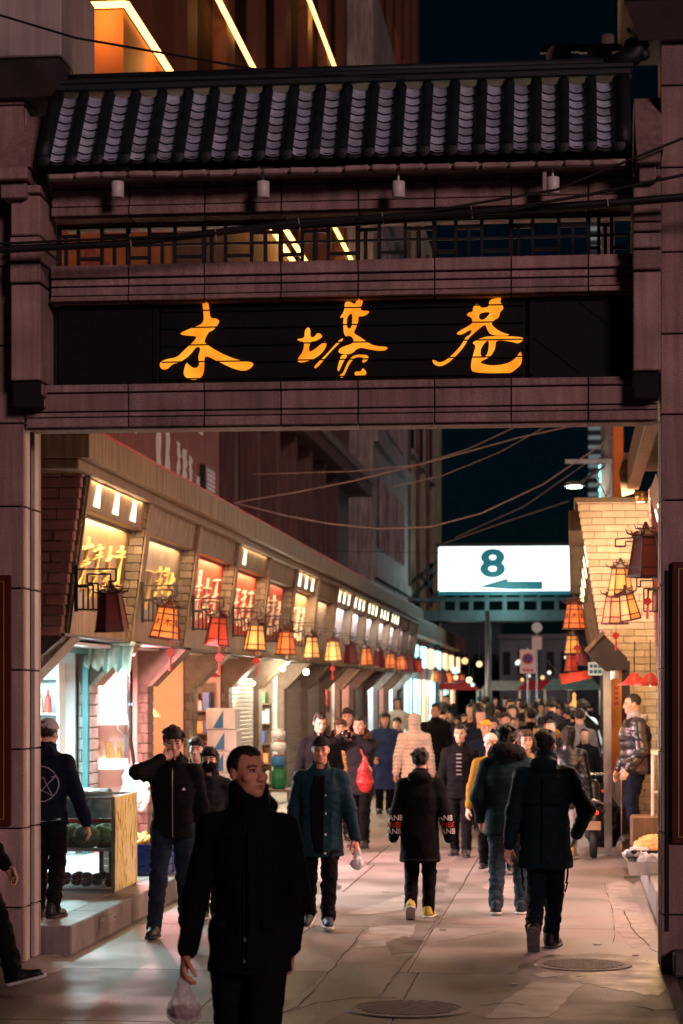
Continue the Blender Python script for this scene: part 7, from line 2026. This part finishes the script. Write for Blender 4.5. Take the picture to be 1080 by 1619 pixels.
# display rack with lit shelves
Yr = 24.75
rk = thing('display_rack', at_y(165, 1300, Yr), 'white two shelf display rack with lit edges in the pink stall', 'rack')
xa, xb = at_y(139, 1140, Yr).x, at_y(190, 1140, Yr).x
emis('shelf_glow', (1.0, .86, .78), 1.3, (.8, .75, .7))
for pa, pb in ((1146, 1130), (1216, 1200)): obj('shelf', MB().box(xa, xb, Yr, Yr + .45, at_y(0, pa, Yr).z, at_y(0, pb, Yr).z, .008), 'shelf_glow', rk)
for x in (xa + .02, xb - .02): obj('post', MB().box(x - .015, x + .015, Yr + .40, Yr + .43, PL, 2.3), 'steel_grey', rk)
obj('back_panel', MB().box(xa, xb, Yr + .455, Yr + .47, .6, 2.3), 'wall_pink', rk)
zs = at_y(0, 1200, Yr).z
for i in range(7):
    x = xa + .035 + (xb - xa - .07)*i/6; r_ = .035 + .012*((i*37) % 3)
    tag(obj('wrapped_ham', MB().lathe([(.01, 0), (r_, .02), (r_*1.05, .07), (r_*.6, .14), (.012, .18), (.02, .20)], (x, Yr + .12 + .08*(i % 2), zs), 12), 'ham_orange' if i in (3, 4, 6) else 'ham_white', None, True),
        'wrapped cured ham on the lower lit shelf, %s from the left' % ('first', 'second', 'third', 'fourth', 'fifth', 'sixth', 'seventh')[i], 'ham', 'wrapped hams on the lit shelf')
# meters and conduit on the far partition
mt = thing('electric_meter', at_y(195, 1070, 25.2), 'grey electricity meters and conduit beside the lit rack', 'meter')
for py, w_, h_ in ((1068, .085, .10), (1085, .05, .07), (1103, .08, .08)):
    c = at_y(194, py, 25.2); obj('meter_box', MB().box(c.x - w_, c.x + w_, 25.2, 25.3, c.z - h_, c.z + h_, .012), 'meter_grey', mt)
c = at_y(182, 1060, 25.2); obj('conduit', MB().tube([c, c - Vector((0, 0, .5)), c - Vector((-.03, 0, .7)), c - Vector((-.12, 0, .78)), c - Vector((-.18, 0, .6))], .018, 8), 'plastic_white', mt, True)
obj('backing', MB().box(at_y(180, 0, 25.3).x, at_y(208, 0, 25.3).x, 25.31, 25.33, at_y(0, 1130, 25.3).z, at_y(0, 1045, 25.3).z), 'plaster', mt)
# dark post
pt = thing('drain_post', at_y(206, 1300, 24.5), 'thin dark drain pipe running down beside the plastic bags', 'pipe')
c = at_y(207, 1100, 24.5)
obj('pipe', MB().tube([(c.x, 24.5, 2.6), (c.x, 24.5, 1.5), (c.x + .04, 24.5, 1.2), (c.x + .04, 24.5, PL)], .022, 8), 'steel_dark', pt, True)
obj('clip', MB().box(c.x - .03, c.x + .03, 24.48, 24.53, 1.9, 1.93), 'steel_grey', pt)
# hanging carrier bags
bg_ = thing('carrier_bags', at_y(212, 1225, 24.2), 'bundle of white carrier bags hanging from a hook at the stall', 'bags')
for i, (px, py, sx, sz) in enumerate(((210, 1250, .17, .22), (222, 1258, .14, .19), (203, 1272, .16, .15))):
    c = np.array(at_y(px, py, 24.2 + .05*i)); Fd = Field(.014)
    Fd.ell(c, (sx*.75, .06, sz), .05)
    for s_ in (1, -1): Fd.cone(c + [s_*sx*.45, 0, sz*.7], c + [s_*sx*.3, 0, sz*1.35], .035, .02, .04)
    o = obj('bag', np_mesh('bag', [wrinkle(Fd.mesh(), .018, 32, i)], Matrix(), 'plastic_bag_white'), None, bg_)
    if i == 0:
        for k in range(7): obj('print_mark', MB().box(c[0] - .075 + k*.022, c[0] - .062 + k*.022, 24.115, 24.122, c[2] - .02 + .03*(k % 3), c[2] + .03 + .02*(k % 2)), 'carton_blue' if k % 2 else 'meter_grey', o)
obj('hook', MB().tube([at_y(212, 1222, 24.2), at_y(224, 1210, 24.2)], .012, 6), 'plastic_white', bg_)
# covered trolley
cv = thing('covered_trolley', (-4.9, 20.6, PL), 'trolley under a dark teal tarpaulin behind the glass stall', 'trolley')
Fd = Field(.02); Fd.stack([(.55, -4.85, 20.75, .38, .32), (.95, -4.85, 20.75, .36, .30), (1.10, -4.85, 20.75, .33, .28)], .05, 4)
obj('tarpaulin', np_mesh('tarpaulin', [wrinkle(Fd.mesh(), .02, 14, 8)], Matrix(), 'tarp_teal'), None, cv)
for sx in (-1, 1):
    for sy in (-1, 1): obj('leg', MB().box(-4.85 + sx*.3 - .02, -4.85 + sx*.3 + .02, 20.75 + sy*.22 - .02, 20.75 + sy*.22 + .02, PL, .6), 'steel_dark', cv)
# glass stall with greens
gs = thing('glass_stall', (-4.6, 19.7, PL), 'low glass fronted stall of greens with a yellow printed side panel', 'stall')
X0, X1, Ya, Yb, Zt = -5.15, -4.16, 19.25, 20.25, 1.10
mb = MB()
for x in (X0, X1):
    for y in (Ya, Yb): mb.box(x - .012, x + .012, y - .012, y + .012, PL, Zt)
for z in (PL + .03, .62, Zt - .012):
    for y in (Ya, Yb): mb.bar((X0, y, z), (X1, y, z), .022)
    for x in (X0, X1): mb.bar((x, Ya, z), (x, Yb, z), .022)
obj('frame', mb, 'steel_grey', gs)
obj('front_pane', MB().box(X0 + .013, X1 - .013, Ya - .004, Ya + .004, PL + .04, Zt - .03), 'glass_clear', gs)
obj('printed_panel', MB().box(X1 + .013, X1 + .020, Ya + .0, Yb, PL + .02, Zt), 'print_yellow', gs)
obj('shelf', MB().box(X0, X1, Ya + .02, Yb, .60, .615), 'steel_grey', gs)
obj('red_edge', MB().box(X0, X1 - .02, Ya + .012, Ya + .03, .86, .90), 'red_paint', gs)
rr = random.Random(4)
for i in range(6):
    c = np.array((X0 + .13 + .142*i, Ya + .22 + .12*(i % 2), .72)); Fd = Field(.018); Fd.ell(c, (.13, .14, .11), .03)
    tag(obj('net_of_greens', np_mesh('net_of_greens', [wrinkle(Fd.mesh(), .022, 60, i)], Matrix(), 'net_green'), None), 'net of leafy greens inside the glass stall, %s from the left' % ('first', 'second', 'third', 'fourth', 'fifth', 'sixth')[i], 'greens', 'nets of greens in the glass stall')
mo = MB().ball((0, 0, 0), (.055, .045, .04), 10, 6).mesh('red_onion'); mo.materials.append(MATS['onion_red']); mo.polygons.foreach_set('use_smooth', [True]*len(mo.polygons))
for i in range(26):
    o = bpy.data.objects.new('red_onion', mo); o.location = (X0 + .08 + (i % 9)*.105 + rr.uniform(-.02, .02), Ya + .10 + .10*(i//9) + rr.uniform(-.02, .02), PL + .09 + .05*(i % 2)); o.rotation_euler = (0, 0, rr.uniform(0, 3)); COL.objects.link(o)
    tag(o, 'dark red onion in the bottom tray of the glass stall', 'onion', 'red onions in the bottom tray')
# fruit crates
def crate(cx_, cy_, z, m, label, w_=.30, d_=.42, h_=.24):
    t = thing('fruit_crate', (cx_, cy_, z), label, 'crate', 'plastic fruit crates on the left platform')
    obj('base', MB().box(cx_ - w_/2, cx_ + w_/2, cy_ - d_/2, cy_ + d_/2, z, z + .02), m, t)
    for s_ in (-1, 1):
        for k in range(4):
            za = z + .02 + k*h_/4
            obj('slat', MB().box(cx_ + s_*(w_/2) - .008, cx_ + s_*(w_/2) + .008, cy_ - d_/2, cy_ + d_/2, za + .006, za + h_/4 - .008), m, t)
            obj('slat', MB().box(cx_ - w_/2 + .009, cx_ + w_/2 - .009, cy_ + s_*(d_/2) - .008, cy_ + s_*(d_/2) + .008, za + .006, za + h_/4 - .008), m, t)
    mb = MB()
    for sx in (-1, 1):
        for sy in (-1, 1): mb.box(cx_ + sx*w_/2 - .014, cx_ + sx*w_/2 + .014, cy_ + sy*d_/2 - .014, cy_ + sy*d_/2 + .014, z, z + h_ + .02)
    obj('corner_post', mb, m, t)
orm = MB().ball((0, 0, 0), .040, 12, 8).mesh('orange'); orm.materials.append(MATS['orange_peel']); orm.polygons.foreach_set('use_smooth', [True]*len(orm.polygons))
for i, (cx_, cy_, m) in enumerate(((-4.52, 21.35, 'plastic_white'), (-4.20, 21.35, 'crate_blue'), (-4.52, 21.85, 'plastic_white'), (-4.20, 21.85, 'crate_blue'))):
    crate(cx_, cy_, PL, m, ('white crate of oranges at the kerb, nearer of two white ones', 'blue crate of oranges at the kerb edge, nearer of two blue ones', 'white crate of oranges, farther from the glass stall', 'blue crate of oranges, farther along the kerb')[i], h_=.30)
    for k in range(12):
        o = bpy.data.objects.new('orange', orm); o.location = (cx_ - .105 + (k % 4)*.07, cy_ - .13 + (k//4)*.13, PL + .32 + .03*((k*7) % 3)/2); COL.objects.link(o)
        tag(o, 'orange heaped in the crates at the left kerb', 'orange', 'oranges heaped in the crates')
# stacked cartons in front of the fourth bay
for i in range(5):
    cy_, cz_ = 31.6 + .02*(i % 2), PL + .32*i
    t = thing('carton', (-5.2, cy_, cz_), 'white carton with blue wedge in the stack, %s from the bottom' % ('first', 'second', 'third', 'fourth', 'fifth')[i], 'carton', 'stacked cartons')
    a_ = -5.42 + .015*(i % 2); b_ = a_ + .44
    obj('box', MB().box(a_, b_, cy_, cy_ + .5, cz_ + .002, cz_ + .315, .008), 'carton_white', t)
    obj('blue_wedge', MB().prism([(a_ + .10, cy_ - .002, cz_ + .02), (a_ + .26, cy_ - .002, cz_ + .02), (a_ + .26, cy_ - .002, cz_ + .29)], (0, -.003, 0)), 'carton_blue', t)
    obj('tape', MB().box(a_ + .20, a_ + .25, cy_ + .01, cy_ + .49, cz_ + .315, cz_ + .318), 'carton_blue', t)
# big jars by the bright shop
for i, (px, py, r_, h_, m, lid) in enumerate(((441, 1247, .13, .36, 'glass_green', 'glass_green'), (440, 1212, .12, .20, 'carton_blue', 'red_paint'), (440, 1188, .13, .18, 'plastic_white', 'red_paint'), (440, 1168, .12, .16, 'plastic_white', 'plastic_white'))):
    c = at_d(px, py, 36.0); z0 = c.z
    t = thing('storage_jar', (c.x, c.y, z0), ('green glass jar at the bottom of the jar stack', 'dark blue jar with red lid above the green one', 'white tub with red lid in the jar stack', 'topmost white tub in the jar stack')[i], 'jar', 'jars stacked outside the bright shop')
    obj('vessel', MB().lathe([(r_*.85, 0), (r_, .04), (r_, h_*.75), (r_*.7, h_*.9), (r_*.7, h_*.95)], (c.x, c.y, z0), 18), m, t, True)
    obj('lid', MB().lathe([(r_*.74, h_*.93), (r_*.74, h_*1.02), (r_*.6, h_*1.04)], (c.x, c.y, z0), 18), lid, t, True)
c = at_d(441, 1247, 36.0)
t = thing('jar_stand', (c.x, c.y, PL), 'wooden stand under the stacked jars', 'stand')
obj('top', MB().box(c.x - .22, c.x + .22, c.y - .2, c.y + .2, c.z - .05, c.z - .003, .01), 'wood_trim', t)
for sx in (-1, 1): obj('leg', MB().box(c.x + sx*.18 - .02, c.x + sx*.18 + .02, c.y - .18, c.y + .18, PL, c.z - .05), 'wood_trim', t)
# shelf of bottles inside the first shop
sh_ = thing('shop_shelf', (-6.2, 23.8, PL), 'white shelf of bottles and packets inside the cold lit first shop', 'shelf')
for k in range(5):
    obj('board', MB().box(-6.75, -5.76, 23.68, 23.96, .6 + k*.4, .62 + k*.4), 'white_paint', sh_)
obj('side', MB().box(-5.76, -5.73, 23.66, 23.97, PL, 2.4), 'white_paint', sh_)
pk = [mat('pack_%s' % n_, c_, .4, var=.1, bump=0) and 'pack_%s' % n_ for n_, c_ in (('red', (.5, .05, .04)), ('teal', (.05, .35, .4)), ('cream', (.7, .65, .5)), ('blue', (.06, .12, .4)), ('green', (.08, .3, .1)))]
bm_ = {}
for n_ in pk:
    me = MB().lathe([(.04, 0), (.042, .01), (.042, .16), (.018, .21), (.018, .26)], (0, 0, 0), 10).mesh('bottle'); me.materials.append(MATS[n_]); bm_[n_] = me
for k in range(4):
    for i in range(9):
        o = bpy.data.objects.new('bottle', bm_[pk[(i*3 + k*2) % 5]]); o.location = (-6.68 + i*.10, 23.76, .622 + k*.4); COL.objects.link(o)
        tag(o, 'small coloured bottle on the first shop shelf', 'bottle', 'bottles on the first shop shelf')
# ================================================================== right side
# trays of fried food on the right platform
c = at_z(1022, 1384, PR)
ft = thing('food_tray', c, 'black tray heaped with fried snacks and plastic film on the right platform', 'tray')
obj('metal_pan', MB().hexa([(c.x - .16, c.y, PR), (c.x + .3, c.y, PR), (c.x + .3, c.y + .4, PR), (c.x - .16, c.y + .4, PR)], [(c.x - .19, c.y - .03, PR + .13), (c.x + .33, c.y - .03, PR + .13), (c.x + .33, c.y + .43, PR + .13), (c.x - .19, c.y + .43, PR + .13)]), 'chrome', ft)
obj('black_tray', MB().hexa([(c.x - .12, c.y + .06, PR + .135), (c.x + .33, c.y + .06, PR + .135), (c.x + .33, c.y + .5, PR + .135), (c.x - .12, c.y + .5, PR + .135)], [(c.x - .15, c.y + .03, PR + .24), (c.x + .36, c.y + .03, PR + .24), (c.x + .36, c.y + .53, PR + .24), (c.x - .15, c.y + .53, PR + .24)]), 'shoe_black', ft)
cc = np.array((c.x + .10, c.y + .28, PR + .24))
Fd = Field(.014); Fd.ell(cc, (.23, .22, .13), .03)
obj('snack_heap', np_mesh('snack_heap', [wrinkle(Fd.mesh(), .022, 70, 9)], Matrix(), 'ham_orange'), None, ft)
Fd = Field(.014); Fd.ell(cc + [-.17, -.20, -.02], (.12, .04, .06), .03); Fd.ell(cc + [-.24, -.1, -.05], (.10, .06, .05), .03); Fd.ell(cc + [-.02, -.26, -.1], (.18, .03, .08), .03)
obj('plastic_film', np_mesh('plastic_film', [wrinkle(Fd.mesh(), .02, 50, 2)], Matrix(), 'plastic_film'), None, ft)
# white rack against the gable wall
wk = thing('white_rack', at_z(1036, 1310, PR), 'white tubular rack against the pale brick wall', 'rack')
p_ = at_d(1032, 1190, 24.8)
for dx_ in (0, .10): obj('upright', MB().tube([(p_.x + dx_, p_.y, PR), (p_.x + dx_, p_.y, p_.z)], .018, 8), 'plastic_white', wk)
obj('cross_bar', MB().bar((p_.x - .02, p_.y, p_.z), (p_.x + .3, p_.y, p_.z), .05), 'plastic_white', wk)
obj('lower_bar', MB().bar((p_.x - .02, p_.y, p_.z - .45), (p_.x + .3, p_.y, p_.z - .45), .03), 'plastic_white', wk)
obj('crate_under', MB().box(p_.x - .25, p_.x + .3, p_.y - .1, p_.y + .3, PR, PR + .36, .02), 'wood_trim', wk)
# scooter parked by the steel column
sb = gnd(938, 27.0)
sc_ = thing('electric_scooter', sb, 'dark electric scooter parked beside the steel column', 'scooter')
def at_s(x, y, z): return (sb.x + x, sb.y + y, z)
for y_ in (-.38, .62):
    w_ = obj('wheel', MB().lathe([(.13, -.04), (.18, -.045), (.20, -.02), (.20, .02), (.18, .045), (.13, .04)], at_s(0, y_, .20), 24, ax='x', caps=False), 'rubber_dark', sc_, True)
    obj('rim', MB().lathe([(.04, -.03), (.13, -.03), (.13, .03), (.04, .03)], at_s(0, y_, .20), 18, ax='x'), 'steel_grey', w_)
Fd = Field(.018); o3 = np.array(sb)
Fd.cone(o3 + [0, -.45, .52], o3 + [0, .05, .45], .13, .12, .06); Fd.cone(o3 + [0, .05, .30], o3 + [0, .45, .28], .10, .08, .05); Fd.cone(o3 + [0, .45, .28], o3 + [0, .60, .85], .10, .09, .06, flat=((0, 1, 0), .6)); Fd.cone(o3 + [0, -.5, .45], o3 + [0, -.3, .35], .10, .10, .05)
obj('body_shell', np_mesh('body_shell', [Fd.mesh()], Matrix(), 'puffer_black'), None, sc_)
Fd = Field(.016); Fd.cone(o3 + [0, -.42, .68], o3 + [0, .10, .66], .10, .09, .04, flat=((0, 0, 1), .55))
obj('seat', np_mesh('seat', [Fd.mesh()], Matrix(), 'shoe_black'), None, sc_)
obj('handlebar', MB().tube([at_s(-.30, .52, 1.02), at_s(-.12, .58, 1.0), at_s(.12, .58, 1.0), at_s(.30, .52, 1.02)], .018, 8), 'chrome', sc_, True)
obj('grab_rail', MB().tube([at_s(-.12, -.50, .55), at_s(-.14, -.62, .68), at_s(0, -.66, .74), at_s(.14, -.62, .68), at_s(.12, -.50, .55)], .016, 8), 'chrome', sc_, True)
obj('tail_light', MB().box(sb.x - .06, sb.x + .06, sb.y - .60, sb.y - .57, .55, .60, .01), emis('tail_red', (1, .05, .03), .8), sc_)
obj('number_plate', MB().box(sb.x - .09, sb.x + .09, sb.y - .63, sb.y - .615, .36, .47, .006), 'shoe_tan', sc_)
for s_ in (-1, 1):
    mr_ = obj('mirror', MB().tube([at_s(s_*.22, .55, 1.02), at_s(s_*.27, .54, 1.16)], .008, 6).ball(at_s(s_*.28, .54, 1.20), (.05, .015, .035)), 'black_iron', sc_)
# sacks and goods by the scooter / counter
c = gnd(955, 28.6)
gk = thing('goods_sack', c, 'black sack of goods slumped under the stall counter', 'sack')
Fd = Field(.02); cc = np.array(c); Fd.ell(cc + [0, 0, .32], (.26, .22, .36), .05); Fd.cone(cc + [0, 0, .6], cc + [.03, 0, .85], .10, .05, .05)
obj('sack', np_mesh('sack', [wrinkle(Fd.mesh(), .03, 18, 3)], Matrix(), 'cloth_black'), None, gk)
obj('tie', MB().lathe([(.07, 0), (.075, .02), (.07, .04)], (c.x + .02, c.y, .72), 10), 'red_cloth', gk)
for i, (dx_, dy, m, r_) in enumerate(((.0, 0, 'ham_white', .10), (.14, .3, 'ham_orange', .09), (.05, .7, 'ham_white', .11), (.18, 1.1, 'ham_orange', .10), (.08, 1.5, 'ham_white', .09), (.16, 2.0, 'ham_orange', .11))):
    tag(obj('bun_pile', MB().lathe([(r_, 0), (r_*1.1, .03), (r_*.8, .10), (r_*.3, .15), (.01, .16)], (.80 + dx_, 29.5 + dy, .925), 14), m, None, True), 'heap of pale snacks on the right counter, %s from the near end' % ('first', 'second', 'third', 'fourth', 'fifth', 'sixth')[i], 'snacks', 'snack heaps on the right counter')
# red stall lantern with pointed lid
c = gnd(908, 44)
rl = thing('stall_lantern', c, 'large red bell shaped stall lantern with pointed lid in the crowd', 'lantern')
obj('drum', MB().lathe([(.18, .9), (.26, 1.1), (.27, 1.35), (.22, 1.58), (.12, 1.70)], c, 20), 'red_paint', rl, True)
obj('lid', MB().lathe([(.15, 1.70), (.13, 1.75), (.04, 1.88), (.03, 1.95), (.045, 2.0), (.0, 2.06)], c, 20), emis('lid_glow', (1, .45, .15), .3), rl, True)
obj('stand', MB().box(c.x - .25, c.x + .25, c.y - .25, c.y + .25, 0, .9), 'wood_trim', rl)
lamp('glow', (c.x, c.y - .6, 2.2), (1, .35, .15), 25, .1, rl)
# warm far stall lights
for i, (px, py, D, col) in enumerate(((735, 1045, 66, (1, .5, .2)), (742, 1075, 70, (1, .75, .4)), (758, 1050, 72, (1, .6, .3)), (720, 1060, 62, (.5, 1, 1)))):
    c = at_d(px, py, D)
    t = thing('stall_light', c, 'glowing stall light among the far shops, %s' % ('upper orange one', 'lower yellow one', 'rightmost one', 'teal one')[i], 'stall light', 'stall lights in the far shops')
    obj('globe', MB().ball(c, .10, 12, 8), emis('globe_%d' % i, col, 1.5), t, True)
    obj('hanger', MB().tube([c, c + Vector((0, 0, .8))], .015, 5), 'cable', t)

# ================================================================== goods shelves in the farther shops
rg = random.Random(31)
def goods_shelf(x0, x1, y, z1, rows, label):
    t = thing('goods_shelf', ((x0+x1)/2, y, PL), label, 'shelf', 'goods shelves in the left shops')
    obj('back', MB().box(x0, x1, y + .26, y + .28, PL, z1), 'wood_trim', t)
    for r_ in range(rows):
        z = PL + .12 + (z1 - PL - .2)*r_/rows
        obj('board', MB().box(x0, x1, y, y + .26, z - .02, z), 'wood_trim', t)
        x = x0 + .02; hmax = (z1 - PL - .2)/rows - .05
        while x < x1 - .06:
            w_ = rg.uniform(.05, .14); h_ = hmax*rg.uniform(.5, 1)
            if x + w_ > x1: break
            obj('packet', MB().box(x, x + w_ - .008, y + .03, y + .2, z + .001, z + h_, .008), rg.choice(pk + ['carton_white', 'ham_orange', 'red_paint', 'plastic_white']), t); x += w_
goods_shelf(-6.35, -5.66, 26.95, 2.2, 5, 'shelf of packets at the back of the meat stall')
goods_shelf(-6.5, -5.66, 33.5, 2.2, 5, 'shelf of packets in the shop behind the stacked cartons')
goods_shelf(-6.9, -5.66, 40.1, 2.3, 5, 'shelf of goods in the bright shop behind the jars')
goods_shelf(-6.9, -5.66, 50.0, 2.3, 4, 'shelf of goods in the pink lit shop far along the row')

# small lamps strung over the far stalls
rl_ = random.Random(13)
for i in range(12):
    D = rl_.uniform(60, 105); px = rl_.uniform(690, 935); py = rl_.uniform(1035, 1088); c = at_d(px, py, D)
    if c.x < -4.3 or c.x > 3: continue
    col = rl_.choice(((1, .7, .35), (1, .55, .22), (1, .9, .75), (.6, 1, 1)))
    t = thing('stall_lamp', c, 'tiny glowing stall lamp over the far crowd', 'stall lamp', 'tiny stall lamps over the far crowd')
    obj('globe', MB().ball(c, .07, 8, 6), emis('stall_lamp_%d' % int(col[2]*100), col, 1.2), t, True)
    obj('flex', MB().tube([c, c + Vector((0, 0, .6))], .01, 5), 'cable', t)
for i, (px, D, m) in enumerate(((715, 84, 'red_cloth'), (800, 92, 'canvas_green'), (860, 88, 'red_cloth'), (905, 78, 'canvas_stripe'))):
    c = gnd(px, D)
    t = thing('stall_canopy', c, 'far market stall canopy, %s' % ('red, at the far left', 'pale green, in the middle', 'red, right of the middle', 'dark green, by the right shops')[i], 'stall', 'market stalls behind the crowd')
    obj('canopy', MB().hexa([(c.x - 1.1, c.y - .7, 2.15), (c.x + 1.1, c.y - .7, 2.15), (c.x + 1.1, c.y + .7, 2.15), (c.x - 1.1, c.y + .7, 2.15)], [(c.x - .7, c.y - .1, 2.55), (c.x + .7, c.y - .1, 2.55), (c.x + .7, c.y + .1, 2.55), (c.x - .7, c.y + .1, 2.55)]), m, t)
    for sx in (-1, 1):
        for sy in (-1, 1): obj('pole', MB().tube([(c.x + sx*1.0, c.y + sy*.6, 0), (c.x + sx*1.0, c.y + sy*.6, 2.2)], .025, 6), 'steel_grey', t)
    obj('counter', MB().box(c.x - 1, c.x + 1, c.y - .5, c.y + .4, .1, .9, .02), 'wood_trim', t)
    lamp('stall_glow', (c.x, c.y - .3, 2.05), (1, .75, .5), 60, .1, t)
# ---- the pattern lanterns were only for copying
for o in list(LANT.values()): hide_proto(o)
